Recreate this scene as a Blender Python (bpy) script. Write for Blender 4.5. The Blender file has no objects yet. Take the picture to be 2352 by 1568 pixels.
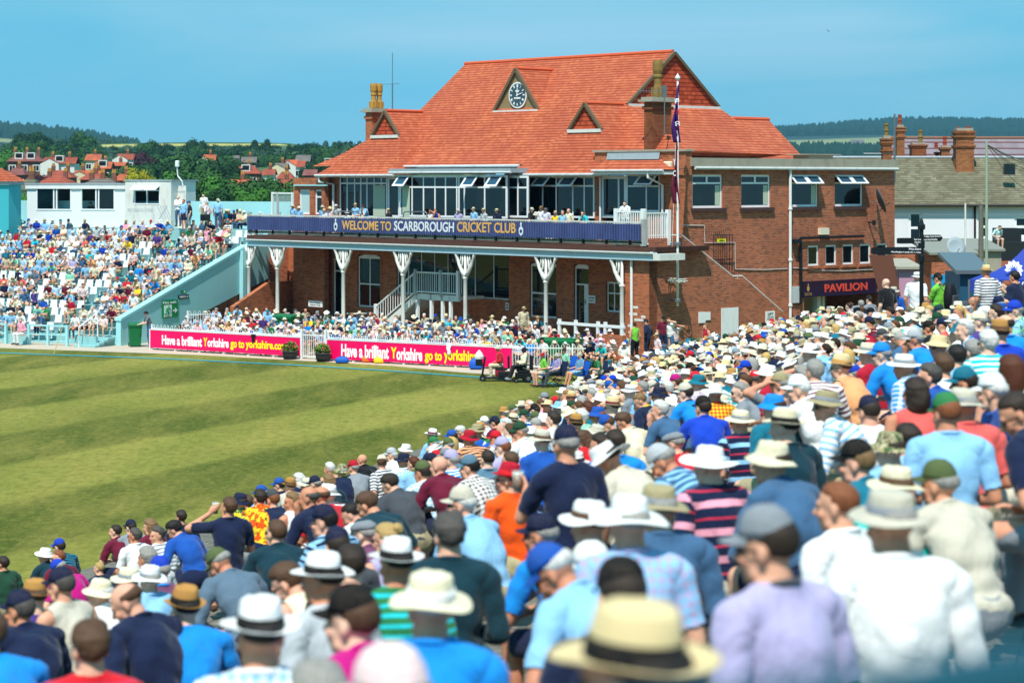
import bpy,bmesh,math,random
import numpy as np
from mathutils import Vector,Matrix,Quaternion
R=math.radians
random.seed(7)
rng=np.random.default_rng(11)
scene=bpy.context.scene
col=scene.collection
# ---------------------------------------------------------------- camera, sky, sun, exposure
EYE=8.0
FPX=5000.0
cam_d=bpy.data.cameras.new('camera')
cam_d.sensor_width=36.0
cam_d.lens=36.0*FPX/2352.0
cam_d.shift_y=-(784.0-415.0)/2352.0
cam_d.clip_start=0.2
cam_d.clip_end=20000
cam_d.dof.use_dof=True
cam_d.dof.focus_distance=75.0
cam_d.dof.aperture_fstop=cam_d.lens/1000.0/0.025
cam=bpy.data.objects.new('camera',cam_d)
col.objects.link(cam)
cam.location=(0,0,EYE)
cam.rotation_euler=(R(90),0,0)
scene.camera=cam
# direction towards the sun: behind the camera, a little to its left, about 58 degrees up
TH=R(42.7)
UU=Vector((math.cos(TH),math.sin(TH),0));VV=Vector((-math.sin(TH),math.cos(TH),0))
SUN=(-0.50*UU-0.34*VV+Vector((0,0,1.0))).normalized()
sun_el=math.asin(SUN.z);sun_az=math.atan2(SUN.x,SUN.y)
sd=bpy.data.lights.new('sun','SUN');sd.energy=4.9;sd.angle=R(0.53);sd.color=(1.0,0.955,0.88)
so=bpy.data.objects.new('sun',sd);col.objects.link(so)
so.rotation_euler=SUN.to_track_quat('Z','Y').to_euler()
w=bpy.data.worlds.new('World');scene.world=w;w.use_nodes=True
nt=w.node_tree;nt.nodes.clear()
sky=nt.nodes.new('ShaderNodeTexSky');sky.sky_type='NISHITA';sky.sun_disc=False
sky.sun_elevation=sun_el;sky.sun_rotation=sun_az
sky.altitude=30;sky.air_density=1.0;sky.dust_density=0.15;sky.ozone_density=0.5
tc=nt.nodes.new('ShaderNodeTexCoord');mp=nt.nodes.new('ShaderNodeMapping');mp.inputs['Scale'].default_value=(2.0,2.0,14.0)
nz=nt.nodes.new('ShaderNodeTexNoise');nz.inputs['Scale'].default_value=1.6;nz.inputs['Detail'].default_value=6;nz.inputs['Distortion'].default_value=.6
rp=nt.nodes.new('ShaderNodeMapRange');rp.inputs[1].default_value=.42;rp.inputs[2].default_value=.8;rp.inputs[3].default_value=0;rp.inputs[4].default_value=.42
tint=nt.nodes.new('ShaderNodeMix');tint.data_type='RGBA';tint.blend_type='MULTIPLY';tint.inputs[0].default_value=1.0
tint.inputs[7].default_value=(0.85,1.0,1.1,1)
deep=nt.nodes.new('ShaderNodeMix');deep.data_type='RGBA';deep.inputs[0].default_value=.78;deep.inputs[7].default_value=(0.55,5.0,7.3,1)
mx=nt.nodes.new('ShaderNodeMix');mx.data_type='RGBA';mx.inputs[7].default_value=(7.0,8.2,8.8,1)
bg=nt.nodes.new('ShaderNodeBackground');bg.inputs[1].default_value=0.10
ow=nt.nodes.new('ShaderNodeOutputWorld')
L=nt.links
L.new(tc.outputs['Generated'],mp.inputs[0]);L.new(mp.outputs[0],nz.inputs[0]);L.new(nz.outputs[0],rp.inputs[0])
L.new(sky.outputs[0],tint.inputs[6]);L.new(tint.outputs[2],deep.inputs[6]);L.new(deep.outputs[2],mx.inputs[6]);L.new(rp.outputs[0],mx.inputs[0])
L.new(mx.outputs[2],bg.inputs[0]);L.new(bg.outputs[0],ow.inputs[0])
scene.view_settings.view_transform='Standard';scene.view_settings.look='None'
scene.view_settings.exposure=0.15;scene.view_settings.gamma=1.0
scene.cycles.use_denoising=True
scene.cycles.max_bounces=6;scene.cycles.diffuse_bounces=3;scene.cycles.glossy_bounces=2
scene.cycles.transmission_bounces=4;scene.cycles.transparent_max_bounces=12
scene.cycles.caustics_reflective=False;scene.cycles.caustics_refractive=False
# ---------------------------------------------------------------- picture <-> world
def W(px,py,Y):return Vector(((px-1176)/FPX*Y,Y,EYE-(py-415)/FPX*Y))
def zt(x0,y0,s):return lambda x,y:((x0+x/s)/1.08844,(y0+y/s)/1.08844)
zA=zt(0,1180,2.9757);zB=zt(600,1180,2.9757);zC=zt(1200,1180,2.9757);zD=zt(1860,1180,2.9757)
zE=zt(1900,700,3.136);zF=zt(1300,800,3.36);zG=zt(800,1000,3.92);zH=zt(1060,800,4.704)
q1=zt(0,300,2.6141);z2=zt(560,380,3.0155);z3=zt(1140,380,2.7034);z4=zt(700,100,3.675)
z5=zt(1300,100,3.0947);z6=zt(1680,400,3.4844);z7=zt(2000,250,2.6125)
zL=zt(0,300,5.88);zM=zt(400,320,4.704);zR=zt(1900,280,3.5636);zP=zt(360,780,4.704)
def lin(h):
 h=h.lstrip('#');v=[int(h[i:i+2],16)/255 for i in(0,2,4)]
 return tuple(c/12.92 if c<.04045 else((c+.055)/1.055)**2.4 for c in v)+(1.0,)
 # ---------------------------------------------------------------- objects
def link(o,parent=None):
 col.objects.link(o)
 if parent is not None:o.parent=parent
 return o
def tag(o,label=None,cat=None,group=None,kind=None):
 if label:o['label']=label
 if cat:o['category']=cat
 if group:o['group']=group
 if kind:o['kind']=kind
 return o
def empty(name,loc=(0,0,0),rz=0,label=None,cat=None,group=None,scale=1):
 o=bpy.data.objects.new(name,None);o.empty_display_size=.2;link(o)
 o.location=loc;o.rotation_euler=(0,0,rz);o.scale=(scale,)*3
 return tag(o,label,cat,group)
class MB:
 """collects simple solids and links them as ONE mesh object"""
 def __init__(s):s.v=[];s.f=[];s.m=[]
 def add(s,vs,fs,mi=0):
  n=len(s.v);s.v+=[tuple(v)for v in vs];s.f+=[tuple(i+n for i in f)for f in fs];s.m+=[mi]*len(fs);return s
 def box(s,x0,x1,y0,y1,z0,z1,mi=0):
  if x0>x1:x0,x1=x1,x0
  if y0>y1:y0,y1=y1,y0
  if z0>z1:z0,z1=z1,z0
  vs=[(x,y,z)for z in(z0,z1)for y in(y0,y1)for x in(x0,x1)]
  return s.add(vs,[(0,2,3,1),(4,5,7,6),(0,1,5,4),(2,6,7,3),(1,3,7,5),(0,4,6,2)],mi)
 def quad(s,a,b,c,d,mi=0):return s.add([a,b,c,d],[(0,1,2,3)],mi)
 def slab(s,pts,d,mi=0):
  """polygon pts extruded by vector d"""
  d=Vector(d);n=len(pts);p=[Vector(q)for q in pts];nn=(p[1]-p[0]).cross(p[2]-p[0])
  if nn.dot(d)>0:p=p[::-1]
  vs=p+[q+d for q in p]
  return s.add(vs,[tuple(range(n))[::1],tuple(range(2*n-1,n-1,-1))]+[(i,i+n,(i+1)%n+n,(i+1)%n)[::1]for i in range(n)],mi)
 def tube(s,pts,r,n=8,mi=0,r2=None,cap=True):
  pts=[Vector(p)for p in pts];k=len(pts);rings=[]
  for i,p in enumerate(pts):
   t=(pts[min(i+1,k-1)]-pts[max(i-1,0)]).normalized()
   a=t.cross(Vector((0,0,1))if abs(t.z)<.9 else Vector((1,0,0))).normalized();b=t.cross(a)
   rr=r if r2 is None else r+(r2-r)*i/(k-1)
   if isinstance(r,(list,tuple)):rr=r[i]
   rings.append([p+(a*math.cos(q*2*math.pi/n)+b*math.sin(q*2*math.pi/n))*rr for q in range(n)])
  vs=[v for g in rings for v in g];fs=[]
  for i in range(k-1):
   for q in range(n):
    a0=i*n+q;a1=i*n+(q+1)%n;fs.append((a0,a1,a1+n,a0+n))
  if cap:fs+=[tuple(range(n))[::-1],tuple(range((k-1)*n,k*n))]
  return s.add(vs,fs,mi)
 def lathe(s,prof,c=(0,0,0),n=24,mi=0,sx=1,sy=1):
  vs=[];fs=[];k=len(prof)
  for r,z in prof:
   for q in range(n):
    a=q*2*math.pi/n;vs.append((c[0]+r*sx*math.cos(a),c[1]+r*sy*math.sin(a),c[2]+z))
  for i in range(k-1):
   for q in range(n):
    a0=i*n+q;a1=i*n+(q+1)%n;fs.append((a0,a1,a1+n,a0+n))
  fs+=[tuple(range(n))[::-1],tuple(range((k-1)*n,k*n))]
  return s.add(vs,fs,mi)
 def build(s,name,mats,parent=None,smooth=False,bevel=0,recalc=True):
  me=bpy.data.meshes.new(name)
  me.from_pydata(s.v,[],s.f)
  if not isinstance(mats,(list,tuple)):mats=[mats]
  for m in mats:me.materials.append(m)
  me.polygons.foreach_set('material_index',np.array(s.m,dtype=np.int32))
  if recalc:
   bm=bmesh.new();bm.from_mesh(me);bmesh.ops.recalc_face_normals(bm,faces=bm.faces);bm.to_mesh(me);bm.free()
  if smooth:me.polygons.foreach_set('use_smooth',[True]*len(me.polygons))
  me.update()
  o=bpy.data.objects.new(name,me);link(o,parent)
  if bevel:
   b=o.modifiers.new('bevel','BEVEL');b.width=bevel;b.segments=2;b.limit_method='ANGLE'
  return o
def text(name,s,size,m,M,parent=None,sx=1.0,bold=.0,ext=.004,align='CENTER',space=1.0):
 """raised lettering as a mesh; M maps the text plane (x right, y up, z out) into the parent"""
 c=bpy.data.curves.new(name,'FONT');c.body=s;c.size=size;c.extrude=ext;c.offset=bold
 c.align_x=align;c.align_y='CENTER';c.space_character=space;c.resolution_u=3
 t=bpy.data.objects.new(name+'_curve',c);col.objects.link(t)
 dg=bpy.context.evaluated_depsgraph_get();me=bpy.data.meshes.new_from_object(t.evaluated_get(dg))
 bpy.data.objects.remove(t);bpy.data.curves.remove(c)
 me.transform(M@Matrix.Diagonal((sx,1,1,1)));me.materials.clear();me.materials.append(m);me.name=name
 return link(bpy.data.objects.new(name,me),parent)
def textbox(name,s,m,M,w,h,parent=None,bold=.0,ext=.004):
 """lettering stretched to an exact width and height, centred on M's origin"""
 o=text(name,s,1.0,m,Matrix.Identity(4),parent,1.0,bold,.01);vs=[v.co for v in o.data.vertices]
 x0,x1=min(v.x for v in vs),max(v.x for v in vs);y0,y1=min(v.y for v in vs),max(v.y for v in vs)
 o.data.transform(M@Matrix.Diagonal((w/(x1-x0),h/(y1-y0),ext/.01,1))@Matrix.Translation((-(x0+x1)/2,-(y0+y1)/2,0)));return o
 # ---------------------------------------------------------------- materials
def mat(name,base=(.5,.5,.5,1),rough=.7,metal=0,spec=.3,fn=None):
 m=bpy.data.materials.new(name);m.use_nodes=True;nt=m.node_tree;b=nt.nodes['Principled BSDF']
 if isinstance(base,str):base=lin(base)
 b.inputs['Base Color'].default_value=base;b.inputs['Roughness'].default_value=rough
 b.inputs['Metallic'].default_value=metal;b.inputs['Specular IOR Level'].default_value=spec
 m.diffuse_color=base
 if fn:fn(G(nt),b)
 return m
class G:
 def __init__(s,nt):s.nt=nt
 def n(s,t,ins=None,**kw):
  x=s.nt.nodes.new(t)
  for k,v in kw.items():setattr(x,k,v)
  for k,v in(ins or{}).items():
   if isinstance(v,bpy.types.NodeSocket):s.nt.links.new(v,x.inputs[k])
   else:x.inputs[k].default_value=v
  return x
 def l(s,a,b):s.nt.links.new(a,b)
 def co(s,which='Object'):return s.n('ShaderNodeTexCoord').outputs[which]
 def mp(s,v,sc=(1,1,1),rot=(0,0,0),loc=(0,0,0)):return s.n('ShaderNodeMapping',{0:v,1:loc,2:rot,3:sc}).outputs[0]
 def noise(s,v,sc,det=4,rough=.55,dist=0):return s.n('ShaderNodeTexNoise',{'Vector':v,'Scale':sc,'Detail':det,'Roughness':rough,'Distortion':dist}).outputs[0]
 def ramp(s,f,pts,interp='LINEAR'):
  r=s.n('ShaderNodeValToRGB',{0:f});cr=r.color_ramp;cr.interpolation=interp
  while len(cr.elements)<len(pts):cr.elements.new(.5)
  for e,(p,c)in zip(cr.elements,pts):e.position=p;e.color=lin(c)if isinstance(c,str)else(c if isinstance(c,tuple)else(c,c,c,1))
  return r.outputs[0]
 def mix(s,f,a,b,mode='MIX'):
  x=s.n('ShaderNodeMix',data_type='RGBA',blend_type=mode)
  for i,v in((0,f),(6,a),(7,b)):
   if isinstance(v,bpy.types.NodeSocket):s.nt.links.new(v,x.inputs[i])
   else:x.inputs[i].default_value=lin(v)if isinstance(v,str)else v
  return x.outputs[2]
 def math(s,op,a,b=0.0,c=0.0):
  x=s.n('ShaderNodeMath',operation=op)
  for i,v in((0,a),(1,b),(2,c)):
   if isinstance(v,bpy.types.NodeSocket):s.nt.links.new(v,x.inputs[i])
   else:x.inputs[i].default_value=v
  return x.outputs[0]
 def xyz(s,v):return s.n('ShaderNodeSeparateXYZ',{0:v}).outputs
 def comb(s,x,y,z=0.0):return s.n('ShaderNodeCombineXYZ',{0:x,1:y,2:z}).outputs[0]
 def bump(s,h,b,st=.4,d=.02):s.l(s.n('ShaderNodeBump',{'Height':h,'Strength':st,'Distance':d}).outputs[0],b.inputs['Normal'])
def wallco(g):
 """2-D coordinates on vertical walls of an axis-aligned local frame: the horizontal run and z"""
 p=g.xyz(g.co());n=g.xyz(g.n('ShaderNodeNewGeometry').outputs['True Normal'])
 nl=g.xyz(g.n('ShaderNodeVectorTransform',{0:g.n('ShaderNodeNewGeometry').outputs['True Normal']},vector_type='NORMAL',convert_from='WORLD',convert_to='OBJECT').outputs[0])
 isx=g.math('GREATER_THAN',g.math('ABSOLUTE',nl[0]),.7)
 h=g.math('ADD',g.math('MULTIPLY',p[1],isx),g.math('MULTIPLY',p[0],g.math('SUBTRACT',1.0,isx)))
 return h,p[2]
def brick(name,c1,c2,mortar,s=1.0,stain=.3,mort=.010):
 def fn(g,b):
  h,z=wallco(g)
  bt=g.n('ShaderNodeTexBrick',{'Vector':g.comb(h,z),'Color1':lin(c1),'Color2':lin(c2),'Mortar':lin(mortar),'Scale':1.0/s,'Mortar Size':mort,'Mortar Smooth':.2,'Bias':-.1,'Brick Width':.23,'Row Height':.0765})
  br=g.n('ShaderNodeTexBrick',{'Vector':g.comb(h,z),'Color1':(0,0,0,1),'Color2':(1,1,1,1),'Mortar':(.5,.5,.5,1),'Scale':1.0/s,'Mortar Size':0.0,'Brick Width':.23,'Row Height':.0765})
  c=g.mix(.35,bt.outputs[0],g.ramp(br.outputs[0],[(0,'#3a120c'),(.3,c1),(.75,c2),(1,'#c0653c')]),'MIX')
  cc=g.comb(h,z)
  c=g.mix(g.ramp(g.noise(g.mp(cc,(1,.35,1)),.9,5),[(.35,0.0),(.7,stain)]),c,'#3a1a14','MIX')
  c=g.mix(g.ramp(g.noise(cc,2.5,6),[(.62,0.0),(.72,.35)]),c,'#b0826a')
  g.l(c,b.inputs['Base Color']);g.bump(g.math('SUBTRACT',1.0,bt.outputs[1]),b,.5,.008)
 return mat(name,c1,.9,fn=fn)
def painted(name,c,rough=.55,dirt=.18,dc='#6b6152',sc=3.0):
 def fn(g,b):
  co=g.co();f=g.ramp(g.noise(g.mp(co,(1,1,.4)),sc,6,.65),[(.5,0.0),(.8,dirt)])
  g.l(g.mix(f,c if not isinstance(c,str)else lin(c),dc),b.inputs['Base Color']);g.bump(g.noise(co,40,3),b,.1,.004)
 return mat(name,c,rough,fn=fn)
def tiles(name,cols,row=.11,wid=.17,lichen=.35):
 """clay plain tiles: rows follow height, tile joints follow the horizontal run"""
 def fn(g,b):
  p=g.xyz(g.co())
  nl=g.xyz(g.n('ShaderNodeVectorTransform',{0:g.n('ShaderNodeNewGeometry').outputs['True Normal']},vector_type='NORMAL',convert_from='WORLD',convert_to='OBJECT').outputs[0])
  isx=g.math('GREATER_THAN',g.math('ABSOLUTE',nl[0]),g.math('ABSOLUTE',nl[1]))
  h=g.math('ADD',g.math('MULTIPLY',p[1],isx),g.math('MULTIPLY',p[0],g.math('SUBTRACT',1.0,isx)))
  zz=g.math('ADD',p[2],g.math('MULTIPLY',g.math('SUBTRACT',g.noise(g.co(),.5,3),.5),.05))
  cc=g.comb(h,zz)
  bt=g.n('ShaderNodeTexBrick',{'Vector':cc,'Color1':(0,0,0,1),'Color2':(1,1,1,1),'Mortar':(.5,.5,.5,1),'Scale':1.0,'Mortar Size':0.0,'Brick Width':wid,'Row Height':row})
  c=g.ramp(bt.outputs[0],[(0,cols[0]),(.5,cols[1]),(1,cols[2])])
  c=g.mix(g.ramp(g.noise(cc,.6,5),[(.35,0.0),(.65,.6)]),c,cols[3])
  c=g.mix(g.ramp(g.noise(g.co(),1.3,7,.7),[(.66,0.0),(.74,lichen)]),c,'#c9925c')
  c=g.mix(g.ramp(g.noise(g.mp(g.co(),(1,1,1),(0,0,0),(7,3,1)),2.2,8,.75),[(.68,0.0),(.73,lichen*1.3)]),c,'#d8cfc0')
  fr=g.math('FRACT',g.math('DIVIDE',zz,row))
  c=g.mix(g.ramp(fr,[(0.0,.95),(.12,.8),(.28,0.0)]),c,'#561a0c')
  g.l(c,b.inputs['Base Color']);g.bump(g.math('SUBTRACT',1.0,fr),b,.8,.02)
 return mat(name,cols[1],.85,spec=.2,fn=fn)
M={}
M['brick']=brick('red_brick','#b05a30','#ca6e3e','#a89280')
M['brick_side']=brick('shaded_red_brick','#a6522e','#c2663c','#b8a08c')  # same red brick, the side face's weaker sunlight put into darker colours
M['brick_old']=brick('old_brick','#a5623a','#8a4326','#5d4a3a',stain=.6)
M['white']=painted('white_paint','#e9eae8')
M['white_old']=painted('weathered_white_paint','#dcdbd4',dirt=.4)
M['upvc']=mat('white_frame','#eef0f1',.35)
M['duck']=painted('pale_blue_paint','#9fd6da',.7,.15,'#6f9aa0',1.2)
M['duck_floor']=painted('pale_blue_concrete','#8fbfc0',.85,.5,'#6a7a78',3)
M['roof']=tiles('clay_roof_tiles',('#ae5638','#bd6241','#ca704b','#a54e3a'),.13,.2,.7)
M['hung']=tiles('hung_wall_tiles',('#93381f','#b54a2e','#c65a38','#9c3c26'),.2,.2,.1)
M['ridge']=painted('ridge_tile','#cf5a35',.8,.4,'#8a6a3a')
def glassfn(g,b):
 co=g.co();g.l(g.mix(g.ramp(g.noise(co,.9,4,.6,.6),[(.4,0.0),(.75,1.0)]),'#040608','#141d24'),b.inputs['Base Color'])
 g.bump(g.noise(co,1.2,2),b,.08,.02)
M['glass']=mat('window_glass','#0a0e12',.04,spec=.6,fn=glassfn)
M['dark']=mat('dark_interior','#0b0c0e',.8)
M['lead']=painted('grey_flashing','#9aa6ad',.6,.3)
M['conc']=painted('concrete_render','#a39c8c',.9,.5,'#5d564a',2)
M['gutter']=painted('gutter_paint','#c9ccca',.5,.4)
M['steelgrey']=mat('grey_metal','#80868a',.4,.6)
M['black']=mat('black_metal','#15191c',.45)
M['pot']=painted('clay_pot','#b98a3e',.8,.5,'#4a3a1c',6)
M['potred']=painted('red_clay_pot','#a84428',.8,.5,'#4a2a1c',6)
M['navyb']=mat('navy_banner','#2b3566',.55)
M['gold']=mat('gold_lettering','#e2ab5c',.5)
M['silver']=mat('silver_lettering','#dfe2e6',.5)
M['pink']=mat('pink_board','#f4005f',.45)
M['yellow']=mat('yellow_lettering','#f5f000',.5)
M['lwhite']=mat('white_lettering','#ffffff',.5)
M['wood']=None
def woodfn(g,b):
 p=g.co();s=g.mp(p,(14,.8,14));g.l(g.ramp(g.noise(s,1.5,8,.7),[(.2,'#2e2a24'),(.5,'#6f6a5f'),(.8,'#9a958a')]),b.inputs['Base Color'])
 g.bump(g.noise(s,2,6),b,.5,.01)
M['wood']=mat('weathered_wood','#6f6a5f',.9,fn=woodfn)
M['curtain']=mat('pale_curtain','#b9c7b0',.9)
M['cream']=painted('cream_wall','#e6ddc4',.8,.2)
M['slate']=tiles('stone_slates',('#62624e','#75765e','#87866e','#5c5c4a'),.12,.3,.15)
M['green']=mat('green_plastic','#11693a',.35)
M['rubber']=mat('black_rubber','#101010',.7)
# ================================================================ PEOPLE
def cap_mesh(A,B,ra,rb,n=14):
 A=np.array(A,float);B=np.array(B,float);d=B-A;ln=np.linalg.norm(d)
 d=d/ln if ln>1e-6 else np.array([0,0,1.0])
 a=np.cross(d,[0,0,1.0]if abs(d[2])<.9 else[1.0,0,0]);a/=np.linalg.norm(a);b=np.cross(d,a)
 rows=[];k=5
 for i in range(k+1):t=math.pi/2*i/k;rows.append((A-d*ra*math.cos(t),ra*math.sin(t)))
 for i in range(k+1):t=math.pi/2*i/k;rows.append((B+d*rb*math.sin(t),rb*math.cos(t)))
 rows[0]=(rows[0][0],1e-4);rows[-1]=(rows[-1][0],1e-4)
 vs=[];fs=[]
 for c,r in rows:
  for q in range(n):an=q*2*math.pi/n;vs.append(c+(a*math.cos(an)+b*math.sin(an))*r)
 for i in range(len(rows)-1):
  for q in range(n):a0=i*n+q;a1=i*n+(q+1)%n;fs.append((a0,a1,a1+n,a0+n))
 fs+=[tuple(range(n))[::-1],tuple(range((len(rows)-1)*n,len(rows)*n))]
 return vs,fs
def ell_mesh(C,r,Rm=None,n=18):
 C=np.array(C,float);Rm=np.eye(3)if Rm is None else Rm;vs=[];fs=[];k=12
 for i in range(k+1):
  t=math.pi*i/k;st=max(math.sin(t),1e-3)
  for q in range(n):
   an=q*2*math.pi/n;vs.append(C+Rm@(np.array([st*math.cos(an),st*math.sin(an),math.cos(t)])*r))
 for i in range(k):
  for q in range(n):a0=i*n+q;a1=i*n+(q+1)%n;fs.append((a0,a0+n,a1+n,a1))
 fs+=[tuple(range(n)),tuple(range(k*n,(k+1)*n))[::-1]]
 return vs,fs
def rotx(a):c,s=math.cos(a),math.sin(a);return np.array([[1,0,0],[0,c,-s],[0,s,c]])
def rotz(a):c,s=math.cos(a),math.sin(a);return np.array([[c,-s,0],[s,c,0],[0,0,1]])
def roty(a):c,s=math.cos(a),math.sin(a);return np.array([[c,0,s],[0,1,0],[-s,0,c]])
def unit(v):v=np.array(v,float);return v/(np.linalg.norm(v)+1e-9)
def ik(S,T,l1,l2,pole):
 S=np.array(S,float);T=np.array(T,float);d=T-S;D=np.linalg.norm(d)
 if D>(l1+l2)*.995:d=d/D*(l1+l2)*.995;D=(l1+l2)*.995;T=S+d
 u=d/D;a=(l1*l1-l2*l2+D*D)/(2*D);h=math.sqrt(max(l1*l1-a*a,1e-6))
 p=np.array(pole,float);p=unit(p-u*p.dot(u));return S+u*a+p*h,T
def skel(P):
 """joints of a pose; x to the right, y forward, z up; a sitter's origin lies on the seat, a stander's on the ground"""
 ln=R(P.get('lean',15));st=P.get('stand',False);fat=P.get('fat',1.0);sh={}
 dr=lambda a:np.array([0,math.sin(a),math.cos(a)])
 pel=np.array([0,0,.93 if st else.115]);ch=pel+.26*dr(ln*.75);nb=ch+.265*dr(ln*1.25);nk=nb+.050*dr(ln*.9+.12)
 tw=rotz(R(P.get('twist',0)))
 hy,hp,hr=R(P.get('yaw',0)),R(P.get('pitch',5)),R(P.get('roll',0))
 HR=rotz(hy)@rotx(-hp)@roty(hr);hc=nk+HR@np.array([0,.020,.078])
 J=dict(pel=pel,ch=ch,nb=nb,nk=nk,hc=hc,HR=HR)
 sp=unit(nb-ch);sc=nb-sp*.055;J['sp']=sp
 bones=[]
 sol=[]
 def C(cl,A,B,ra,rb):bones.append((cl,np.array(A,float),np.array(B,float),ra,rb));sol.append(cap_mesh(A,B,ra,rb))
 Rt=rotx(-ln)
 sol.append(ell_mesh(pel+(0,.0,.0),np.array([.165,.125*fat,.125])))
 bones.append(('pelvis',pel+(-.08,0,0),pel+(.08,0,0),.12,.12))
 sol.append(ell_mesh((pel*.55+ch*.45)+Rt@np.array([0,.02*fat,0]),np.array([.150*fat,.115*fat,.17]),Rt))
 sol.append(ell_mesh(ch+Rt@np.array([0,0,.04]),np.array([.162,.118*(.7+.3*fat),.20]),rotx(-ln*1.1)))
 sol.append(cap_mesh(pel+sp*.05,ch+sp*.10,.125*(.5+.5*fat),.128))
 sol.append(ell_mesh(ch+sp*.13,np.array([.178,.098,.13]),rotx(-ln*1.2)))
 bones.append(('torso',pel+sp*.08,ch,.14,.15));bones.append(('torso',ch,sc,.15,.10))
 for s in(-1,1):bones.append(('torso',ch+(s*.08,0,0),sc+(s*.12,0,-.03),.09,.06))
 C('torso',sc+tw@np.array([-.145,0,0]),sc+tw@np.array([.145,0,0]),.062,.062)
 for s in(-1,1):C('torso',nb+sp*.01,sc+tw@np.array([s*.15,0,.012]),.05,.046)
 C('neck',nb-sp*.02,nk+(HR@np.array([0,.005,.03])),.056,.052)
 # arms
 fw=0 if st else None
 for s,nm in((-1,P.get('L','knee')),(1,P.get('R','knee'))):
  S=sc+tw@np.array([s*.185,.005,-.01]);pole=np.array([s*.5,-.5,-.7]);hd=None;curl=.5;pn=None
  if nm=='knee':T=(s*.15,.35,.27);hd=(-s*.25,.75,-.5)
  elif nm=='clasp':T=(s*.055,.39,.27);hd=(-s*.45,.8,-.25);curl=.8;pole=(s*1,-.3,-.5)
  elif nm=='lap':T=(s*.08,.20,.26);hd=(-s*.5,.8,-.2);curl=.6
  elif nm=='chin':T=hc+HR@np.array([s*.03,.105,-.19]);hd=unit(HR@np.array([-s*.1,-.1,.9]));curl=1.3;pole=(s*.3,.6,-1)
  elif nm=='cross':T=ch+Rt@np.array([-s*.10,.165,.01+s*.02]);hd=(-s*1,.15,.1);curl=.4;pole=(s*1,.1,-.6)
  elif nm=='cup':T=ch+np.array([s*.12,.33,.10]);hd=(-s*.2,.9,.3);curl=1.1;pole=(s*.6,-.3,-1)
  elif nm=='drink':T=hc+HR@np.array([s*.10,.20,-.11]);hd=(-s*.7,-.1,.6);curl=1.1;pole=(s*1,.2,-.6)
  elif nm=='read':T=ch+Rt@np.array([s*.11,.27,-.06]);hd=(-s*.3,.8,.4);curl=.9;pole=(s*.9,-.3,-.7)
  elif nm=='shade':T=hc+HR@np.array([s*.14,.10,.02]);hd=unit(HR@np.array([-s*.8,.25,.45]));curl=.3;pole=(s*1,.2,.0)
  elif nm=='hang':T=S+np.array([s*.06,.05,-.515]);hd=(0,.15,-1);curl=.7;pole=(s*.4,-1,0)
  elif nm=='hip':T=pel+np.array([s*.16,.02,.10]);hd=(-s*.6,.5,-.4);curl=.5;pole=(s*1,-.5,0)
  elif nm=='pocket':T=pel+np.array([s*.175,.05,.02]);hd=(-s*.1,.3,-1);curl=.5;pole=(s*.7,-1,0)
  elif nm=='rest':T=(s*.27,.25,.26);hd=(0,1,-.1);curl=.5;pole=(s*.3,-.8,-.6)
  elif nm=='rail':T=ch+np.array([s*.10,.40,-.10]);hd=(-s*.2,.9,-.2);curl=.9;pole=(s*.8,-.2,-.8)
  E,T=ik(S,T,.285,.255,pole)
  cl='L' if s<0 else 'R'
  C('u'+cl,S,E,.055,.043);C('f'+cl,E,T,.043,.028)
  d=unit(hd)if hd is not None else unit(T-E);fd=unit(T-E);d=unit(d*.8+fd*.35)
  side=np.cross(d,[0,0,1.0]);side=unit(side)if np.linalg.norm(side)>.2 else np.array([0,1.0,0])
  nn=unit(np.cross(side,d));nn=-nn
  if nm in('chin',):side=unit(HR@np.array([0,1.0,0]));nn=unit(np.cross(side,d))*1.0
  if nm in('cup','drink'):side=np.array([0,0,1.0]);nn=unit(np.cross(d,side))*(1 if s>0 else-1)*1.0
  J['hand'+cl]=T+d*.06;J['hd'+cl]=d;J['hn'+cl]=nn
  Rh=np.stack([side,d,np.cross(side,d)],1)
  sol.append(ell_mesh(T+d*.045,np.array([.040,.058,.017]),Rh));bones.append(('h'+cl,T,T+d*.16,.035,.03))
  for k,(o,l)in enumerate(((-.029,.062),(-.010,.074),(.010,.078),(.028,.070))):
   p=T+d*.088+side*o;dd=d
   for seg in(.42,.33,.25):
    q=p+unit(dd)*l*seg*1.15;sol.append(cap_mesh(p,q,.0092,.0085,8));p=q
    dd=unit(dd+nn*curl*.55)
  ths=side*(1 if s>0 else-1)*-1
  p=T+d*.02+ths*.026;q=p+unit(d*.6+ths*.8+nn*.35)*.042;r=q+unit(d*1.0+ths*.15+nn*.5)*.036
  sol.append(cap_mesh(p,q,.014,.0115,8));sol.append(cap_mesh(q,r,.0115,.009,8))
  # legs
 for s in(-1,1):
  cl='L' if s<0 else 'R';H=pel+(s*.09,.01,-.01)
  sprd=P.get('spread',.13)
  if st:
   fwd=P.get('stride',.0)*s;K=H+np.array([s*.02,.04+fwd*.5,-.42]);A=K+np.array([0,-.05+fwd*.5,-.40])
  else:
   kz=P.get('kneez',.10);K=np.array([s*sprd,.42,kz]);A=K+np.array([s*P.get('foot',.0),P.get('shank',-.04),-.41])
  C('t'+cl,H,K,.092*(.6+.4*fat),.062);C('s'+cl,K,K*.55+A*.45+(0,-.012,0),.060,.056);C('s'+cl,K*.55+A*.45+(0,-.012,0),A,.056,.040)
  C('o'+cl,A+(0,-.02,-.045),A+(s*.02,.15,-.055),.042,.034)
  # head
 def h(p):return hc+HR@(np.array(p,float)*.93)
 def HE(c,r):sol.append(ell_mesh(h(c),np.array(r)*.93,HR))
 def HC(a,b,ra,rb):sol.append(cap_mesh(h(a),h(b),ra*.93,rb*.93,10))
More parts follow.
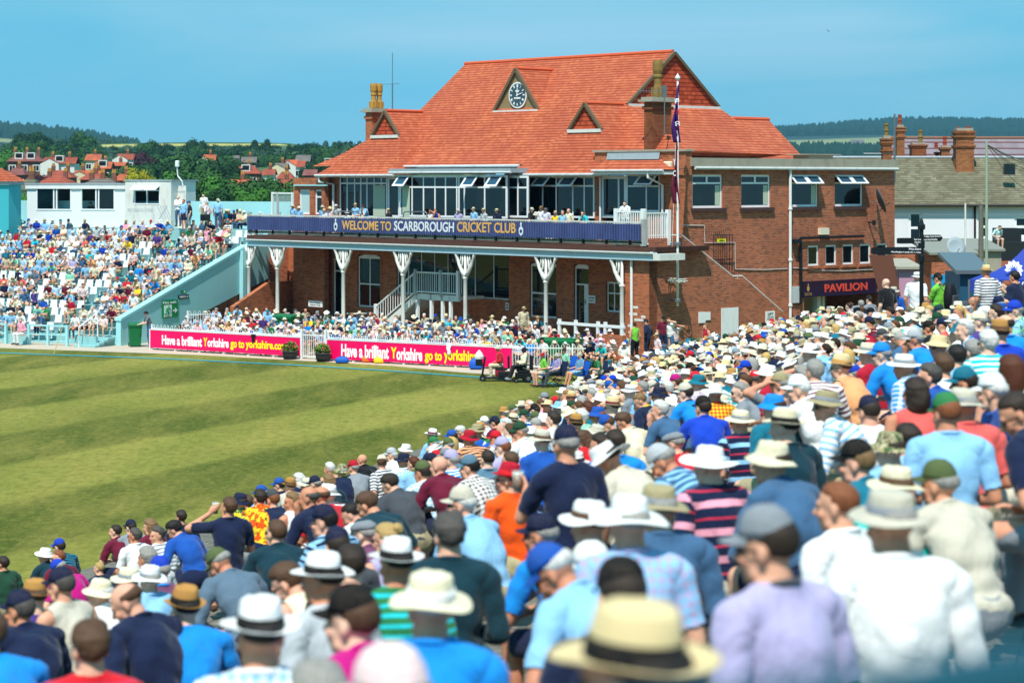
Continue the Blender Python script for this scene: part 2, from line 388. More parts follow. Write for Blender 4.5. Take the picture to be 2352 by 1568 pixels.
 HE((0,-.012,.03),(.076,.096,.086));HE((0,.022,-.028),(.060,.068,.084));HC((-.034,.028,-.072),(.034,.028,-.072),.030,.030)
 HE((0,.066,-.094),(.024,.020,.020));HC((0,.092,.004),(0,.112,-.026),.0085,.0125);HC((-.036,.079,.022),(.036,.079,.022),.0135,.0135)
 for s in(-1,1):
  HE((s*.077,-.008,-.008),(.010,.019,.032));HE((s*.036,.066,-.028),(.024,.022,.022));HC((s*.003,.096,-.030),(s*.012,.094,-.031),.008,.007)
 HC((-.020,.085,-.056),(.020,.085,-.056),.0085,.0085);HC((-.016,.084,-.068),(.016,.084,-.068),.0085,.0085)
 bones.append(('head',h((0,0,-.06)),h((0,0,.05)),.08,.08));bones.append(('head',h((0,.05,-.05)),h((0,.06,-.02)),.05,.05))
 return J,bones,sol
def smooth_arr(v,e,wgt,it):
 n=len(v);deg=np.bincount(e.ravel(),minlength=n).astype(float)[:,None];deg[deg==0]=1
 for _ in range(it):
  s=np.zeros_like(v)
  for k in range(3):s[:,k]=np.bincount(e[:,0],v[e[:,1],k],n)+np.bincount(e[:,1],v[e[:,0],k],n)
  v=v+(s/deg-v)*wgt[:,None]
 return v
def vnorm(v,f):
 a=v[f[:,2]]-v[f[:,0]];b=v[f[:,3]]-v[f[:,1]];fn=np.cross(a,b);n=np.zeros_like(v)
 for k in range(4):
  for c in range(3):n[:,c]+=np.bincount(f[:,k],fn[:,c],len(v))
 return n/(np.linalg.norm(n,axis=1,keepdims=True)+1e-12)
POSES={}
def make_pose(key,P,vox):
 """one continuous body surface plus the clothes cut from it; arrays only"""
 ck=(key,vox)
 if ck in POSES:return POSES[ck]
 J,bones,sol=skel(P);vs=[];fs=[]
 for a,b in sol:n=len(vs);vs+=[tuple(p)for p in a];fs+=[tuple(i+n for i in q)for q in b]
 me=bpy.data.meshes.new('tmp');me.from_pydata(vs,[],fs);o=bpy.data.objects.new('tmp',me);col.objects.link(o)
 m=o.modifiers.new('r','REMESH');m.mode='VOXEL';m.voxel_size=vox;m.adaptivity=0
 dg=bpy.context.evaluated_depsgraph_get();ev=o.evaluated_get(dg);me2=bpy.data.meshes.new_from_object(ev)
 n=len(me2 .vertices);v=np.empty(n*3);me2 .vertices.foreach_get('co',v);v=v.reshape(-1,3)
 q=np.array([tuple(p.vertices)for p in me2 .polygons if len(p.vertices)==4],dtype=np.int64)
 e=np.empty(len(me2 .edges)*2,dtype=np.int64);me2 .edges.foreach_get('vertices',e);e=e.reshape(-1,2)
 bpy.data.objects.remove(o);bpy.data.meshes.remove(me);bpy.data.meshes.remove(me2)
 # nearest bone
 best=np.full(n,1e9);ci=np.zeros(n,int);tt=np.zeros(n);s_=np.zeros(n);cls=sorted({b[0]for b in bones});off={'pelvis':0,'torso':.1}
 for cl,A,B,ra,rb in bones:
  d=B-A;l2=d.dot(d);t=np.clip((v-A)@d/l2,0,1);dist=np.linalg.norm(v-A-t[:,None]*d,axis=1)-(ra+(rb-ra)*t)
  k=dist<best;best[k]=dist[k];ci[k]=cls.index(cl);tt[k]=t[k]
 name=np.array(cls)[ci]
 isin=lambda*c:np.isin(name,c)
 wt=np.where(isin('head','hL','hR'),.12,.5);itn=max(2,int(round(.08/vox))if vox<.012 else 3)
 v=smooth_arr(v,e,wt,itn)
 nr=vnorm(v,q)
 sp=J['sp'];u_along=(v-J['pel'])@sp
 # pattern coordinates: along the limb for sleeves, along the spine for the trunk
 rc=np.stack([v[:,0],v[:,1],u_along],1)
 for cl in('uL','uR','fL','fR'):
  k=name==cl
  bb=[b for b in bones if b[0]==cl][0];d=unit(bb[2]-bb[1]);rc[k,2]=(v[k]-bb[1])@d+(.3 if cl[0]=='f' else 0);rc[k,0]=(v[k]-bb[1])@unit(np.cross(d,[0,1,.3]))
  # skin tint: lips, brows, eyes
 HR,hc=J['HR'],J['hc'];hl=(v-hc)@HR/.93
 tint=np.ones((n,3));hd=name=='head'
 def spot(c,r,colr,sq=(1,1,1)):
  d=np.linalg.norm((hl-np.array(c))/np.array(sq),axis=1);k=hd&(d<r);tint[k]=colr
 for s in(-1,1):
  spot((s*.032,.085,.020),.018,(.45,.33,.28),(1.2,1.2,.36));spot((s*.031,.079,-.002),.013,(.22,.2,.22),(1.1,1,.55))
  spot((s*.040,.075,-.032),.024,(1.06,.86,.82))
 spot((0,.094,-.061),.024,(.85,.52,.5),(1,1,.42));spot((0,.118,-.026),.016,(1.05,.85,.8))
 arrs=dict(J=J,v=v,f=q,tint=tint,rc=rc,name=name,tt=tt,nr=nr)
 shd=isin('torso')|(isin('pelvis')&(u_along>-.055))|(isin('neck')&(tt<.12))
 ph=rng.random(6)*6.28
 def garment(mask,off,fold):
  fm=mask[q].all(axis=1);ff=q[fm];idx,inv=np.unique(ff,return_inverse=True);ff=inv.reshape(-1,4)
  p=v[idx];r=rc[idx];nn=nr[idx]
  ee=np.concatenate([ff[:,[0,1]],ff[:,[1,2]],ff[:,[2,3]],ff[:,[3,0]]]);tor=np.isin(name[idx],['torso','pelvis'])
  cnt=np.bincount(ff.ravel(),minlength=len(p));p=smooth_arr(p,ee,np.where(tor&(cnt>=4),.6,np.where(cnt>=4,.25,.0)),itn*3)
  w1=np.sin(r[:,2]*55+r[:,0]*18+ph[0]+2*np.sin(r[:,0]*14+ph[1]))*np.clip(1-r[:,2]*2.2,.15,1)
  w2=np.sin(r[:,0]*38+r[:,1]*25+ph[2]+1.6*np.sin(r[:,2]*16));w3=np.sin(r[:,2]*24-r[:,0]*30+ph[3])
  return p+nn*(off+fold*(w1*.5+w2*.35+w3*.4))[:,None],ff,r
 usl=lambda t:(isin('uL','uR')&(tt<t))
 arrs['short']=garment(shd|usl(.80),.012,.0065)
 arrs['long']=garment(shd|isin('uL','uR')|(isin('fL','fR')&(tt<.93)),.014,.0095)
 arrs['vest']=garment(shd&~((np.abs(v[:,0])>.165)&(u_along>.38)),.011,.004)
 arrs['bare']=None
 arrs['trousers']=garment(isin('pelvis','tL','tR')&(u_along<.13)|(isin('sL','sR')),.014,.006)
 arrs['shorts']=garment(isin('pelvis')&(u_along<.13)|(isin('tL','tR')&(tt<.86)),.016,.006)
 arrs['shoes']=garment(isin('oL','oR'),.008,0)
 POSES[ck]=arrs
 return arrs
MESHC={}
def arr_mesh(name,v,f,mats,attrs=None,smooth=True):
 me=bpy.data.meshes.new(name);nf=len(f);k=f.shape[1]
 me.vertices.add(len(v));me.vertices.foreach_set('co',np.ascontiguousarray(v,dtype=np.float32).ravel())
 me.loops.add(nf*k);me.loops.foreach_set('vertex_index',np.ascontiguousarray(f,dtype=np.int32).ravel())
 me.polygons.add(nf);me.polygons.foreach_set('loop_start',np.arange(0,nf*k,k,dtype=np.int32));me.polygons.foreach_set('loop_total',np.full(nf,k,dtype=np.int32))
 me.update(calc_edges=True)
 for m in mats:me.materials.append(m)
 for an,(dt,a)in(attrs or{}).items():
  at=me.attributes.new(an,dt,'POINT');at.data.foreach_set('vector' if dt=='FLOAT_VECTOR' else 'color',np.ascontiguousarray(a,dtype=np.float32).ravel())
 if smooth:me.polygons.foreach_set('use_smooth',np.ones(nf,dtype=bool))
 return me
def rgba(a):return np.concatenate([a,np.ones((len(a),1))],1)
# ---- head gear and hair, all in the head's own frame (y forward, z up, origin between the eyes' height and the ears)
def dirs(n=40,m=28):
 u=np.linspace(0,2*math.pi,n,endpoint=False);t=np.linspace(0.02,math.pi-.02,m);T,U=np.meshgrid(t,u,indexing='ij')
 d=np.stack([np.sin(T)*np.cos(U),np.sin(T)*np.sin(U),np.cos(T)],-1).reshape(-1,3);f=[]
 for i in range(m-1):
  for q in range(n):a=i*n+q;b=i*n+(q+1)%n;f.append((a,a+n,b+n,b))
 return d,np.array(f)
def hair(kind,n=44,m=30,seed=1):
 d,f=dirs(n,m);r_=np.random.default_rng(seed);x,y,z=d.T
 base=1/np.sqrt((x/.078)**2+(y/.098)**2+(z/.090)**2);ss=lambda a:1/(1+np.exp(-a*14))
 side=np.abs(x)
 full=ss(np.where(y>.2,z-.38-.25*y+.1*np.abs(x),z+.86))*ss(z*1.2+1.15-np.maximum(y,0)*1.6)
 noise=np.zeros(len(d))
 for k in range(9):
  w=r_.normal(size=3)*(3+k*2.2);noise+=np.sin(d@w+r_.random()*6)/(1+.5*k)
 th={'short':.014,'crop':.006,'thick':.020,'curly':.024,'long':.020,'bun':.014,'bald':.008,'tail':.012}[kind]
 amp={'short':.0025,'crop':.0008,'thick':.005,'curly':.008,'long':.003,'bun':.003,'bald':.0025,'tail':.002}[kind]
 ear=np.exp(-((y-.06)/.22)**2)*(side>.55)
 if kind not in('long','curly'):full=full*ss(z+(.34 if kind=='bald' else.62 if kind=='crop' else.86))*(1-ear*ss(-.02-z))*np.where(y>.25,ss(z-.30),1)
 mask=full
 if kind=='bald':mask=full*ss(.36-z)*ss(.55-y)
 if kind in('short','thick','crop','tail'):th=th*(.35+.65*np.clip(z*1.1+.65,0,1))
 r=base+(th+amp*noise)*mask-.012*(1-mask)
 if kind=='short' or kind=='thick':r+=mask*.006*np.clip(z,0,1)*(y>-.3)
 p=d*r[:,None]+np.array([0,-.012,.03])
 if kind in('long','curly'):
  k=(z<0.1)&(y<.35);s=np.clip(.1-z[k],0,1);ext=.15 if kind=='long' else.10
  p[k,2]-=s*ext*(1-.3*np.abs(noise[k])*.3);p[k,1]-=s*.02;p[k,0]*=1+s*(.10 if kind=='long' else.35)
 if kind=='bun':
  b=d*(.042+.003*noise)[:,None]+np.array([0,-.10,.085]);f=np.concatenate([f,f+len(p)]);p=np.concatenate([p,b])
 if kind=='tail':
  b=d*np.array([.028,.028,.085])*(1+.05*noise)[:,None]+np.array([0,-.125,-.06]);f=np.concatenate([f,f+len(p)]);p=np.concatenate([p,b])
 return p,f
def revolve(prof,n=40,sx=1.0,sy=1.22):
 k=len(prof);v=[];f=[]
 for r,z in prof:
  for q in range(n):a=q*2*math.pi/n;v.append((r*math.cos(a)*sx,r*math.sin(a)*sy,z))
 for i in range(k-1):
  for q in range(n):a0=i*n+q;a1=i*n+(q+1)%n;f.append((a0,a1,a1+n,a0+n))
 return np.array(v),np.array(f)
def hat(kind,n=40,seed=1):
 """returns (crown and brim, band or None)"""
 r_=np.random.default_rng(seed+hash(kind)%97 if False else seed);z0=.048
 if kind=='cap':
  v,f=revolve([(.0,.100),(.028,.098),(.055,.083),(.072,.055),(.079,.022),(.081,0),(.079,.0),(.076,.02),(.05,.07),(.0,.085)],n)
  an=np.arctan2(v[:,1],v[:,0])
  v[:,1]-=.006;v[:,2]+=z0;v[:,2]-=np.clip(-v[:,1]-.03,0,1)*.25
  g=[];gf=[];m=14
  for j,(dp,th)in enumerate(((0,0),(.035,.0),(.062,0),(.072,.001),(.062,-.004),(.035,-.004),(0,-.004))):
   for q in range(m+1):
    a=R(28+124*q/m);x=math.cos(a)*.083;y=math.sin(a)*.100-.006
    k=math.sin(math.pi*q/m)**.45
    g.append((x*(1-.0*dp),y+dp*k,z0+.004+th-dp*.28-(x/.08)**2*.014*(1 if dp else.3)))
  for j in range(6):
   for q in range(m):a0=j*(m+1)+q;gf.append((a0,a0+1,a0+m+2,a0+m+1))
  b,bf=revolve([(0,.004),(.006,.003),(.006,0),(0,0)],8);b[:,2]+=z0+.098;b[:,1]-=.006
  f=np.concatenate([f,np.array(gf)+len(v),bf+len(v)+len(g)]);v=np.concatenate([v,np.array(g),b]);return(v,f),None
 if kind=='flat':
  v,f=revolve([(.0,.070),(.05,.066),(.082,.045),(.090,.022),(.084,.004),(.078,0),(.07,.01),(0,.05)],n)
  v[:,2]+=z0+np.where(v[:,1]<0,.006,-v[:,1]*.16);v[:,1]=v[:,1]*1.06+.008
  return(v,f),None
 spec={'sun':(.083,.074,.082,.062,.016,0),'wide':(.083,.072,.085,.085,.012,0),'buc':(.084,.070,.080,.045,.032,0),'fed':(.081,.070,.105,.058,-.004,1),'flop':(.086,.074,.085,.10,.040,0),'trilby':(.081,.068,.105,.038,.0,1)}[kind]
 rb,rt,hh,bw,dr,pin=spec
 prof=[(0,hh),(rt*.55,hh),(rt*.9,hh*.97),(rt,hh*.86),((rb+rt)/2,hh*.45),(rb,.006)]
 brim=[(rb+.004,.001)]+[(rb+bw*t,-dr*t**1.3)for t in(.25,.5,.75,1.0)]+[(rb+bw*1.01,-dr-.003)]+[(rb+bw*t,-dr*t**1.3-.006)for t in(.8,.4)]+[(rb-.004,-.004),(rb-.008,.03),(0,hh-.02)]
 v,f=revolve(prof+brim,n,sy=1.16);an=np.arctan2(v[:,1],v[:,0]);rr=np.hypot(v[:,0],v[:,1]/1.16)
 k=np.clip((rr-rb)/bw,0,1)
 amp={'fed':.004,'trilby':.003,'sun':.010,'wide':.013,'buc':.006,'flop':.024}[kind]
 v[:,2]+=k*amp*(np.sin(2*an+r_.random()*6)+.6*np.sin(3*an+r_.random()*6)+(.5*np.sin(5*an+1)if kind=='flop' else 0))
 if kind in('fed','trilby'):v[:,2]+=k*(.018*np.abs(np.cos(an))**2+np.where(v[:,1]<0,.010,-.010)*np.abs(np.sin(an)))
 top=(rr<rt*.97)&(v[:,2]>hh*.7)
 if pin:
  v[top,2]-=.022*np.exp(-(v[top,0]/.022)**2)*np.clip(1.2-np.abs(v[top,1])/.09,0,1)
  kk=(v[:,2]>hh*.5)&(v[:,1]>0.03);v[kk,0]*=1-.22*(v[kk,2]/hh)
 else:v[:,2]+=(rr<rb)*.003*np.sin(v[:,0]*90+r_.random()*6)*np.sin(v[:,1]*70)
 tilt=rotx(R(8));v=v@tilt.T;v[:,2]+=z0-.004;v[:,1]-=.004
 b=[(rb+.0035,.006),(rb+.0030,.008),((rb+rt)/2+.0050,hh*.41),((rb*.55+rt*.45),hh*.42),(rb-.004,.010),(rb-.002,.005)]
 bv,bf=revolve(b,n,sy=1.16);bv=bv@tilt.T;bv[:,2]+=z0-.004;bv[:,1]-=.004
 return(v,f),(bv,bf)
def shades():
 mb=MB()
 for s in(-1,1):
  mb.lathe([(.0,0),(.017,.001),(.021,.003),(.021,.006),(.017,.007),(0,.008)],n=14)
  k=len(mb.v)-6*14
  for i in range(k,len(mb.v)):
   x,y,z=mb.v[i];mb.v[i]=(x*1.15+s*.031,.090-z+.010-abs(x*1.15+s*.031)*.22*1.0,y*.85+.001)
  mb.tube([(s*.05,.086,.006),(s*.072,.05,.006),(s*.082,-.01,.002)],.003,5)
 mb.tube([(-.012,.104,.006),(.012,.104,.006)],.003,5)
 f4=[q for q in mb.f if len(q)==4]
 return np.array(mb.v),np.array(f4)
 # ---- cloth and skin materials: the colour is the object's own colour
def ocol(g):return g.n('ShaderNodeObjectInfo').outputs['Color']
def rcn(g):return g.n('ShaderNodeAttribute',attribute_name='rc').outputs['Vector']
def col2(g):return g.n('ShaderNodeAttribute',attribute_name='second',attribute_type='OBJECT').outputs['Color']
def clothbump(g,b):
 n1=g.noise(g.mp(g.co(),(1,1,.45)),9,3,.5,1.2);g.bump(n1,b,.8,.022);b.inputs['Sheen Weight'].default_value=.15
def mottled(g,c,amt=.12):
 return g.mix(g.ramp(g.noise(g.co(),3,3),[(.35,0.0),(.8,amt)]),c,'#3c3c40')
def f_plain(g,b):g.l(mottled(g,ocol(g)),b.inputs['Base Color']);clothbump(g,b)
def f_stripe(g,b):
 s=g.xyz(rcn(g))[2];k=g.math('GREATER_THAN',g.math('FRACT',g.math('MULTIPLY',s,21.0)),.58)
 g.l(g.mix(k,ocol(g),col2(g)),b.inputs['Base Color']);clothbump(g,b)
def f_wide(g,b):
 s=g.xyz(rcn(g))[2];fr=g.math('FRACT',g.math('MULTIPLY',s,6.5));k=g.math('GREATER_THAN',fr,.74)
 c=g.mix(k,ocol(g),col2(g));k2=g.math('COMPARE',fr,.35,.04);g.l(g.mix(k2,c,'#c8304a'),b.inputs['Base Color']);clothbump(g,b)
def f_check(g,b):
 p=g.xyz(rcn(g));a=g.math('GREATER_THAN',g.math('FRACT',g.math('MULTIPLY',p[2],24.0)),.5);c=g.math('GREATER_THAN',g.math('FRACT',g.math('MULTIPLY',p[0],24.0)),.5)
 g.l(g.mix(g.math('MULTIPLY',g.math('ADD',a,c),.5),ocol(g),col2(g)),b.inputs['Base Color']);clothbump(g,b)
def f_floral(g,b):
 v=g.n('ShaderNodeTexVoronoi',{'Vector':g.mp(rcn(g),(1,1,1)),'Scale':22.0});r=g.ramp(g.xyz(v.outputs['Color'])[0],[(0,0.0),(.42,0.0),(.45,1.0)],'CONSTANT')
 c=g.mix(r,ocol(g),col2(g));n=g.ramp(g.noise(rcn(g),17,3,.6,2),[(.56,0.0),(.58,1.0)]);g.l(g.mix(n,c,'#101418'),b.inputs['Base Color']);clothbump(g,b)
def f_skin(g,b):
 t=g.n('ShaderNodeAttribute',attribute_name='tint').outputs['Color'];c=g.mix(1.0,ocol(g),t,'MULTIPLY')
 g.l(g.mix(g.ramp(g.noise(g.co(),14,3),[(.4,0.0),(.8,.25)]),c,'#a8503c'),b.inputs['Base Color'])
 b.inputs['Subsurface Weight'].default_value=.0
def f_hair(g,b):
 n=g.noise(g.mp(g.co(),(60,60,9)),2.0,3);g.l(g.mix(g.ramp(n,[(.35,0.0),(.7,.45)]),ocol(g),'#2a211b','MIX'),b.inputs['Base Color']);g.bump(n,b,.9,.006)
def f_hat(g,b):
 n=g.noise(g.co(),16,4,.6,.8);g.l(g.mix(g.ramp(n,[(.4,0.0),(.8,.25)]),ocol(g),'#6b5f4a'),b.inputs['Base Color']);g.bump(n,b,.9,.012)
def f_straw(g,b):
 p=g.xyz(g.co());a=g.math('SINE',g.math('MULTIPLY',p[2],700.0));r=g.math('SINE',g.math('MULTIPLY',g.math('SQRT',g.math('ADD',g.math('MULTIPLY',p[0],p[0]),g.math('MULTIPLY',p[1],p[1]))),600.0))
 k=g.math('MULTIPLY',g.math('ADD',g.math('MULTIPLY',a,r),1.0),.14);g.l(g.mix(k,ocol(g),'#7a5a28'),b.inputs['Base Color']);g.bump(k,b,.5,.004)
def f_camo(g,b):
 n=g.ramp(g.noise(g.co(),28,2),[(0,'#3c5a38'),(.44,'#3c5a38'),(.45,'#a09468'),(.55,'#c8c0a0'),(.6,'#4a3c2c')],'CONSTANT');g.l(n,b.inputs['Base Color'])
CM={k:mat('cloth_'+k,'#ffffff',.85,spec=.15,fn=f)for k,f in dict(plain=f_plain,stripe=f_stripe,wide=f_wide,check=f_check,floral=f_floral).items()}
M['skin']=mat('skin','#ffffff',.55,spec=.3,fn=f_skin);M['hair']=mat('hair','#ffffff',.6,spec=.3,fn=f_hair)
M['hat']=mat('hat_cloth','#ffffff',.85,spec=.1,fn=f_hat);M['straw']=mat('hat_straw','#ffffff',.8,spec=.15,fn=f_straw);M['camo']=mat('camouflage_cloth','#808060',.9,fn=f_camo)
M['shade']=mat('sunglasses','#0a0a0c',.12,spec=.6)
def f_crowd(g,b):g.l(g.n('ShaderNodeAttribute',attribute_name='Col').outputs['Color'],b.inputs['Base Color']);g.bump(g.noise(g.co(),10,2),b,.3,.02)
M['crowd']=mat('crowd_cloth','#ffffff',.8,spec=.2,fn=f_crowd)
PAL=dict(white='#eeeeec',cream='#e6dcbc',straw='#e4cf9e',tan='#b9884a',khaki='#a89c78',stone='#c9c2b0',grey='#868c93',lightgrey='#b7bcc0',darkgrey='#45494f',black='#15161a',
navy='#15203f',blue='#1a52a8',royal='#1440b8',skyblue='#8cc0e6',azure='#1488dc',teal='#0f6f86',aqua='#25bfc8',turquoise='#12cfc4',steelblue='#567a90',green='#2c7a48',darkgreen='#1e4632',
olive='#56653f',lime='#78c840',mint='#8fd4b4',red='#cc1e2a',maroon='#6a1530',crimson='#b3152f',pink='#eda0b4',coral='#e6625c',magenta='#bd0f7a',purple='#4e3a84',lilac='#b0a8cc',
orange='#f2550f',peach='#f0a670',yellow='#eec828',denim='#3f6488',brown='#5c4232',darkteal='#0e3440',beige='#cdbfa0',mauve='#7a4a6a',greyblue='#5d7386',palepink='#eccfce')
HAIRC=dict(grey='#a09c95',white='#dedcd6',brown='#5c402c',dark='#33271f',black='#1c1816',blonde='#c2a063',ginger='#8e5230',auburn='#5d2e18',sandy='#8c6c48',darkgrey='#55504b')
SKIN=['#e6b092','#dda385','#eabca2','#d8997a','#e2a78c','#cc8a6a']
SPOSE={'fwd':dict(lean=30,pitch=0,L='clasp',R='clasp'),'fwd2':dict(lean=36,pitch=-4,yaw=12,L='knee',R='clasp',spread=.17),'up':dict(lean=8,pitch=4,L='lap',R='lap'),'up2':dict(lean=12,pitch=2,yaw=-18,L='knee',R='lap'),'lft':dict(lean=18,yaw=38,pitch=2,L='knee',R='knee'),
'rgt':dict(lean=16,yaw=-42,pitch=4,L='lap',R='knee'),'chin':dict(lean=30,pitch=2,yaw=5,L='clasp',R='chin'),'chinl':dict(lean=26,pitch=4,yaw=20,L='chin',R='lap'),
'cross':dict(lean=6,pitch=3,L='cross',R='cross',fat=1.12),'down':dict(lean=36,pitch=38,L='read',R='read'),'down2':dict(lean=24,pitch=34,yaw=15,L='lap',R='read'),
'cup':dict(lean=10,pitch=-2,yaw=8,L='knee',R='cup'),'drink':dict(lean=4,pitch=-8,yaw=10,L='drink',R='knee'),'shade':dict(lean=12,pitch=-2,L='shade',R='lap'),'fat':dict(lean=20,pitch=5,fat=1.22,L='knee',R='knee',spread=.18),'back':dict(lean=-8,pitch=8,fat=1.1,L='rest',R='rest',shank=.12)}
TPOSE={'st':dict(stand=True,lean=2,pitch=5,L='hang',R='hang'),'stx':dict(stand=True,lean=0,pitch=5,L='cross',R='cross'),'sthip':dict(stand=True,lean=3,pitch=4,yaw=20,L='hip',R='pocket',stride=.05),
'stcup':dict(stand=True,lean=4,pitch=2,L='cup',R='hang',stride=.06,fat=1.1),'stlook':dict(stand=True,lean=8,pitch=10,yaw=-15,L='shade',R='hang'),'strail':dict(stand=True,lean=14,pitch=8,L='rail',R='rail')}
for _k,_d in SPOSE.items():
 if _k not in('rgt','back','cross'):_d['yaw']=_d.get('yaw',0)+27
ALLP=dict(SPOSE);ALLP.update(TPOSE)
def mesh_of(key,make):
 if key not in MESHC:MESHC[key]=make()
 return MESHC[key]
def pmesh(pose,part,vox):
 a=make_pose(pose,ALLP[pose],vox)
 if part=='body':return mesh_of((pose,'body',vox),lambda:arr_mesh('body',a['v'],a['f'],[M['skin']],{'tint':('FLOAT_COLOR',rgba(a['tint']))}))
 g=a[part]
 return mesh_of((pose,part,vox),lambda:arr_mesh(part,g[0],g[1],[CM['plain']],{'rc':('FLOAT_VECTOR',g[2])}))
def tocol(c,jit=0.0):
 v=lin(PAL.get(c,c)if not c.startswith('#')else c)
 if jit:k=1+random.uniform(-jit,jit);v=tuple(min(1,q*k)for q in v[:3])+(1,)
 return v
def sub(name,me,root,color,m=None,mw=None,second=None):
 o=bpy.data.objects.new(name,me);link(o,root);o.color=color
 if m is not None:o.material_slots[0].link='OBJECT';o.material_slots[0].material=m
 if second is not None:o['second']=[float(q)for q in second[:3]]
 if mw is not None:o.matrix_local=mw
 return o
HATN=dict(cap='cap',sun='brimmed sun hat',wide='wide brimmed hat',buc='bucket hat',fed='panama hat',flop='floppy hat',trilby='trilby',flat='flat cap')
HAIRN=dict(short='hair',crop='cropped hair',thick='thick hair',curly='curly hair',long='long hair',bun='hair in a bun',bald='balding head',tail='ponytail')
def split(s):return(s.split(':')+['','',''])[:4]
def head_mat(a):
 HR=a['J']['HR'];hc=a['J']['hc'];m=Matrix.Identity(4)
 for i in range(3):
  for j in range(3):m[i][j]=HR[i,j]*.93
  m[i][3]=hc[i]
 return m
PEOPLE=[]
def person(hatspec,shirt,pose='fwd',loc=(0,0,0),rz=0.0,vox=.014,scale=1.0,skin=None,legs=None,glasses=None,label=None,group='spectators',head_at=None,name='person',extra=''):
 """one person: Empty at seat or feet, body as one mesh, clothes, hair and hat as its children"""
 a=make_pose(pose,ALLP[pose],vox);hk,hcol,hb,_=split(hatspec);sk,scol,s2,_=split(shirt)
 if head_at is not None:
  off=rotz(rz)@(np.array(a['J']['hc'])+np.array([0,0,.03]))*scale;loc=Vector(head_at)-Vector(off)
 root=empty(name,loc,rz,label,'person',group,scale)
 skin=skin or random.choice(SKIN)
 sub('body',pmesh(pose,'body',vox),root,lin(skin))
 hm=head_mat(a);hs=random.randint(1,2)
 hair_c=None;hkind=None
 if hk in HATN:
  hair_c=hb if hb in HAIRC else random.choice(['grey','grey','white','brown','darkgrey','dark','sandy'])
  if hk=='cap' or hk=='flat':hkind='bald' if hair_c in('grey','white')else 'crop'
  else:hkind='bald'
 else:hkind=hk;hair_c=hcol
 if hkind!='shaved':
  sub('hair',mesh_of(('hair',hkind),lambda:arr_mesh('hair',*hair(hkind),[M['hair']])),root,lin(HAIRC[hair_c]),mw=hm)
 if hk in HATN:
  hv=mesh_of(('hat',hk,hs),lambda:(lambda h:(arr_mesh('hat',h[0][0],h[0][1],[M['hat']]),arr_mesh('hat_band',h[1][0],h[1][1],[M['hat']])if h[1]else None))(hat(hk,seed=hs*5)))
  hmt=M['straw']if(hk in('fed','trilby','flop')and hcol in('straw','tan','cream'))else(M['camo']if hcol=='camo' else M['hat'])
  ho=sub('cap' if hk in('cap','flat')else 'hat',hv[0],root,tocol(hcol if hcol!='camo' else 'olive',.06),hmt,hm)
  if hv[1]is not None and hk in('fed','trilby','sun','flop'):sub('hat_band',hv[1],ho,tocol(hb if hb in PAL else('black' if hk in('fed','trilby')else hcol if hcol!='camo' else 'olive')))
 if glasses is None:glasses=random.random()<.3
 if glasses:sub('sunglasses',mesh_of('shades',lambda:arr_mesh('sunglasses',*shades(),[M['shade']])),root,(0,0,0,1),mw=hm)
 part={'tee':'short','polo':'short','stripe':'short','check':'short','wide':'short','floral':'short','long':'long','lstripe':'long','lcheck':'long','vest':'vest','bare':None}[sk]
 cm={'stripe':'stripe','lstripe':'stripe','check':'check','lcheck':'check','wide':'wide','floral':'floral'}.get(sk,'plain')
 if part:
  so=sub('shirt',pmesh(pose,part,vox),root,tocol(scol,.05),CM[cm],second=tocol(s2)if s2 in PAL else(tocol('white')if cm!='plain' else None))
  if sk in('polo','long','check','lcheck','floral','lstripe'):
   def mkc():
    J=a['J'];sp=J['sp'];mb=MB();c=J['nb']+sp*.022;ax=unit(np.cross(sp,[1,0,0]));pts=[]
    for q in range(21):t=R(-70+320*q/20+90+20);pts.append(tuple(c+np.array([1,0,0])*math.cos(t)*.064-ax*math.sin(t)*-.064*-1+sp*(.006*math.sin(t))))
    mb.tube(pts,.013,6);return mb
   cmb=mesh_of((pose,'collar'),lambda:mesh_from(mkc(),'collar',CM['plain']))
   sub('collar',cmb,so,tocol(s2 if(sk=='polo' and s2 in PAL)else scol))
 legs=legs or random.choice(['trousers:khaki','trousers:navy','shorts:khaki','shorts:navy','trousers:denim','trousers:grey','shorts:stone'])
 lk,lc=legs.split(':');sub(lk,pmesh(pose,lk,vox),root,tocol(lc,.08),CM['plain'])
 sub('shoes',pmesh(pose,'shoes',vox),root,tocol(random.choice(['black','white','brown','navy','grey'])),CM['plain'])
 PEOPLE.append((root,hatspec,shirt,pose,extra));return root,a
def mesh_from(mb,name,m):
 me=bpy.data.meshes.new(name);me.from_pydata(mb.v,[],mb.f);me.materials.append(m);me.polygons.foreach_set('use_smooth',[True]*len(me.polygons));return me
 # ---- label words
def shirt_words(shirt):
 sk,c,s2,_=split(shirt);n=NAMEC.get(c,c);m=NAMEC.get(s2,s2)or 'white'
 return{'tee':n+' T-shirt','polo':n+' polo shirt','stripe':n+' and '+m+' striped shirt','lstripe':n+' and '+m+' striped shirt','check':n+' and '+m+' checked shirt',
'lcheck':n+' and '+m+' checked shirt','wide':n+' shirt with '+m+' bands','floral':'bright '+n+' floral shirt','long':n+' long-sleeved top','vest':n+' sleeveless top','bare':'no shirt'}[sk]
NAMEC=dict(skyblue='sky blue',darkteal='dark teal',darkgrey='dark grey',lightgrey='light grey',darkgreen='dark green',steelblue='steel blue',greyblue='grey-blue',royal='royal blue',azure='bright blue',palepink='pale pink',denim='denim blue',camo='camouflage')
def head_words(h):
 k,c,b,_=split(h);n=NAMEC.get(c,c)
 if k in HATN:return n+' '+HATN[k]
 if k=='shaved':return 'shaved head'
 if k=='bald':return n+'-fringed bald head'
 return n+' '+HAIRN[k]
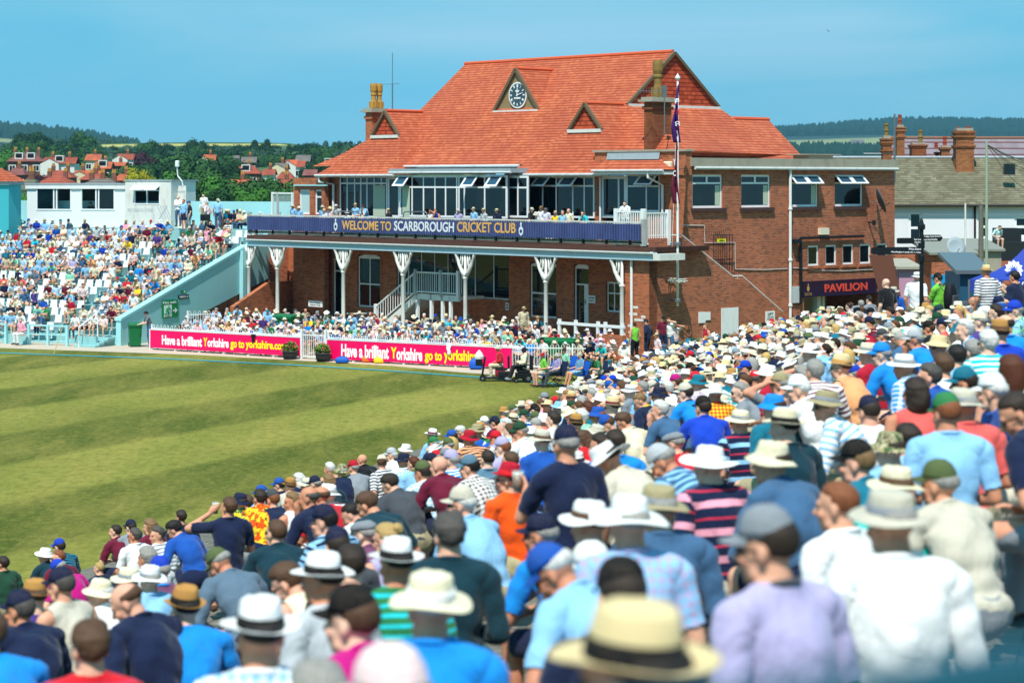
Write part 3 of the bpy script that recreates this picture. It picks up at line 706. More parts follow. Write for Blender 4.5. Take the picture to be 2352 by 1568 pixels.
 # ================================================================ PAVILION
CX,CY=(1491-1176)/FPX*94.0,94.0
def fr(px,a):
 s=(px-1176)/FPX;return(s*(CY+a*UU.y)-(CX+a*UU.x))/(VV.x-s*VV.y)
def sd_(px,b):
 s=(px-1176)/FPX;return(s*(CY+b*VV.y)-(CX+b*VV.x))/(UU.x-s*UU.y)
def hz(py,a,b):return EYE-(py-415)/FPX*(CY+a*UU.y+b*VV.y)
def F(p,a):b=fr(p[0],a);return b,hz(p[1],a,b)
def S(p,b):a=sd_(p[0],b);return a,hz(p[1],a,b)
def worldp(a,b,z):return Vector((CX+a*UU.x+b*VV.x,CY+a*UU.y+b*VV.y,z))
GZ=.55
pav=empty('pavilion',(CX,CY,0),TH,'large red brick pavilion with orange tiled hipped roofs, clock gable and white columned balcony','pavilion')
AW=3.4
# ---- brick walls, one part each
mb=MB();x0,z0=S((2055,600),1.0)
aR=x0;ZS=hz(388,3,1.0)
def wall_with_holes(mb,u0,u1,z0,z1,holes,put):
 """rectangular wall in (u,z) with rectangular holes; put(u0,u1,z0,z1) adds one solid piece"""
 us=sorted({u0,u1}|{h[0]for h in holes}|{h[1]for h in holes});
 for i in range(len(us)-1):
  a,b=us[i],us[i+1];hs=sorted([h for h in holes if h[0]<(a+b)/2<h[1]],key=lambda h:h[2]);z=z0
  for h in hs:
   if h[2]>z:put(a,b,z,h[2])
   z=max(z,h[3])
  if z<z1:put(a,b,z,z1)
def rect(pts,fn,pl):
 (x0,y0),(x1,y1)=pts;a=fn((x0,y0),pl);b=fn((x1,y1),pl);c=fn((x0,y1),pl);d=fn((x1,y0),pl)
 u=sorted((a[0],b[0]));return(u[0],u[1],(c[1]+b[1])/2,(a[1]+d[1])/2)
WB=1.0
big=[rect([z6(178,128),z6(443,414)],S,WB),rect([z6(602,128),z6(860,412)],S,WB),rect([z6(1026,128),z6(1275,410)],S,WB),rect([z6(1418,128),z6(1665,405)],S,WB)]
zt_=sum(h[3]for h in big)/4;zb_=sum(h[2]for h in big)/4;big=[(h[0],h[1],zb_,zt_)for h in big]
sml=[rect([z6(x,735),z6(x+95,908)],S,WB)for x in(1184,1338,1487,1636,1783)]
zt2=sum(h[3]for h in sml)/5;zb2=sum(h[2]for h in sml)/5;sml=[(h[0],h[1],zb2,zt2)for h in sml]
gate=(sd_(z6(1150,0)[0],WB),sd_(z6(1815,0)[0],WB),-1.0,hz(z6(0,1190)[1],10,WB))
mb=MB();wall_with_holes(mb,AW+.35,aR,-1.0,ZS+.25,big+sml+[gate],lambda a,b,z0,z1:mb.box(a,b,WB,WB+.35,z0,z1))
mb.box(aR-.35,aR,WB+.35,12,-1,ZS+.2);mb.build('side_wall',M['brick_side'],pav)
# stair wall along the side: landing level then sloping down
zl=hz(545,3.4,0);aS=sd_(1570,0);aE=sd_(1802,0);am=sd_(z6(545,0)[0],0);am2=sd_(z6(625,0)[0],0)
zm=hz(z6(0,1035)[1],am,0);ze=hz(z6(0,1350)[1],aE,0)
prof=[(0,-1.0),(0,zl),(aS,zl),(am,zm),(am2,zm),(aE,ze),(aE,-1.0)]
mb=MB();mb.slab([(a,0.0,z)for a,z in prof],(0,.30,0));mb.build('stair_wall',M['brick_side'],pav)
mb=MB();mb.box(0,aS,.30,WB,zl-.3,zl-.1)
for i in range(18):t=i/18;mb.box(aS+(aE-aS)*t,aS+(aE-aS)*(t+1/18),.31,WB-.01,zl-.3-(zl-ze)*t-.18,zl-.3-(zl-ze)*t)
mb.build('outer_staircase',M['conc'],pav)
mb=MB();pts=[(0.1,.12,zl+.12),(aS,.12,zl+.12),(am,.12,zm+.12),(am2,.12,zm+.12),(aE,.12,ze+.15)]
mb.tube(pts,.035,8)
for i in range(12):
 t=(i+.5)/12*(aE-aS)+aS
 z=zl+(zm-zl)*(t-aS)/(am-aS)if t<am else(zm if t<am2 else zm+(ze-zm)*(t-am2)/(aE-am2));mb.tube([(t,.12,z+.12),(t,.12,z-.02)],.018,6)
mb.build('handrail',M['white_old'],pav)
# front pier beside the stairs (lit brick, whitened at the foot)
pb=fr(1435,0.0)
mb=MB();mb.box(0.0,1.1,0.30,pb,-1,zl-.45);mb.box(-.003,.5,.0,.30,-1,zl-.45)
mb.build('brick_pier',M['brick'],pav)
mb=MB()
for(x,y,w_)in((1190,1045,40),(1170,1090,55),(1205,1130,60),(1160,1170,50),(1165,1215,60),(1175,1260,60),(1250,1110,30),(1180,1310,60)):
 b_,z_=F(z3(x,y),-.006);b2_,_=F(z3(x+w_,y),-.006);mb.box(-.006,-.001-.001,b2_,b_,z_-.07,z_+.04)
mb.build('whitewashed_bricks',M['white_old'],pav)
# recessed ground floor front with openings
ZD=hz(560,-.4,fr(1300,-.4))
def arch_(x0,y0,x1,y1,zf):return rect([zf(x0,y0),zf(x1,y1)],F,AW)
og=dict(window_l=arch_(1005,775,1175,1170,z2),door_l=arch_(820,800,905,1240,z2),bay=rect([z2(1300,712),z3(357,978)],F,AW),window_r=arch_(497,745,678,1120,z3),door_r=arch_(795,760,895,1170,z3),small=arch_(1013,878,1110,1082,z3))
bl=fr(663,AW)
mb=MB();wall_with_holes(mb,fr(1435,AW),bl,-1,ZD-.2,list(og.values()),lambda a,b,z0,z1:mb.box(AW,AW+.35,a,b,z0,z1))
mb.box(AW-1.6,AW+.35,bl,bl+.4,-1,ZD-.2)
mb.build('ground_floor_wall',M['brick'],pav)
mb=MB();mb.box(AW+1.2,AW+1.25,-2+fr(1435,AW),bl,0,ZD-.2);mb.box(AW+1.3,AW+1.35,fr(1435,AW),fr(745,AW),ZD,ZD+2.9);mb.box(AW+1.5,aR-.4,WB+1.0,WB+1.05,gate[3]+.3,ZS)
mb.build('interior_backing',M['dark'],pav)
mb=MB();mb.box(-.6,AW,fr(1435,AW),bl+1.0,GZ-.6,GZ);mb.build('terrace_floor',M['conc'],pav)
def pane_window(name,plane,u0,u1,z0,z1,side=False,bars=(),mull=(),depth=.1,fw=.06,glass=True,gname='pane'):
 """framed window: frame mesh as the part, glass as its sub-part"""
 mb=MB();d0,d1=plane+depth,plane+depth+.06
 bx=(lambda m,a,b,c,d,e,f:m.box(a,b,e,f,c,d))if side else(lambda m,a,b,c,d,e,f:m.box(e,f,a,b,c,d))
 bx(mb,u0,u0+fw,z0,z1,d0,d1);bx(mb,u1-fw,u1,z0,z1,d0,d1);bx(mb,u0+fw,u1-fw,z0,z0+fw,d0,d1);bx(mb,u0+fw,u1-fw,z1-fw,z1,d0,d1)
 for t in mull:u=u0+(u1-u0)*t;bx(mb,u-fw*.4,u+fw*.4,z0+fw,z1-fw,d0-.002,d1-.002)
 for t in bars:z=z0+(z1-z0)*t;bx(mb,u0+fw,u1-fw,z-fw*.4,z+fw*.4,d0-.004,d1-.004)
 o=mb.build(name,M['upvc'],pav)
 if glass:
  gm=MB();bx(gm,u0+fw,u1-fw,z0+fw,z1-fw,d0+.025,d0+.035);gm.build(gname,M['glass'],o)
 return o
 # arched heads: pale board with a curved brick lintel above
def arched(name,key,door=False):
 u0,u1,z0,z1=og[key];o=pane_window(name,AW,u0,u1,z0,z1-.12,bars=(.46,)if not door else(.7,),mull=(.5,)if not door else(),fw=.085)
 mb=MB();n=10;top=[(AW+.08,u0+(u1-u0)*i/n,z1-.12+.16*math.sin(math.pi*i/n))for i in range(n+1)]
 mb.slab([(AW+.08,u1,z1-.13),(AW+.08,u0,z1-.13)]+top[1:-1],(.06,0,0));mb.build('arched_head',M['upvc'],o);return o
arched('window','window_l');arched('window','window_r')
d=arched('door','door_r',True);d2=pane_window('door',AW,*og['door_l'],bars=(.78,),fw=.09)
for dd,key in((d,'door_r'),(d2,'door_l')):
 u0,u1,z0,z1=og[key];mb=MB();mb.box(AW+.105,AW+.15,u0+.1,u0+.38,z0+.1,z0+(z1-z0)*.66);mb.build('door_leaf',M['white'],dd)
 mb=MB();mb.tube([(AW+.08,u0+.3,z0+1.0),(AW+.08,u0+.3,z0+1.2)],.02,6);mb.build('handle',M['steelgrey'],dd)
pane_window('window',AW,*og['small'],mull=(.5,),bars=(.62,),fw=.08)
pane_window('window',AW,*og['bay'],mull=(.14,.3,.42,.54,.66,.78,.9),fw=.07,gname='pane')
# balcony: floor, beam, gutter, brackets and columns
AB=-.4;bL=fr(567,AB);bR=fr(1478,AB);zB0=hz(578,AB,bR)
mb=MB();mb.box(AB,AW,bR-.35,bL,ZD-.26,ZD-.04);mb.box(0,AW,-0.0+.001,bR-.35,ZD-.26,ZD-.06);mb.build('balcony_floor',painted('dark_timber','#5b3a30',.8,.3),pav)
mb=MB();mb.box(AB+.10,AB+.28,bR-.55,bL+.1,ZD-.62,ZD-.265);mb.build('fascia_beam',painted('pale_blue_beam','#a9c4cf',.6,.2),pav)
mb=MB();mb.tube([(AB+.04,bR-.55,ZD-.30),(AB+.04,bL+.1,ZD-.30)],.06,8);mb.build('gutter',M['gutter'],pav)
mb=MB();mb.box(AB+.02,AB+1.6,bR-.95,bR-.55,ZD-.60,ZD-.32);mb.build('beam_end_box',M['white_old'],pav)
cols=[z2(188,0)[0],z2(403,0)[0],z2(900,0)[0],z2(1350,0)[0],z3(63,0)[0],z3(608,0)[0],z3(1122,0)[0]]
zcap=ZD-.62
for i,px in enumerate(cols):
 b=fr(px,AB+.2);a=AB+.2;zc=zcap-1.12
 mb=MB();mb.lathe([(.16,GZ-.3),(.16,GZ+.2),(.12,GZ+.3),(.10,GZ+.45),(.095,zc-.1),(.12,zc-.06),(.14,zc-.02),(.12,zc+.02),(.07,zc+.05),(.055,zcap-.02)],(a,b,0),14)
 c=mb.build('column',M['white_old'],pav,smooth=True)
 mb=MB()
 for s in(-1,1):
  if i==6 and s<0:continue
  p=[(a,b+s*.05,zc+.05),(a,b+s*.22,zc+.28),(a,b+s*.42,zc+.62),(a,b+s*.62,zcap-.12),(a,b+s*.66,zcap)]
  mb.tube(p,[.10,.10,.095,.09,.09],8);mb.tube([(a,b+s*.28,zc+.36),(a,b+s*.20,zc+.62),(a,b+s*.16,zcap)],.045,6)
  mb.tube([(a,b+s*.34,zc+.62),(a,b+s*.30,zcap)],.04,6)
 mb.build('bracket',M['white_old'],c,smooth=True)
 # balustrade behind the banner, end balustrade
def balustrade(name,pts,z0,h,parent,m,step=.13,post=.09,r=.02):
 mb=MB();
 for(p,q)in zip(pts[:-1],pts[1:]):
  p=Vector(p);q=Vector(q);n=max(2,int((q-p).length/step));d=(q-p).normalized();nx=Vector((-d.y,d.x,0))
  for zz in(z0+.08,z0+h):mb.slab([p+nx*.03+Vector((0,0,zz-.03)),p-nx*.03+Vector((0,0,zz-.03)),q-nx*.03+Vector((0,0,zz-.03)),q+nx*.03+Vector((0,0,zz-.03))],(0,0,.06))
  for i in range(n):c=p+(q-p)*(i+.5)/n;mb.box(c.x-r,c.x+r,c.y-r,c.y+r,z0+.1,z0+h-.03)
  for c in(p,q):mb.box(c.x-post,c.x+post,c.y-post,c.y+post,z0,z0+h+.14)
 return mb.build(name,m,parent)
zbal=hz(500,AB,bL);RH=hz(502,AB,fr(1000,AB))-ZD
balustrade('balustrade',[(AB+.10,bR+.1,0),(AB+.10,bL-.1,0)],ZD,RH,pav,M['white_old'],.16)
balustrade('balustrade',[(AB+.10,bR+.1,0),(1.25,bR+.1,0)],ZD,hz(490,AB,bR)-ZD,pav,M['white'],.13)
balustrade('balustrade',[(AB+.30,fr(1478,AB+.3),0),(AB+.30,fr(1416,AB+.3),0)],ZD,hz(490,AB,bR)-ZD+.05,pav,M['white'],.13)
balustrade('balustrade',[(AB+.1,bL-.1,0),(1.6,bL-.1,0)],ZD,RH,pav,M['white'],.13)
# glass wind screens at the far left end
mb=MB();zs=hz(442,1.0,bL)
for p,q in(((1.2,bL-.1),(1.2,fr(638,1.2))),((1.2,fr(638,1.2)),(1.2,fr(672,1.2)))):
 for c in(p,q):mb.box(c[0]-.05,c[0]+.05,c[1]-.05,c[1]+.05,ZD,zs+.02)
 mb.box(p[0]-.04,p[0]+.04,q[1]+.05,p[1]-.05,zs-.08,zs)
scr=mb.build('wind_screen',M['white'],pav)
def screenglass(g,b):b.inputs['Transmission Weight'].default_value=0.0;b.inputs['Alpha'].default_value=.22
M['clear']=mat('clear_glass','#c8dcdc',.05,spec=.5,fn=screenglass)
mb=MB();mb.box(1.19,1.21,fr(672,1.2),bL-.1,ZD+.1,zs-.1);mb.build('pane',M['clear'],scr)
# ---- first floor fronts (glazed bays), set at the eaves
ZF=hz(500,AW,fr(1000,AW))-1.2;ZE=hz(398,AW-.5,fr(1250,AW));ZT=ZE-.1
FZ=ZD
def glazed(name,x0,x1,yt,yb,zf,plane=AW,mull=(),bars=(.62,),fw=.09,open_=()):
 u0,u1=sorted((fr(x0,plane),fr(x1,plane)));um=(u0+u1)/2;z1=hz(yt,plane,um);z0=hz(yb,plane,um)
 w_=pane_window(name,plane,u0,u1,FZ+.02 if z0<FZ+.5 else z0,z1,bars=bars,mull=mull,fw=fw,depth=.0);return w_,u0,u1,z1
def opened(u0,u1,z0,z1,plane,out=.45,side=False):
 """top-hung casement pushed outwards"""
 mb=MB();
 P=(lambda u,z,d:(u,plane-d,z))if side else(lambda u,z,d:(plane-d,u,z))
 q=[(u0,z1,.03),(u1,z1,.03),(u1,z0,out),(u0,z0,out)]
 def bar(p,r):mb.slab([P(*p[0]),P(*p[1]),P(*p[2]),P(*p[3])],Vector(P(0,0,0))-Vector(P(0,0,-.04)))
 lerp=lambda a,b,t:tuple(a[i]+(b[i]-a[i])*t for i in range(3))
 A,B,C_,D=q;t=.12
 bar((A,B,lerp(B,C_,t*1.3),lerp(A,D,t*1.3)),0);bar((lerp(A,D,1-t*1.3),lerp(B,C_,1-t*1.3),C_,D),0)
 a2,d2,b2,c2=lerp(A,D,t*1.3),lerp(A,D,1-t*1.3),lerp(B,C_,t*1.3),lerp(B,C_,1-t*1.3)
 bar((a2,lerp(a2,b2,t),lerp(d2,c2,t),d2),0);bar((lerp(a2,b2,1-t),b2,c2,lerp(d2,c2,1-t)),0)
 o=mb.build('open_casement',M['upvc'],pav)
 gm=MB();gm.slab([P(*a2),P(*b2),P(*c2),P(*d2)],Vector(P(0,0,0))-Vector(P(0,0,-.012)));gm.build('pane',mat_glass_blue(),o)
_gb=[]
def mat_glass_blue():
 if not _gb:_gb.append(mat('reflecting_glass','#2b4a60',.05,spec=.9))
 return _gb[0]
w1,*_=glazed('window',z4(548,0)[0],z4(985,0)[0],404,500,0,mull=(.12,.27,.42,.55,.68,.84),bars=(.82,),fw=.10)
w2,*_=glazed('door',z4(990,0)[0],z4(1100,0)[0],406,500,0,mull=(),bars=(),fw=.13)
pm=AW-1.4
w3,u0,u1,zt3=glazed('window',z4(1100,0)[0],z4(2085,0)[0],403,500,0,plane=pm,mull=(.20,.385,.435,.455,.56,.66,.77,.88),bars=(.72,),fw=.10)
w4,*_=glazed('window',z4(2090,0)[0],z3(487,0)[0],404,500,0,plane=AW-1.0,mull=(.5,),bars=(.72,),fw=.10)
w5,*_=glazed('window',z3(488,0)[0],z3(935,0)[0],404,500,0,mull=(.15,.32,.57,.78),bars=(.76,),fw=.09)
w6,*_=glazed('window',z3(1150,0)[0],z3(1378,0)[0],400,z3(0,405)[1],0,mull=(.4,),bars=(.68,),fw=.09)
w7,*_=glazed('door',z3(985,0)[0],z3(1148,0)[0],405,500,0,mull=(.3,),bars=(),fw=.12)
def opened_px(pts,plane,out=.5):
 (x0,y0),(x1,y1)=pts;u0,u1=sorted((fr(x0,plane),fr(x1,plane)));um=(u0+u1)/2;opened(u0,u1,hz(y1,plane,um),hz(y0,plane,um),plane,out)
for p,pl in(([z4(1100,1242),z4(1205,1340)],pm),([z4(1725,1240),z4(1835,1345)],pm),([z4(1945,1240),z4(2058,1345)],pm),([z5(140,1055),z5(243,1130)],AW),([z5(340,1055),z5(455,1130)],AW),([z5(935,1045),z5(1070,1120)],AW)):opened_px(p,pl)
mb=MB()
for x0,x1,zz,pl in((1125,1215,z2,AW),(1345,1400,z2,pm)):
 u0,u1=sorted((fr(zz(x0,0)[0],pl),fr(zz(x1,0)[0],pl)))
 for i in range(12):u=u0+(u1-u0)*i/12;mb.box(pl-.004-.003*(i%2),pl+.012,u,u+(u1-u0)/12.5,FZ+.3,ZE-.6)
mb.build('curtain',M['curtain'],pav)
# brick bits of the upper floor
mb=MB();b0=fr(z3(940,0)[0],AW);b1=fr(z3(985,0)[0],AW);mb.box(AW-.02,AW+.3,b1,b0,ZD-.2,ZE)
b0=fr(z3(1378,0)[0],AW);mb.box(AW-.02,AW+.35,WB-.001,b0,ZD-.2,ZE+.8)
b0=fr(z4(545,0)[0],AW);b1=fr(742,AW);mb.box(AW,AW+.35,b0,b1,ZD-.2,ZE)
u0,u1=sorted((fr(z3(1150,0)[0],AW),fr(z3(1378,0)[0],AW)));mb.box(AW-.01,AW+.2,u0,u1,ZD-.2,hz(z3(0,408)[1],AW,u0))
mb.build('upper_brickwork',M['brick'],pav)
# left annexe: low brick block with two windows
bA,bB=fr(675,AW),fr(745,AW);zA_=hz(402,AW,bA);
h1=rect([z2(562,283),z2(645,470)],F,AW-.6);h2=rect([z2(680,283),z2(735,470)],F,AW-.6)
pl=AW-.6;mb=MB();wall_with_holes(mb,fr(745,pl),fr(674,pl),ZD-5,hz(z2(0,195)[1],pl,bA),[h1,h2],lambda a,b,z0,z1:mb.box(pl,pl+.3,a,b,z0,z1));mb.box(pl+.3,pl+4,fr(674,pl)-.3,fr(674,pl),ZD-5,hz(z2(0,195)[1],pl,bA));mb.build('annexe_wall',M['brick'],pav)
pane_window('window',pl,*h1,fw=.10);pane_window('window',pl,*h2,fw=.10,bars=(.7,))
mb=MB();mb.box(pl+.12,pl+.13,h1[0]+.1,h1[1]-.1,h1[2]+.1,h1[3]-.1);mb.build('blind',mat('pale_blind','#b8d4d4',.8),pav)
mb=MB();zq=hz(z2(0,250)[1],pl,bA);mb.box(pl-.12,pl,fr(745,pl)-.3,fr(678,pl),zq-.04,zq+.03);mb.build('canopy',M['duck'],pav)
# ---- roofs
P3=lambda a,b,z:(a,b,z)
AR=10.2
def fpt(px,py,a):b=fr(px,a);return(a,b,hz(py,a,b))
bn=fr(1545,AR);bf=fr(1068,AR);zr=(hz(118,AR,bn)+hz(148,AR,bf))/2
gaz=sd_(1437,bn),sd_(1650,bn);zg=(hz(240,gaz[0],bn)+hz(246,gaz[1],bn))/2;half=(gaz[1]-gaz[0])/2;AR=(gaz[0]+gaz[1])/2
pit=(zr-zg)/half;ae=AW+.25;zeM=hz(379,ae,fr(1060,ae));
SB=3.0;zSE=hz(375,14,SB);aSE=sd_(1857,SB);bLe=bf+5.0
zfe=zr-pit*(AR-ae)
prof_f=[(AR,zr),(gaz[0],zg),(ae+1.1,zeM+(zg-zeM)*.22),(ae,zeM)]
aBk=2*AR-ae
mb=MB()
N1,F1=(AR,bn,zr),(AR,bf,zr)
gL,gR=(gaz[0],bn,zg),(gaz[1],bn,zg);gL2,gR2=(gaz[0],bf,zg),(gaz[1],bf,zg)
eNF,eNB=(ae,SB-1.6,zeM),(aSE,SB,zSE);eFF,eFB=(ae,bLe,zeM),(aBk,bLe,zeM)
k1=(ae+1.1,SB-.9,zeM+(zg-zeM)*.20);k2=(ae+1.1,bLe-.9,zeM+(zg-zeM)*.20)
kB=(aSE-.7,SB+.9,zSE+.42);kF=(ae+1.1,SB+.9,zSE+.5)
mb.add([N1,F1,gL2,gL],[(0,1,2,3)]);mb.add([gL,gL2,k2,k1],[(0,1,2,3)]);mb.add([k1,k2,eFF,eNF],[(0,1,2,3)])
mb.add([N1,F1,gR2,gR],[(0,1,2,3)]);mb.add([gR,gR2,(aBk,bLe,zeM),(aSE+.2,SB+1,zSE)],[(0,1,2,3)])
mb.add([gL,gR,kB,k1],[(0,1,2,3)]);mb.add([k1,kB,eNB,(ae,SB,zSE)],[(0,1,2,3)]);mb.add([(ae,SB,zSE),k1,eNF],[(0,1,2)])
mb.add([gL2,gR2,eFB,k2],[(0,1,2,3)]);mb.add([k2,eFB,eFF],[(0,1,2)])
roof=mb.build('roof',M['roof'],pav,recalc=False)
# rear wing roof seen to the right
wa=sd_(1700,6.0);mb=MB();a0=sd_(1690,8.0);a1=sd_(1765,8.0);zw=hz(275,a1,8.0)
mb.add([(a0-4,8,zw),(a1,8,zw),(a1+2.9,SB,zSE),(a0-4,SB,zSE)],[(0,1,2,3)]);mb.add([(a1,8,zw),(a1+2.9,SB,zSE),(a1+2.9,13,zSE)],[(0,1,2)])
mb.add([(a0-4,8,zw),(a1,8,zw),(a1+2.9,13,zSE),(a0-4,13,zSE)],[(0,1,2,3)])
k=None
a2=sd_(1857,SB)
mb2=MB();mb2 .add([(a1-6,8,zw),(a1,8,zw),(a2,SB,zSE),(a2-8,SB,zSE)],[(0,1,2,3)]);mb2 .add([(a1,8,zw),(a2,SB,zSE),(a2-2.5,13,zSE)],[(0,1,2)])
mb2 .build('wing_roof',M['roof'],pav,recalc=False)
def ridge(pts,r=.11):mb=MB();mb.tube(pts,r,8);return mb.build('ridge_tiles',M['ridge'],pav)
ridge([N1,F1]);ridge([(a1-3,8,zw),(a1,8,zw)])
# tile-hung gable with barge boards
def gablet(apex,l,r,m,front,wide=.10,back=.0,bm='white_old'):
 mb=MB();d=Vector((-.0,0,0));A,Bq,Cq=Vector(apex),Vector(l),Vector(r)
 mb.add([A,Bq,Cq],[(0,1,2)]);g=mb.build('gable',m,pav,recalc=False)
 out=Vector((-1,0,0))if front else Vector((0,-1,0));c=(A+Bq+Cq)/3;mb=MB()
 for p,q in((A,Bq),(A,Cq)):
  i=(c-(p+q)/2).normalized()*wide;o2=-i*.6
  mb.slab([p+o2+Vector((0,0,.03)),q+o2,q+i,p+i],out*.14)
 mb.build('barge_board',painted('dark_barge_board','#6a5a44',.8,.3)if m is not M['hung']or True else None,pav)
 mb=MB();
 mb.slab([Bq+Vector((0,0,-.16)),Cq+Vector((0,0,-.16)),Cq+Vector((0,0,.0)),Bq+Vector((0,0,.0))],out*.16);mb.build('gable_sill',M['white_old'],pav);return g
gablet((AR,bn-.03,zr-.05),(gaz[0]+.05,bn-.03,zg+.02),(gaz[1]-.05,bn-.03,zg+.02),M['hung'],False)
# front bays: hipped roofs with small tile-hung gablets
def bay(apx,lpx,rpx,e0,e1,ae_,ridge_to,zoom=None):
 ze=hz(e0[1],ae_,fr((e0[0]+e1[0])/2,ae_));bl_,br_=fr(e0[0],ae_),fr(e1[0],ae_)
 ag=ae_+1.75;ba,za=fr(apx[0],ag),hz(apx[1],ag,fr(apx[0],ag));b1_,b2_=fr(lpx[0],ag),fr(rpx[0],ag);zb=(hz(lpx[1],ag,b1_)+hz(rpx[1],ag,b2_))/2
 bm_=(b1_+b2_)/2;ba=bm_;A=(ag,ba,za);Lq=(ag,b1_,zb);Rq=(ag,b2_,zb);back=AR-(zr-za)/pit+.3
 mb=MB();kz=ze+(zb-ze)*.2;ks=.45
 kl=(ae_+.55,b1_+(bl_-b1_)*(1-ks+.25),kz);kr=(ae_+.55,b2_+(br_-b2_)*(1-ks+.25),kz)
 eL,eR=(ae_,bl_,ze),(ae_,br_,ze);bkz=ze
 mb.add([Lq,Rq,kr,kl],[(0,1,2,3)]);mb.add([kl,kr,eR,eL],[(0,1,2,3)])
 for sgn,G_,K_,E_,bb in((1,Lq,kl,eL,bl_),(-1,Rq,kr,eR,br_)):
  bk=back+2.5;mb.add([A,G_,(bk,G_[1],zb),(bk,ba,za)],[(0,1,2,3)]);mb.add([G_,K_,(bk,K_[1],kz),(bk,G_[1],zb)],[(0,1,2,3)]);mb.add([K_,E_,(bk,bb,ze),(bk,K_[1],kz)],[(0,1,2,3)])
 mb.build('bay_roof',M['roof'],pav,recalc=False);ridge([A,(back+.5,ba,za)],.09)
 gablet((ag-.03,ba,za-.04),(ag-.03,b1_-.03,zb+.02),(ag-.03,b2_+.03,zb+.02),M['hung'],True,.08)
 mb=MB();mb.tube([(ae_-.05,bl_,ze-.05),(ae_-.05,br_,ze-.05)],.07,8);mb.build('gutter',M['gutter'],pav)
 mb=MB();mb.box(ae_+.05,AW+.3,min(bl_,br_)+.1,max(bl_,br_)-.1,ze-.14,ze-.09);mb.build('soffit',M['white'],pav)
 return ze
AE=AW-.75
bay(z4(982,650),z4(850,880),z4(1105,876),(725,401),(905,401),AE,0)
bay(z5(517,487),z5(383,695),z5(645,693),(1162,399),(1400,396),AE,0)
# clock dormer on the front slope
agc=AR-(zr-hz(250,8,fr(1188,8)))/pit
A=fpt(*z4(2178,262),agc);Lq=fpt(*z4(1975,655),agc);Rq=fpt(*z4(2392,640),agc);zb=(Lq[2]+Rq[2])/2
mb=MB();bk=AR-(zr-A[2])/pit+.3;mb.add([A,(agc,Lq[1],zb),(agc+.1,Lq[1],zb),(bk,A[1],A[2])],[(0,1,2,3)]);mb.add([A,(agc,Rq[1],zb),(agc+.1,Rq[1],zb),(bk,A[1],A[2])],[(0,1,2,3)])
mb.build('dormer_roof',M['roof'],pav,recalc=False);ridge([A,(bk,A[1],A[2])],.09)
M['potold']=M['potold']if 'potold' in M else painted('sooty_pot','#8a6f3c',.9,.5,'#3a3020',6)
M['rough']=painted('roughcast_render','#8d7a5a',.95,.5,'#b08a3a',1.5)
gablet((agc-.03,A[1],A[2]-.04),(agc-.03,Lq[1]-.03,zb+.02),(agc-.03,Rq[1]+.03,zb+.02),M['rough'],True,.09)
cc=F(z4(2185,508),agc-.1);cw=abs(fr(z4(2110,0)[0],agc-.1)-fr(z4(2260,0)[0],agc-.1))/2;chh=(hz(z4(0,377)[1],agc,cc[0])-hz(z4(0,640)[1],agc,cc[0]))/2
cr=(cw+chh)/2;CK=Matrix.Translation((agc-.12,cc[0],cc[1]))@Matrix(((0,0,-1,0),(-1,0,0,0),(0,1,0,0),(0,0,0,1)))
def disc(name,r,d,m,par,n=40):
 mb=MB();mb.add([CK@Vector((r*math.cos(q*2*math.pi/n),r*math.sin(q*2*math.pi/n),z))for z in(d,-.08)for q in range(n)],[tuple(range(n)),tuple(range(2*n-1,n-1,-1))]+[(i,(i+1)%n,(i+1)%n+n,i+n)for i in range(n)]);return mb.build(name,m,par)
clk=disc('clock',cr,.0,M['white'],pav);disc('dial',cr*.88,.012,mat('slate_blue_dial','#35535f',.6),clk)
for i,s_ in enumerate(('XII','I','II','III','IIII','V','VI','VII','VIII','IX','X','XI')):
 an=R(90-30*i);text('numeral',s_,cr*.27,M['lwhite'],CK@Matrix.Translation((cr*.70*math.cos(an),cr*.70*math.sin(an),.02))@Matrix.Rotation(an-R(90),4,'Z'),clk,.55,.008,.003)
for an,l,w_ in((R(87),.62,.035),(R(15),.62,.03)):
 mb=MB();d_=Vector((math.cos(an),math.sin(an),0));p_=Vector((-d_.y,d_.x,0))*cr*w_
 mb.slab([CK@(q+Vector((0,0,.03)))for q in(-d_*cr*.1+p_,-d_*cr*.1-p_,d_*cr*l-p_*.6,d_*cr*l+p_*.6)],(-.02,0,0));mb.build('clock_hand',M['lwhite'],clk)
text('lettering','TETLEY',cr*.17,M['lwhite'],CK@Matrix.Translation((0,cr*.30,.02)),clk,.8,.006,.003);text('lettering','BITTERMEN',cr*.17,M['lwhite'],CK@Matrix.Translation((0,-cr*.24,.02)),clk,.8,.006,.003)
# middle: gutter of the main roof, flat roof of the glazed bay
u0,u1=sorted((fr(930,ae),fr(1185,ae)));mb=MB();mb.tube([(ae-.05,u0-.3,zeM-.06),(ae-.05,u1+.1,zeM-.06)],.07,8);mb.build('gutter',M['gutter'],pav)
zf3=zt3+.12;uu0,uu1=sorted((fr(905,pm),fr(1175,pm)))
mb=MB();mb.box(pm-.25,ae+.4,uu0-.2,uu1+.1,zf3,zf3+.22);mb.build('flat_roof',M['lead'],pav)
mb=MB();mb.box(ae-.02,ae+.2,uu0,uu1,zf3+.22,zeM);mb.build('painted_eave_shade',M['dark'],pav)  # near-black box standing in for the shade below the main eave
mb=MB();mb.tube([(pm-.28,uu0-.25,zf3+.02),(pm-.28,uu1+.1,zf3+.02)],.055,8);mb.build('gutter',M['gutter'],pav)
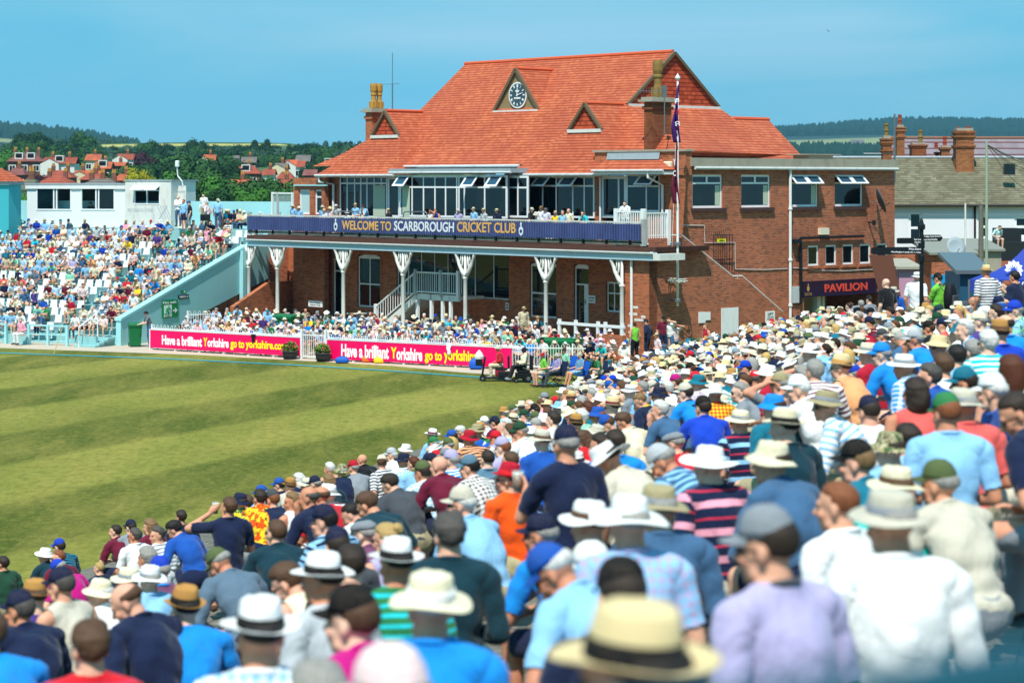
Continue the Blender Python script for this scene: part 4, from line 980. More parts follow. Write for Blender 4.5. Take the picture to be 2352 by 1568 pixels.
# porch: brick parapet with coping, little tiled roof
zc1=hz(z5(0,845)[1],AW-.1,fr(1560,AW));pB0,pB1=fr(z5(578,0)[0],AW-.1),WB-.1
mb=MB();mb.box(AW-.1,AW+.3,pB1,pB0,ZE-.1,zc1-.1);mb.build('parapet_wall',M['brick'],pav)
mb=MB();mb.box(AW-.18,AW+.38,pB1-.08,pB0+.08,zc1-.1,zc1);mb.build('coping',M['conc'],pav)
pa=AW-.95;zp0=hz(z5(0,1003)[1],pa,fr(1450,pa));zp1=hz(z5(0,925)[1],AW-.1,fr(1450,AW))
e0,e1=fr(z5(560,0)[0],pa),fr(z5(1112,0)[0],pa);t0,t1=fr(z5(668,0)[0],AW-.12),fr(z5(1098,0)[0],AW-.12)
mb=MB();mb.add([(AW-.12,t0,zp1),(AW-.12,t1,zp1),(pa,e1,zp0),(pa,e0,zp0)],[(0,1,2,3)]);mb.add([(AW-.12,t0,zp1),(pa,e0,zp0),(AW-.12,e0,zp0)],[(0,1,2)]);mb.add([(AW-.12,t1,zp1),(pa,e1,zp0),(AW-.12,e1,zp0)],[(0,1,2)])
mb.build('porch_roof',M['roof'],pav,recalc=False)
mb=MB();mb.slab([(AW-.2,t0-.1,zp1),(AW-.2,t1+.1,zp1),(AW-.12,t1+.1,zp1+.38),(AW-.12,t0-.1,zp1+.38)],(-.02,0,0));mb.build('lead_flashing',M['lead'],pav)
mb=MB();mb.tube([(pa-.05,e0,zp0-.05),(pa-.05,e1,zp0-.05)],.06,8);mb.build('gutter',M['gutter'],pav)
mb=MB();mb.box(pa+.02,AW,e1+.05,e0-.1,zp0-.22,zp0-.08);mb.build('soffit',M['white'],pav)
# chimneys
def chimney(a0,a1,b0,b1,z0,z1,m,pots,capm='conc',parent=pav,pot='pot',ph=1.2,cap=True,pr=.16):
 mb=MB();mb.box(a0,a1,b0,b1,z0,z1);mb.box(a0-.07,a1+.07,b0-.07,b1+.07,z1-.35,z1-.2);c=mb.build('chimney',m,parent)
 mb=MB();mb.box(a0-.2,a1+.2,b0-.2,b1+.2,z1,z1+.1);mb.slab([(a0-.1,b0-.1,z1+.1),(a1+.1,b0-.1,z1+.1),(a1+.1,b1+.1,z1+.1),(a0-.1,b1+.1,z1+.1)],(0,0,.12));mb.build('cap',M[capm],c)
 for(pa_,pb_)in pots:
  mb=MB();mb.lathe([(pr*1.05,0),(pr*1.1,ph*.1),(pr,ph*.25),(pr*.8,ph*.35),(pr*.78,ph*.5),(pr*1.0,ph*.55),(pr*.95,ph*.6),(pr*.85,ph*.62),(pr*1.1,ph*.72),(pr*1.15,ph*.9),(pr,ph),(pr*.7,ph)],(pa_,pb_,z1+.2),12)
  for q in range(4):an=R(45+90*q);mb.box(pa_+math.cos(an)*pr*1.15-.04,pa_+math.cos(an)*pr*1.15+.04,pb_+math.sin(an)*pr*1.15-.04,pb_+math.sin(an)*pr*1.15+.04,z1+.25,z1+.2+ph*.28)
  mb.build('chimney_pot',M[pot],c,smooth=False)
 return c
ca=AW+1.2;cb1=fr(z5(960,0)[0],ca);cb0=fr(z5(1022,0)[0],ca);ca2=sd_(z5(1172,0)[0],cb0);zc=hz(z5(0,478)[1],ca,cb0)
chimney(ca,ca2,cb0,cb1,ZE,zc,M['brick_old'],[((ca+ca2)/2,(cb0+cb1)/2)],ph=1.75,pr=.22,pot='potold')
ca=AE+2.3;cb1=fr(z4(786,0)[0],ca);cb0=fr(z4(846,0)[0],ca);ca2=sd_(z4(975,0)[0],cb0);zc=hz(z4(0,665)[1],ca,cb0)
chimney(ca,ca2,cb0,cb1,ZE,zc,M['brick'],[(ca+(ca2-ca)*t,(cb0+cb1)/2)for t in(.34,.74)],ph=1.35,pr=.17)
# thin aerial mast behind the left bay
mb=MB();pa_=AE+4;q=fpt(*z4(1033,640),pa_);zt1=hz(z4(0,120)[1],pa_,q[1]);zm1=hz(z4(0,405)[1],pa_,q[1])
mb.tube([(q[0],q[1],q[2]-1),(q[0],q[1],zm1)],.035,6);mb.tube([(q[0],q[1],zm1),(q[0],q[1],zt1)],.02,6);mb.tube([(q[0],q[1]+.8,zm1),(q[0],q[1]-.6,zm1)],.012,5);mb.build('aerial_mast',M['steelgrey'],pav)
# tv aerial on the right chimney
ch=fpt(*z5(1118,740),AW+.9);zt1=hz(z5(0,395)[1],ch[0],ch[1]);mb=MB();mb.tube([(ch[0],ch[1],ch[2]),(ch[0],ch[1],zt1)],.025,6);mb.tube([(ch[0],ch[1],zt1),(ch[0]-.9,ch[1]+.9,zt1)],.012,5)
for i in range(8):t=.15+i*.1;mb.tube([(ch[0]-.9*t,ch[1]+.9*t,zt1-.12),(ch[0]-.9*t,ch[1]+.9*t,zt1+.12)],.008,4)
mb.box(ch[0]-.02,ch[0]+.02,ch[1]-.12,ch[1]+.12,zt1-.3,zt1+.25);mb.build('tv_aerial',M['steelgrey'],pav)
# parapet, flat roof and gutter of the side block
mb=MB();mb.box(AW+.35,aR,WB-.10,WB+2.3,ZS+.25,ZS+.42);mb.build('flat_roof',M['conc'],pav)
mb=MB();mb.box(AW+.2,aR+.02,WB-.18,WB-.10,ZS+.12,ZS+.50);mb.build('parapet_edge',M['conc'],pav)
mb=MB();mb.tube([(AW+.4,WB-.20,ZS+.04),(aR,WB-.20,ZS+.04)],.075,8);mb.build('gutter',M['gutter'],pav)
mb=MB();a_,_=S((1875,375),WB+1.5),0;mb.box(a_[0]-.9,a_[0]+.9,WB+1.2,WB+2.2,ZS+.42,ZS+.72);mb.box(a_[0]-1.3,a_[0]+1.3,WB+1.0,WB+2.3,ZS+.72,ZS+.76);mb.build('roof_vent',M['conc'],pav)
# windows of the side wall
for i,h in enumerate(big):
 u0,u1,z0,z1=h;o=pane_window('window',WB,u0,u1,z0,z1,side=True,fw=.10,bars=(.74,),depth=.08)
 zm_=z0+(z1-z0)*.74;um=(u0+u1)/2
 if i<2:
  mb=MB();mb.box(um-.05,um+.05,WB+.06,WB+.14,zm_,z1-.1);mb.build('transom_post',M['upvc'],o)
 else:
  opened(u0+.02,um-.01,zm_-.02,z1-.02,WB+.06,.42,True);opened(um+.01,u1-.02,zm_-.02,z1-.02,WB+.06,.42,True)
 mb=MB();mb.box(u0-.1,u1+.15,WB-.12,WB+.08,z0-.16,z0-.003);mb.build('sill',painted('brick_sill','#4a3434',.9),o)
 if i<3:
  mb=MB()
  for k in range(3):mb.box(u1-.42+k*.1,u1-.33+k*.1,WB+.098-.002*(k%2),WB+.104,z0+.12,zm_-.1)
  mb.build('curtain',M['curtain'],o)
 if i==1:
  mb=MB();mb.lathe([(.09,0),(.13,.12),(.08,.3),(.03,.42),(.03,.5),(.24,.5),(.17,.9),(.02,.9)],(um-.3,WB+.35,z0+.1),16);mb.build('table_lamp',M['cream'],pav)
for h in sml:
 u0,u1,z0,z1=h;o=pane_window('window',WB,u0,u1,z0,z1,side=True,fw=.085,depth=.05);mb=MB();mb.box(u0-.12,u1+.12,WB-.08,WB+.04,z0-.14,z0-.003);mb.build('sill',M['brick'],o)
 # entrance under the long sign
g0,g1,_,gz1=gate;mb=MB();mb.box(g0+1.9,g1+3,WB+4.0,WB+4.2,-1,gz1+.6);mb.build('yard_wall',M['cream'],pav)
mb=MB();mb.box(g0+1.35,g0+1.6,WB+.3,WB+.6,-1,gz1);mb.box(g0+1.75,g0+1.9,WB+.3,WB+.6,-1,gz1);mb.build('gate_post',M['white_old'],pav)
# white door, meter boxes, grille and pipework on the side wall / stair wall (b = 0)
def onside(name,x0,y0,x1,y1,m,b=0.0,t=.04,zz=z6,parent=pav):
 a0,zt1=S(zz(x0,y0),b);a1,_=S(zz(x1,y0),b);_,zb1=S(zz(x0,y1),b);mb=MB();mb.box(a0,a1,b-t,b+.01,zb1,zt1);return mb.build(name,m,parent)
onside('door',428,1290,575,1700,M['white'],t=.03);onside('meter_box',230,1325,287,1420,M['white']);onside('meter_box',290,1325,330,1395,M['white'])
onside('wall_box',1030,1103,1095,1245,mat('grey_box','#c3c8ca',.5),WB,.1)
onside('alarm_box',1272,592,1345,650,M['cream'],WB,.18);onside('floodlight',1028,690,1085,725,M['black'],WB,.3)
b_=MB();a0,zp=S(z6(1103,680),WB);a1,_=S(z6(1655,660),WB);a0_,zb1=S(z6(1103,1250),WB)
b_.tube([(a0,WB-.12,zb1),(a0,WB-.12,zp)],.07,8);b_.tube([(a0,WB-.12,zp),(a1,WB-.12,zp+.02)],.06,8)
for t in(.2,.45,.7):z=zb1+(zp-zb1)*t;b_.tube([(a0,WB-.12,z),(a0,WB-.12,z+.12)],.09,8)
b_.build('waste_pipe',M['black'],pav)
b_=MB();a0,_=S(z6(1012,0),WB);b_.tube([(a0,WB-.13,0),(a0,WB-.13,ZS+.05)],.068,8)
for t in(.25,.5,.78):b_.tube([(a0,WB-.13,ZS*t),(a0,WB-.13,ZS*t+.1)],.105,8)
b_.build('drainpipe',M['white'],pav)
b_=MB();
for i,x in enumerate((360,375,392,408,425,442,460,478,500,525)):
 a0,zt1=S(z6(x,655),WB-.45);_,zb1=S(z6(x,890+i*8),WB-.45);b_.tube([(a0,WB-.45,zb1),(a0,WB-.45,zt1)],.018,5)
for y in(655,870):a0,z=S(z6(355,y),WB-.45);a1,_=S(z6(530,y),WB-.45);b_.tube([(a0,WB-.45,z),(a1,WB-.45,z)],.02,5)
for i in range(10):a0,z=S(z6(290+i*18,655),WB-.45);b_.tube([(a0,WB-.45,z),(a0-.1,WB-.5,z+.28)],.01,4)
b_.build('security_grille',M['black'],pav)
b_=MB()
for pts in([(75,568),(278,570),(282,722),(545,718),(548,950),(800,955),(1000,945)],[(1040,938),(1180,945),(1225,960),(1500,965),(1900,945)]):
 P_=[S(z6(*p),WB)for p in pts];b_.tube([(a,WB-.03,z)for a,z in P_],.018,5)
b_.build('wall_cable',M['gutter'],pav)
# drain pipes and lamp of the front
for x,y0,y1,a,zz in((1186,700,1400,-.1,z3),):
 b0=fr(zz(x,0)[0],a);b_=MB();b_.tube([(a,b0,-1),(a,b0,hz(zz(0,y0)[1],a,b0))],.06,8);b_.box(a-.12,a+.12,b0-.25,b0+.25,hz(zz(0,722)[1],a,b0),hz(zz(0,695)[1],a,b0));b_.build('drainpipe',M['white'],pav)
a=pa;b0=fr(z3(1395,0)[0],AW-.1);b_=MB();b_.tube([(pa,b0+.1,zp0-.1),(pa,b0+.1,zp0-.35),(AW-.15,b0-.05,zp0-.7),(AW-.15,b0-.05,ZD)],.055,8);b_.build('drainpipe',M['white'],pav)
b0=fr(z2(715,0)[0],AE);b1=fr(z2(830,0)[0],AW-.1);b_=MB();b_.tube([(AE,b0,ZE-.1),(AE,b0,ZE-.4),(AW-.15,b1,hz(z2(0,245)[1],AW,b1)),(AW-.15,b1,ZD)],.07,8);b_.build('drainpipe',M['white'],pav)
b0=fr(z3(975,0)[0],AW-.2);b_=MB();b_.tube([(AW-.2,b0,ZE-.2),(AW-.2,b0,ZD)],.05,8);b_.build('drainpipe',M['white'],pav)
q=fpt(*z3(1422,100),AW-.3);b_=MB();b_.box(AW-.3,AW-.1,q[1]-.22,q[1]+.22,q[2]-.24,q[2]+.24);b_.build('alarm_box',M['cream'],pav,bevel=.05)
# white staircase up to the landing inside the verandah
sa=.9;A0=fpt(*z2(1150,1250),sa);A1=fpt(*z2(1450,1060),sa);A2=fpt(*z3(20,0),sa);zl2=hz(z2(0,1065)[1],sa,A1[1]);zb0=hz(z2(0,1290)[1],sa,fr(z2(1190,0)[0],sa))
st=MB();st.slab([(sa,A0[1],zb0-.7),(sa,A0[1],zb0-.25),(sa,A1[1],zl2),(sa,A2[1],zl2),(sa,A2[1],zl2-.28),(sa,A1[1]-.1,zl2-.28)],(.12,0,0))
st.box(sa+.12,sa+1.6,A2[1],A1[1],zl2-.2,zl2-.05)
for i in range(14):t=(i+.5)/14;b=A0[1]+(A1[1]-A0[1])*t;st.box(sa+.12,sa+1.3,b-.2,b+.2,zb0-.3+(zl2-zb0)*t-.05,zb0-.3+(zl2-zb0)*t)
st.build('staircase',M['white_old'],pav)
st=MB();rh=1.05
def rail_seg(b0,z0,b1,z1,n):
 st.tube([(sa-.05,b0,z0+rh),(sa-.05,b1,z1+rh)],.045,6);st.tube([(sa-.05,b0,z0+.1),(sa-.05,b1,z1+.1)],.035,6)
 for i in range(n+1):t=i/n;b=b0+(b1-b0)*t;z=z0+(z1-z0)*t;st.tube([(sa-.05,b,z+.1),(sa-.05,b,z+rh)],.02,4)
 for b,z in((b0,z0),(b1,z1)):st.box(sa-.12,sa+.02,b-.07,b+.07,z-.05,z+rh+.15)
rail_seg(A0[1],zb0-.25,A1[1],zl2,16);bm_=fr(z2(1640,0)[0],sa);rail_seg(A1[1],zl2,bm_,zl2,12);rail_seg(bm_,zl2,A2[1],zl2,8)
for b in(A1[1],fr(z2(1555,0)[0],sa),bm_,fr(z2(1700,0)[0],sa)):st.box(sa,sa+.14,b-.09,b+.05,GZ-.5,zl2)
st.build('stair_railing',M['white'],pav)
# low brick wall and white rails of the terrace
ba_,bb_=fr(1435,-1.2),fr(z3(690,0)[0],-1.2);zt1=hz(z3(0,1240)[1],-1.2,ba_)
mb=MB();mb.box(-1.35,-1.1,ba_,fr(z3(965,0)[0],-1.2),-.6,zt1);mb.build('terrace_wall',M['brick'],pav)
mb=MB();ztr=hz(z3(0,1175)[1],-1.2,ba_)
mb.box(-1.28,-1.16,ba_,bb_,ztr-.12,ztr)
for x in(700,810,960,1010,1125):b=fr(z3(x,0)[0],-1.22);mb.box(-1.27,-1.17,b-.07,b+.07,zt1-.6,ztr+.12)
mb.build('terrace_rail',M['white'],pav)
# ================================================================ GROUND AND THINGS ON THE FIELD SIDE
def f_grass(g,b):
 p=g.xyz(g.n('ShaderNodeNewGeometry').outputs['Position']);pos=g.n('ShaderNodeNewGeometry').outputs['Position']
 n=g.math('ADD',g.math('ADD',g.math('MULTIPLY',p[0],.895),g.math('MULTIPLY',p[1],-.446)),g.math('MULTIPLY',g.math('SUBTRACT',g.noise(pos,.3,4),.5),.35))
 st=g.math('PINGPONG',g.math('ADD',n,35.3),4.85)
 ph=g.math('FRACT',g.math('DIVIDE',g.math('ADD',n,35.3+97.0),9.7))
 k=g.ramp(ph,[(0.0,.5),(.03,.08),(.47,.0),(.53,.95),(.97,1.0),(1.0,.5)])
 c=g.mix(k,'#48551a','#84853a')
 c=g.mix(g.ramp(g.noise(g.mp(pos,(1,.22,1)),.55,6,.7),[(.38,0.0),(.70,.7)]),c,'#a2934a')
 c=g.mix(g.ramp(g.noise(pos,.11,4,.6),[(.38,0.0),(.7,.55)]),c,'#4a5418')
 c=g.mix(g.ramp(g.noise(g.mp(pos,(1,.5,1)),3.5,8,.85),[(.38,.55),(.54,0.0)]),c,'#3c4614');c=g.mix(g.ramp(g.noise(g.mp(pos,(1,.5,1)),5,8,.85),[(.50,.0),(.62,.4)]),c,'#a09648')
 g.l(c,b.inputs['Base Color']);g.bump(g.noise(pos,25,4,.8),b,.6,.03)
mb=MB();mb.box(-400,400,-30,220,-1.0,0)
tag(mb.build('ground',mat('outfield_grass','#6b7a2a',.9,spec=.1,fn=f_grass)),kind='structure')
def gp(px,py,z=0.0):Y=(EYE-z)*FPX/(py-415);return W(px,py,Y)
def f_path(g,b):
 pos=g.co();c=g.mix(g.noise(pos,1.2,6,.7),'#b3a392','#cdbba6');c=g.mix(g.ramp(g.noise(pos,5,5),[(.6,0.0),(.75,.4)]),c,'#6f665c');g.l(c,b.inputs['Base Color'])
mb=MB();top=[(-60,778),(150,786),(345,796),(700,818),(1130,842),(1250,846)];bot=[(1250,868),(1060,855),(900,840),(450,815),(0,799),(-60,797)]
pts=[gp(*p)for p in top+bot];mb.add([(p.x,p.y,.004)for p in[W(x,y-12,EYE*FPX/(y-12-415))for x,y in top]+pts[len(top):]],[tuple(range(len(pts)))])
tag(mb.build('path',mat('boundary_path','#a99b8a',.95,fn=f_path),recalc=False),kind='structure')
M['rope']=mat('blue_rope','#2f9fb8',.6)
mb=MB();mb.tube([gp(x,y)+Vector((0,0,.03+.02*(i%2)))for i,(x,y)in enumerate([(-40,811),(0,812.5),(200,819),(400,827),(557,834),(700,842),(860,851),(974,860),(1100,868),(1200,877),(1330,889)])],.026,6)
tag(mb.build('boundary_rope',M['rope']),'light blue boundary rope lying on the grass below the pink boards','rope')
# ---- pink advertising boards and the hooped fence behind them
def wall_frame(P,Q):
 """frame with x along P->Q, y away from the viewer, z up, origin at P"""
 d=Vector((Q.x-P.x,Q.y-P.y,0));L_=d.length;return math.atan2(d.y,d.x),L_
def wf_u(P,rz,px):
 c,s=math.cos(rz),math.sin(rz);t=(px-1176)/FPX;return(t*P.y-P.x)/(c-t*s)
BOARDS=[]
def board(P,Q,name,label,words,zt_,zb_):
 rz,L_=wall_frame(P,Q);r=empty(name,(P.x,P.y,0),rz,label,'advertising board','pink advertising boards along the path')
 mb=MB();mb.box(0,L_,0,.05,zb_,zt_);mb.build('panel',M['pink'],r)
 mb=MB();mb.box(-.02,L_+.02,-.012,.062,zt_,zt_+.035);mb.box(-.05,0,-.01,.06,0,zt_+.03);mb.build('trim',M['white'],r)
 n=int(L_/1.35)
 for i in range(n+1):
  mb=MB();x=.1+(L_-.2)*i/n;mb.slab([(x-.03,-.05,0),(x+.03,-.05,0),(x+.03,.45,0),(x-.03,.45,0)],(0,0,.05));mb.box(x-.03,x+.03,.055,.1,.05,zt_-.05);mb.build('support_foot',M['white'],r)
 for s_,x0,x1,y0,y1,m in words:
  u0,u1=wf_u(P,rz,x0),wf_u(P,rz,x1);um=(u0+u1)/2;Yv=P.y+um*math.sin(rz);z0,z1=EYE-(y1-415)/FPX*Yv,EYE-(y0-415)/FPX*Yv
  K=Matrix.Translation((um,-.004,(z0+z1)/2))@Matrix.Rotation(R(90),4,'X');textbox('lettering',s_,m,K,u1-u0,z1-z0,r,.03,.006)
 BOARDS.append((P,Q));return r
B1P,B1Q,B2P,B2Q=gp(345,803),gp(691,824),gp(751,828),gp(1174,850)
Yd=lambda x,y:zP(x,y)
def wp(s,a,b_,m):(x0,y0),(x1,y1)=zP(*a),zP(*b_);return(s,x0,x1,y0,y1,m)
board(B1P,B1Q,'advertising_board','pink advertising board with slogan nearest the turquoise stand',[wp('Have a brilliant',(212,282),(682,395),M['lwhite']),wp('Y',(700,300),(745,403),M['yellow']),wp('orkshire',(748,308),(997,415),M['lwhite']),
wp('go to',(1018,335),(1180,450),M['yellow']),wp('yorkshire.com',(1197,338),(1680,462),M['yellow'])],.945,.11)
def wh(s,a,b_,m):(x0,y0),(x1,y1)=a,b_;return(s,x0,x1,y0,y1,m)
c2=lambda x,y:z2(x,y)
board(B2P,B2Q,'advertising_board','longer pink advertising board with slogan right of the white gate',[wh('Have a brilliant',(784,792),(893,822),M['lwhite']),wh('Y',(898,797),(911,823),M['yellow']),wh('orkshire',(911,799),(970,828),M['lwhite']),
wh('go to',(976,808),(1015,834),M['yellow']),wh('yorkshire',(1020,804),(1095,836),M['yellow'])],.93,.09)
def hoop_fence(P,Q,name,label,h=1.17,step=.115,back=.12,z=0.0,group='white hooped fences',r=.013):
 rz,L_=wall_frame(P,Q);o=empty(name,(P.x,P.y,z),rz,label,'fence',group);mb=MB();n=int(L_/(step*2))
 for i in range(n):
  x=(i+.25)*2*step;mb.tube([(x,back,.1),(x,back,h-.06),(x+step*.3,back,h),(x+step*.7,back,h),(x+step,back,h-.06),(x+step,back,.1)],r,4,cap=False)
 mb.build('hoops',M['white'],o)
 mb=MB();
 for zz in(.15,h-.16):mb.box(0,L_,back-.02,back+.02,zz-.02,zz+.02)
 mb.build('rail',M['white'],o)
 for i in range(int(L_/2.6)+1):mb=MB();x=min(L_,i*2.6);mb.box(x-.03,x+.03,back-.03,back+.03,0,h+.04);mb.build('post',M['white'],o)
 return o
hoop_fence(B1P,B1Q,'fence','white hooped metal fence rising behind the left pink board')
hoop_fence(B2P,B2Q,'fence','white hooped metal fence rising behind the right pink board')
hoop_fence(B2Q,gp(1345,852),'fence','white hooped fence behind the people in folding chairs',1.1)
hoop_fence(W(432,762,104),W(500,764,104.5),'fence','short white hooped fence below the turquoise ramp',1.2,z=.75-.2)
g_=wall_frame(gp(693,824),gp(748,827));gt=empty('gate',gp(693,824),g_[0],'white barred metal gate between the two pink boards','gate')
mb=MB()
for i in range(11):x=.12+i*(g_[1]-.24)/10;mb.tube([(x,0,.12),(x,0,1.12)],.014,5)
mb.box(.08,g_[1]-.08,-.02,.02,.1,.15);mb.box(.08,g_[1]-.08,-.02,.02,1.06,1.11);mb.build('bars',M['white'],gt)
for x in(0,g_[1]):mb=MB();mb.box(x-.05,x+.05,-.05,.05,0,1.35);mb.build('post',M['white'],gt)
# ---- planters
def leafblob(mb,c,r,n,size,seed,squash=1.0):
 rr=random.Random(seed)
 for i in range(n):
  d=Vector((rr.gauss(0,1),rr.gauss(0,1),rr.gauss(0,1))).normalized()*r*rr.uniform(.5,1.1);d.z*=squash;p=Vector(c)+d
  a=Vector((rr.uniform(-1,1),rr.uniform(-1,1),rr.uniform(-.4,1))).normalized()*size;b=a.cross(Vector((rr.uniform(-1,1),rr.uniform(-1,1),rr.uniform(-1,1)))).normalized()*size*.6
  mb.add([p-a-b*.2,p-b,p+a,p+b],[(0,1,2,3)],0 if rr.random()<.8 else 1)
M['leaf']=painted('plant_leaves','#5f8a2e',.7,.3,'#2f4f1c',8);M['flower']=mat('red_flowers','#c04a4a',.7);M['barrel']=painted('dark_barrel','#35302e',.8,.3)
for px,py,lab in((667,824,'dark half barrel planter of green and red plants left of the gate'),(743,829,'dark half barrel planter of flowering plants right of the gate')):
 p=gp(px,py);o=empty('planter',(p.x,p.y-.25,0),0,lab,'planter','barrel planters by the gate')
 mb=MB();mb.lathe([(.26,0),(.30,.1),(.335,.25),(.345,.40),(.31,.40),(.30,.34)],n=18);mb.build('barrel',M['barrel'],o,smooth=True)
 mb=MB();mb.lathe([(.312,.08),(.322,.08),(.328,.12),(.318,.12)],n=18);mb.lathe([(.345,.3),(.352,.3),(.355,.34),(.347,.34)],n=18);mb.build('hoop',M['black'],o)
 mb=MB();leafblob(mb,(0,0,.55),.34,420,.06,px,.7);leafblob(mb,(.22,0,.42),.16,90,.05,px+1);leafblob(mb,(-.2,0,.42),.16,90,.05,px+2);mb.build('plants',[M['leaf'],M['flower']],o,recalc=False)
 # ---- bags on the path in front of the right board
def bag(px,py,w,d,h,m,label,rz=0.0,lump=.0,strap=True,zz=0):
 p=gp(px,py,zz);o=empty('bag',p,rz,label,'bag');mb=MB();n=8;prof=[]
 for i in range(n+1):
  t=i/n;k=math.sin(math.pi*min(.98,t*.82+.16))**.45;ring=[]
  for q in range(14):a=q*2*math.pi/14;e=.38;ca,sa_=math.cos(a),math.sin(a);ring.append((math.copysign(abs(ca)**e,ca)*w/2*k,math.copysign(abs(sa_)**e,sa_)*d/2*k,h*t+lump*math.sin(a*3+t*5)))
  prof.append(ring)
 vs=[v for r_ in prof for v in r_];fs=[(i*14+q,i*14+(q+1)%14,(i+1)*14+(q+1)%14,(i+1)*14+q)for i in range(n)for q in range(14)]+[tuple(range(14))[::-1],tuple(range(n*14,n*14+14))]
 mb.add(vs,fs);mb.build('bag_body',m,o,smooth=True)
 mb=MB();mb.box(-w*.36,w*.36,-d/2-.03,-d/2+.02,h*.15,h*.5);mb.build('pocket',m,o,bevel=.01)
 if strap:mb=MB();mb.tube([(-w*.2,0,h*.95),(-w*.15,-.02,h*1.12),(w*.15,-.02,h*1.12),(w*.2,0,h*.95)],.015,6);mb.build('strap',M['black'],o)
 return o
CB=lambda n,c:mat(n,c,.6)
mblue,mred,morg,myel,mdr=CB('blue_nylon','#1457b8'),CB('red_nylon','#d81a22'),CB('orange_nylon','#f06a1e'),CB('yellow_nylon','#f0c010'),CB('dark_red_nylon','#8e1030')
bag(*zP(2330,600),.62,.35,.3,mblue,'blue holdall lying before the right pink board beside a red bag')
bag(z2(998,0)[0],829,.42,.32,.62,mred,'upright red kit bag between the blue holdall and orange bag')
bag(z2(1085,0)[0],832,.55,.38,.32,morg,'orange bag slumped beside the upright red kit bag',lump=.03)
bag(z2(1170,0)[0],834,.5,.35,.28,myel,'yellow bag at the right end of the kit bags',lump=.02)
bag(zH(610,580)[0],zH(610,580)[1],.6,.4,.5,mblue,'blue rucksack under the right end of the pink board')
bag(zH(895,665)[0],zH(895,665)[1],.42,.3,.42,mdr,'dark red bag on the grass between scooter and wheelchair')
bag(zH(2020,690)[0],zH(2020,690)[1],.5,.35,.42,CB('navy_nylon','#16386a'),'navy cool bag standing right of the folding chairs')
bag(*z3(1250,1375),.5,.4,.5,mblue,'blue rucksack standing below the steward in yellow')
bag(*z3(1310,1400),.6,.4,.45,mdr,'dark red rucksack beside the steward in navy')
# cloths hanging on the boards
for px,py,c,lab,hh in((583,768,'black','black garment draped over the left pink board',.36),(1032,790,'white','white garment draped over the right pink board',.5)):
 P,Q=BOARDS[0 if px<700 else 1];rz,L_=wall_frame(P,Q);u=wf_u(P,rz,px);o=empty('draped_garment',(P.x+u*math.cos(rz),P.y+u*math.sin(rz),.93),rz,lab,'garment')
 mb=MB();n=7;v=[]
 for j in range(7):
  for i in range(n):t=i/(n-1)-.5;v.append((t*(.26-.02*j)+.02*math.sin(j*1.7),-.035-.02*math.sin(i*1.9+j)-.01*(j>1),.06-hh*j/6*(1-.25*abs(t))))
 mb.add(v,[(j*n+i,j*n+i+1,(j+1)*n+i+1,(j+1)*n+i)for j in range(6)for i in range(n-1)]);c_=mb.build('cloth',mat(c+'_cloth',PAL[c],.9),o,smooth=True,recalc=False)
 sm=c_.modifiers.new('s','SOLIDIFY');sm.thickness=.02
 # ---- wheelie bins
def bin_(px,py,w,d,h,rz,label,big=False,z=0.0):
 p=gp(px,py,z);o=empty('wheelie_bin',p,rz,label,'bin','green bins');mb=MB()
 mb.add([(-w*.42,-d*.4,.06),(w*.42,-d*.4,.06),(w*.42,d*.4,.06),(-w*.42,d*.4,.06),(-w/2,-d/2,h),(w/2,-d/2,h),(w/2,d/2,h),(-w/2,d/2,h)],[(3,2,1,0),(4,5,6,7),(0,1,5,4),(1,2,6,5),(2,3,7,6),(3,0,4,7)]);mb.box(-w*.52,w*.52,-d*.54,d*.54,h-.08,h-.02);mb.build('bin_body',M['green'],o,bevel=.012)
 mb=MB();mb.slab([(-w*.53,-d*.56,h),(w*.53,-d*.56,h),(w*.53,-d*.56,h+.04),(w*.5,-d*.3,h+.10),(-w*.5,-d*.3,h+.10),(-w*.53,-d*.56,h+.04)][:0]or[(-w*.53,-d*.56,h-.0),(-w*.53,d*.56,h),(-w*.53,d*.5,h+.08),(-w*.53,0,h+.14),(-w*.53,-d*.5,h+.08)],(w*1.06,0,0));mb.build('lid',M['green'],o,bevel=.012)
 for sx in(-1,1):
  mb=MB();mb.tube([(sx*w*.40,d*.42,.1),(sx*w*.46,d*.42,.1)],.1,14);mb.build('wheel',M['rubber'],o)
 return o
bin_(310,796,.62,.7,1.05,R(15),'green wheelie bin at the foot of the turquoise ramp')
bin_(zH(1600,520)[0],846,1.7,.95,1.18,R(-30),'wide green four wheeled bin behind the folding chairs',True)
bin_(z2(485,0)[0],790,1.2,.8,1.3,R(-40),'green bin with rounded lid under the balcony by the left columns',z=.2)
# bamboo stick
mb=MB();p=gp(124,812);mb.tube([p,p+Vector((.35,.3,1.25))],.018,6);tag(mb.build('bamboo_stick',mat('cane','#c8b070',.7)),'leaning bamboo stick on the boundary by the turquoise stand','stick')
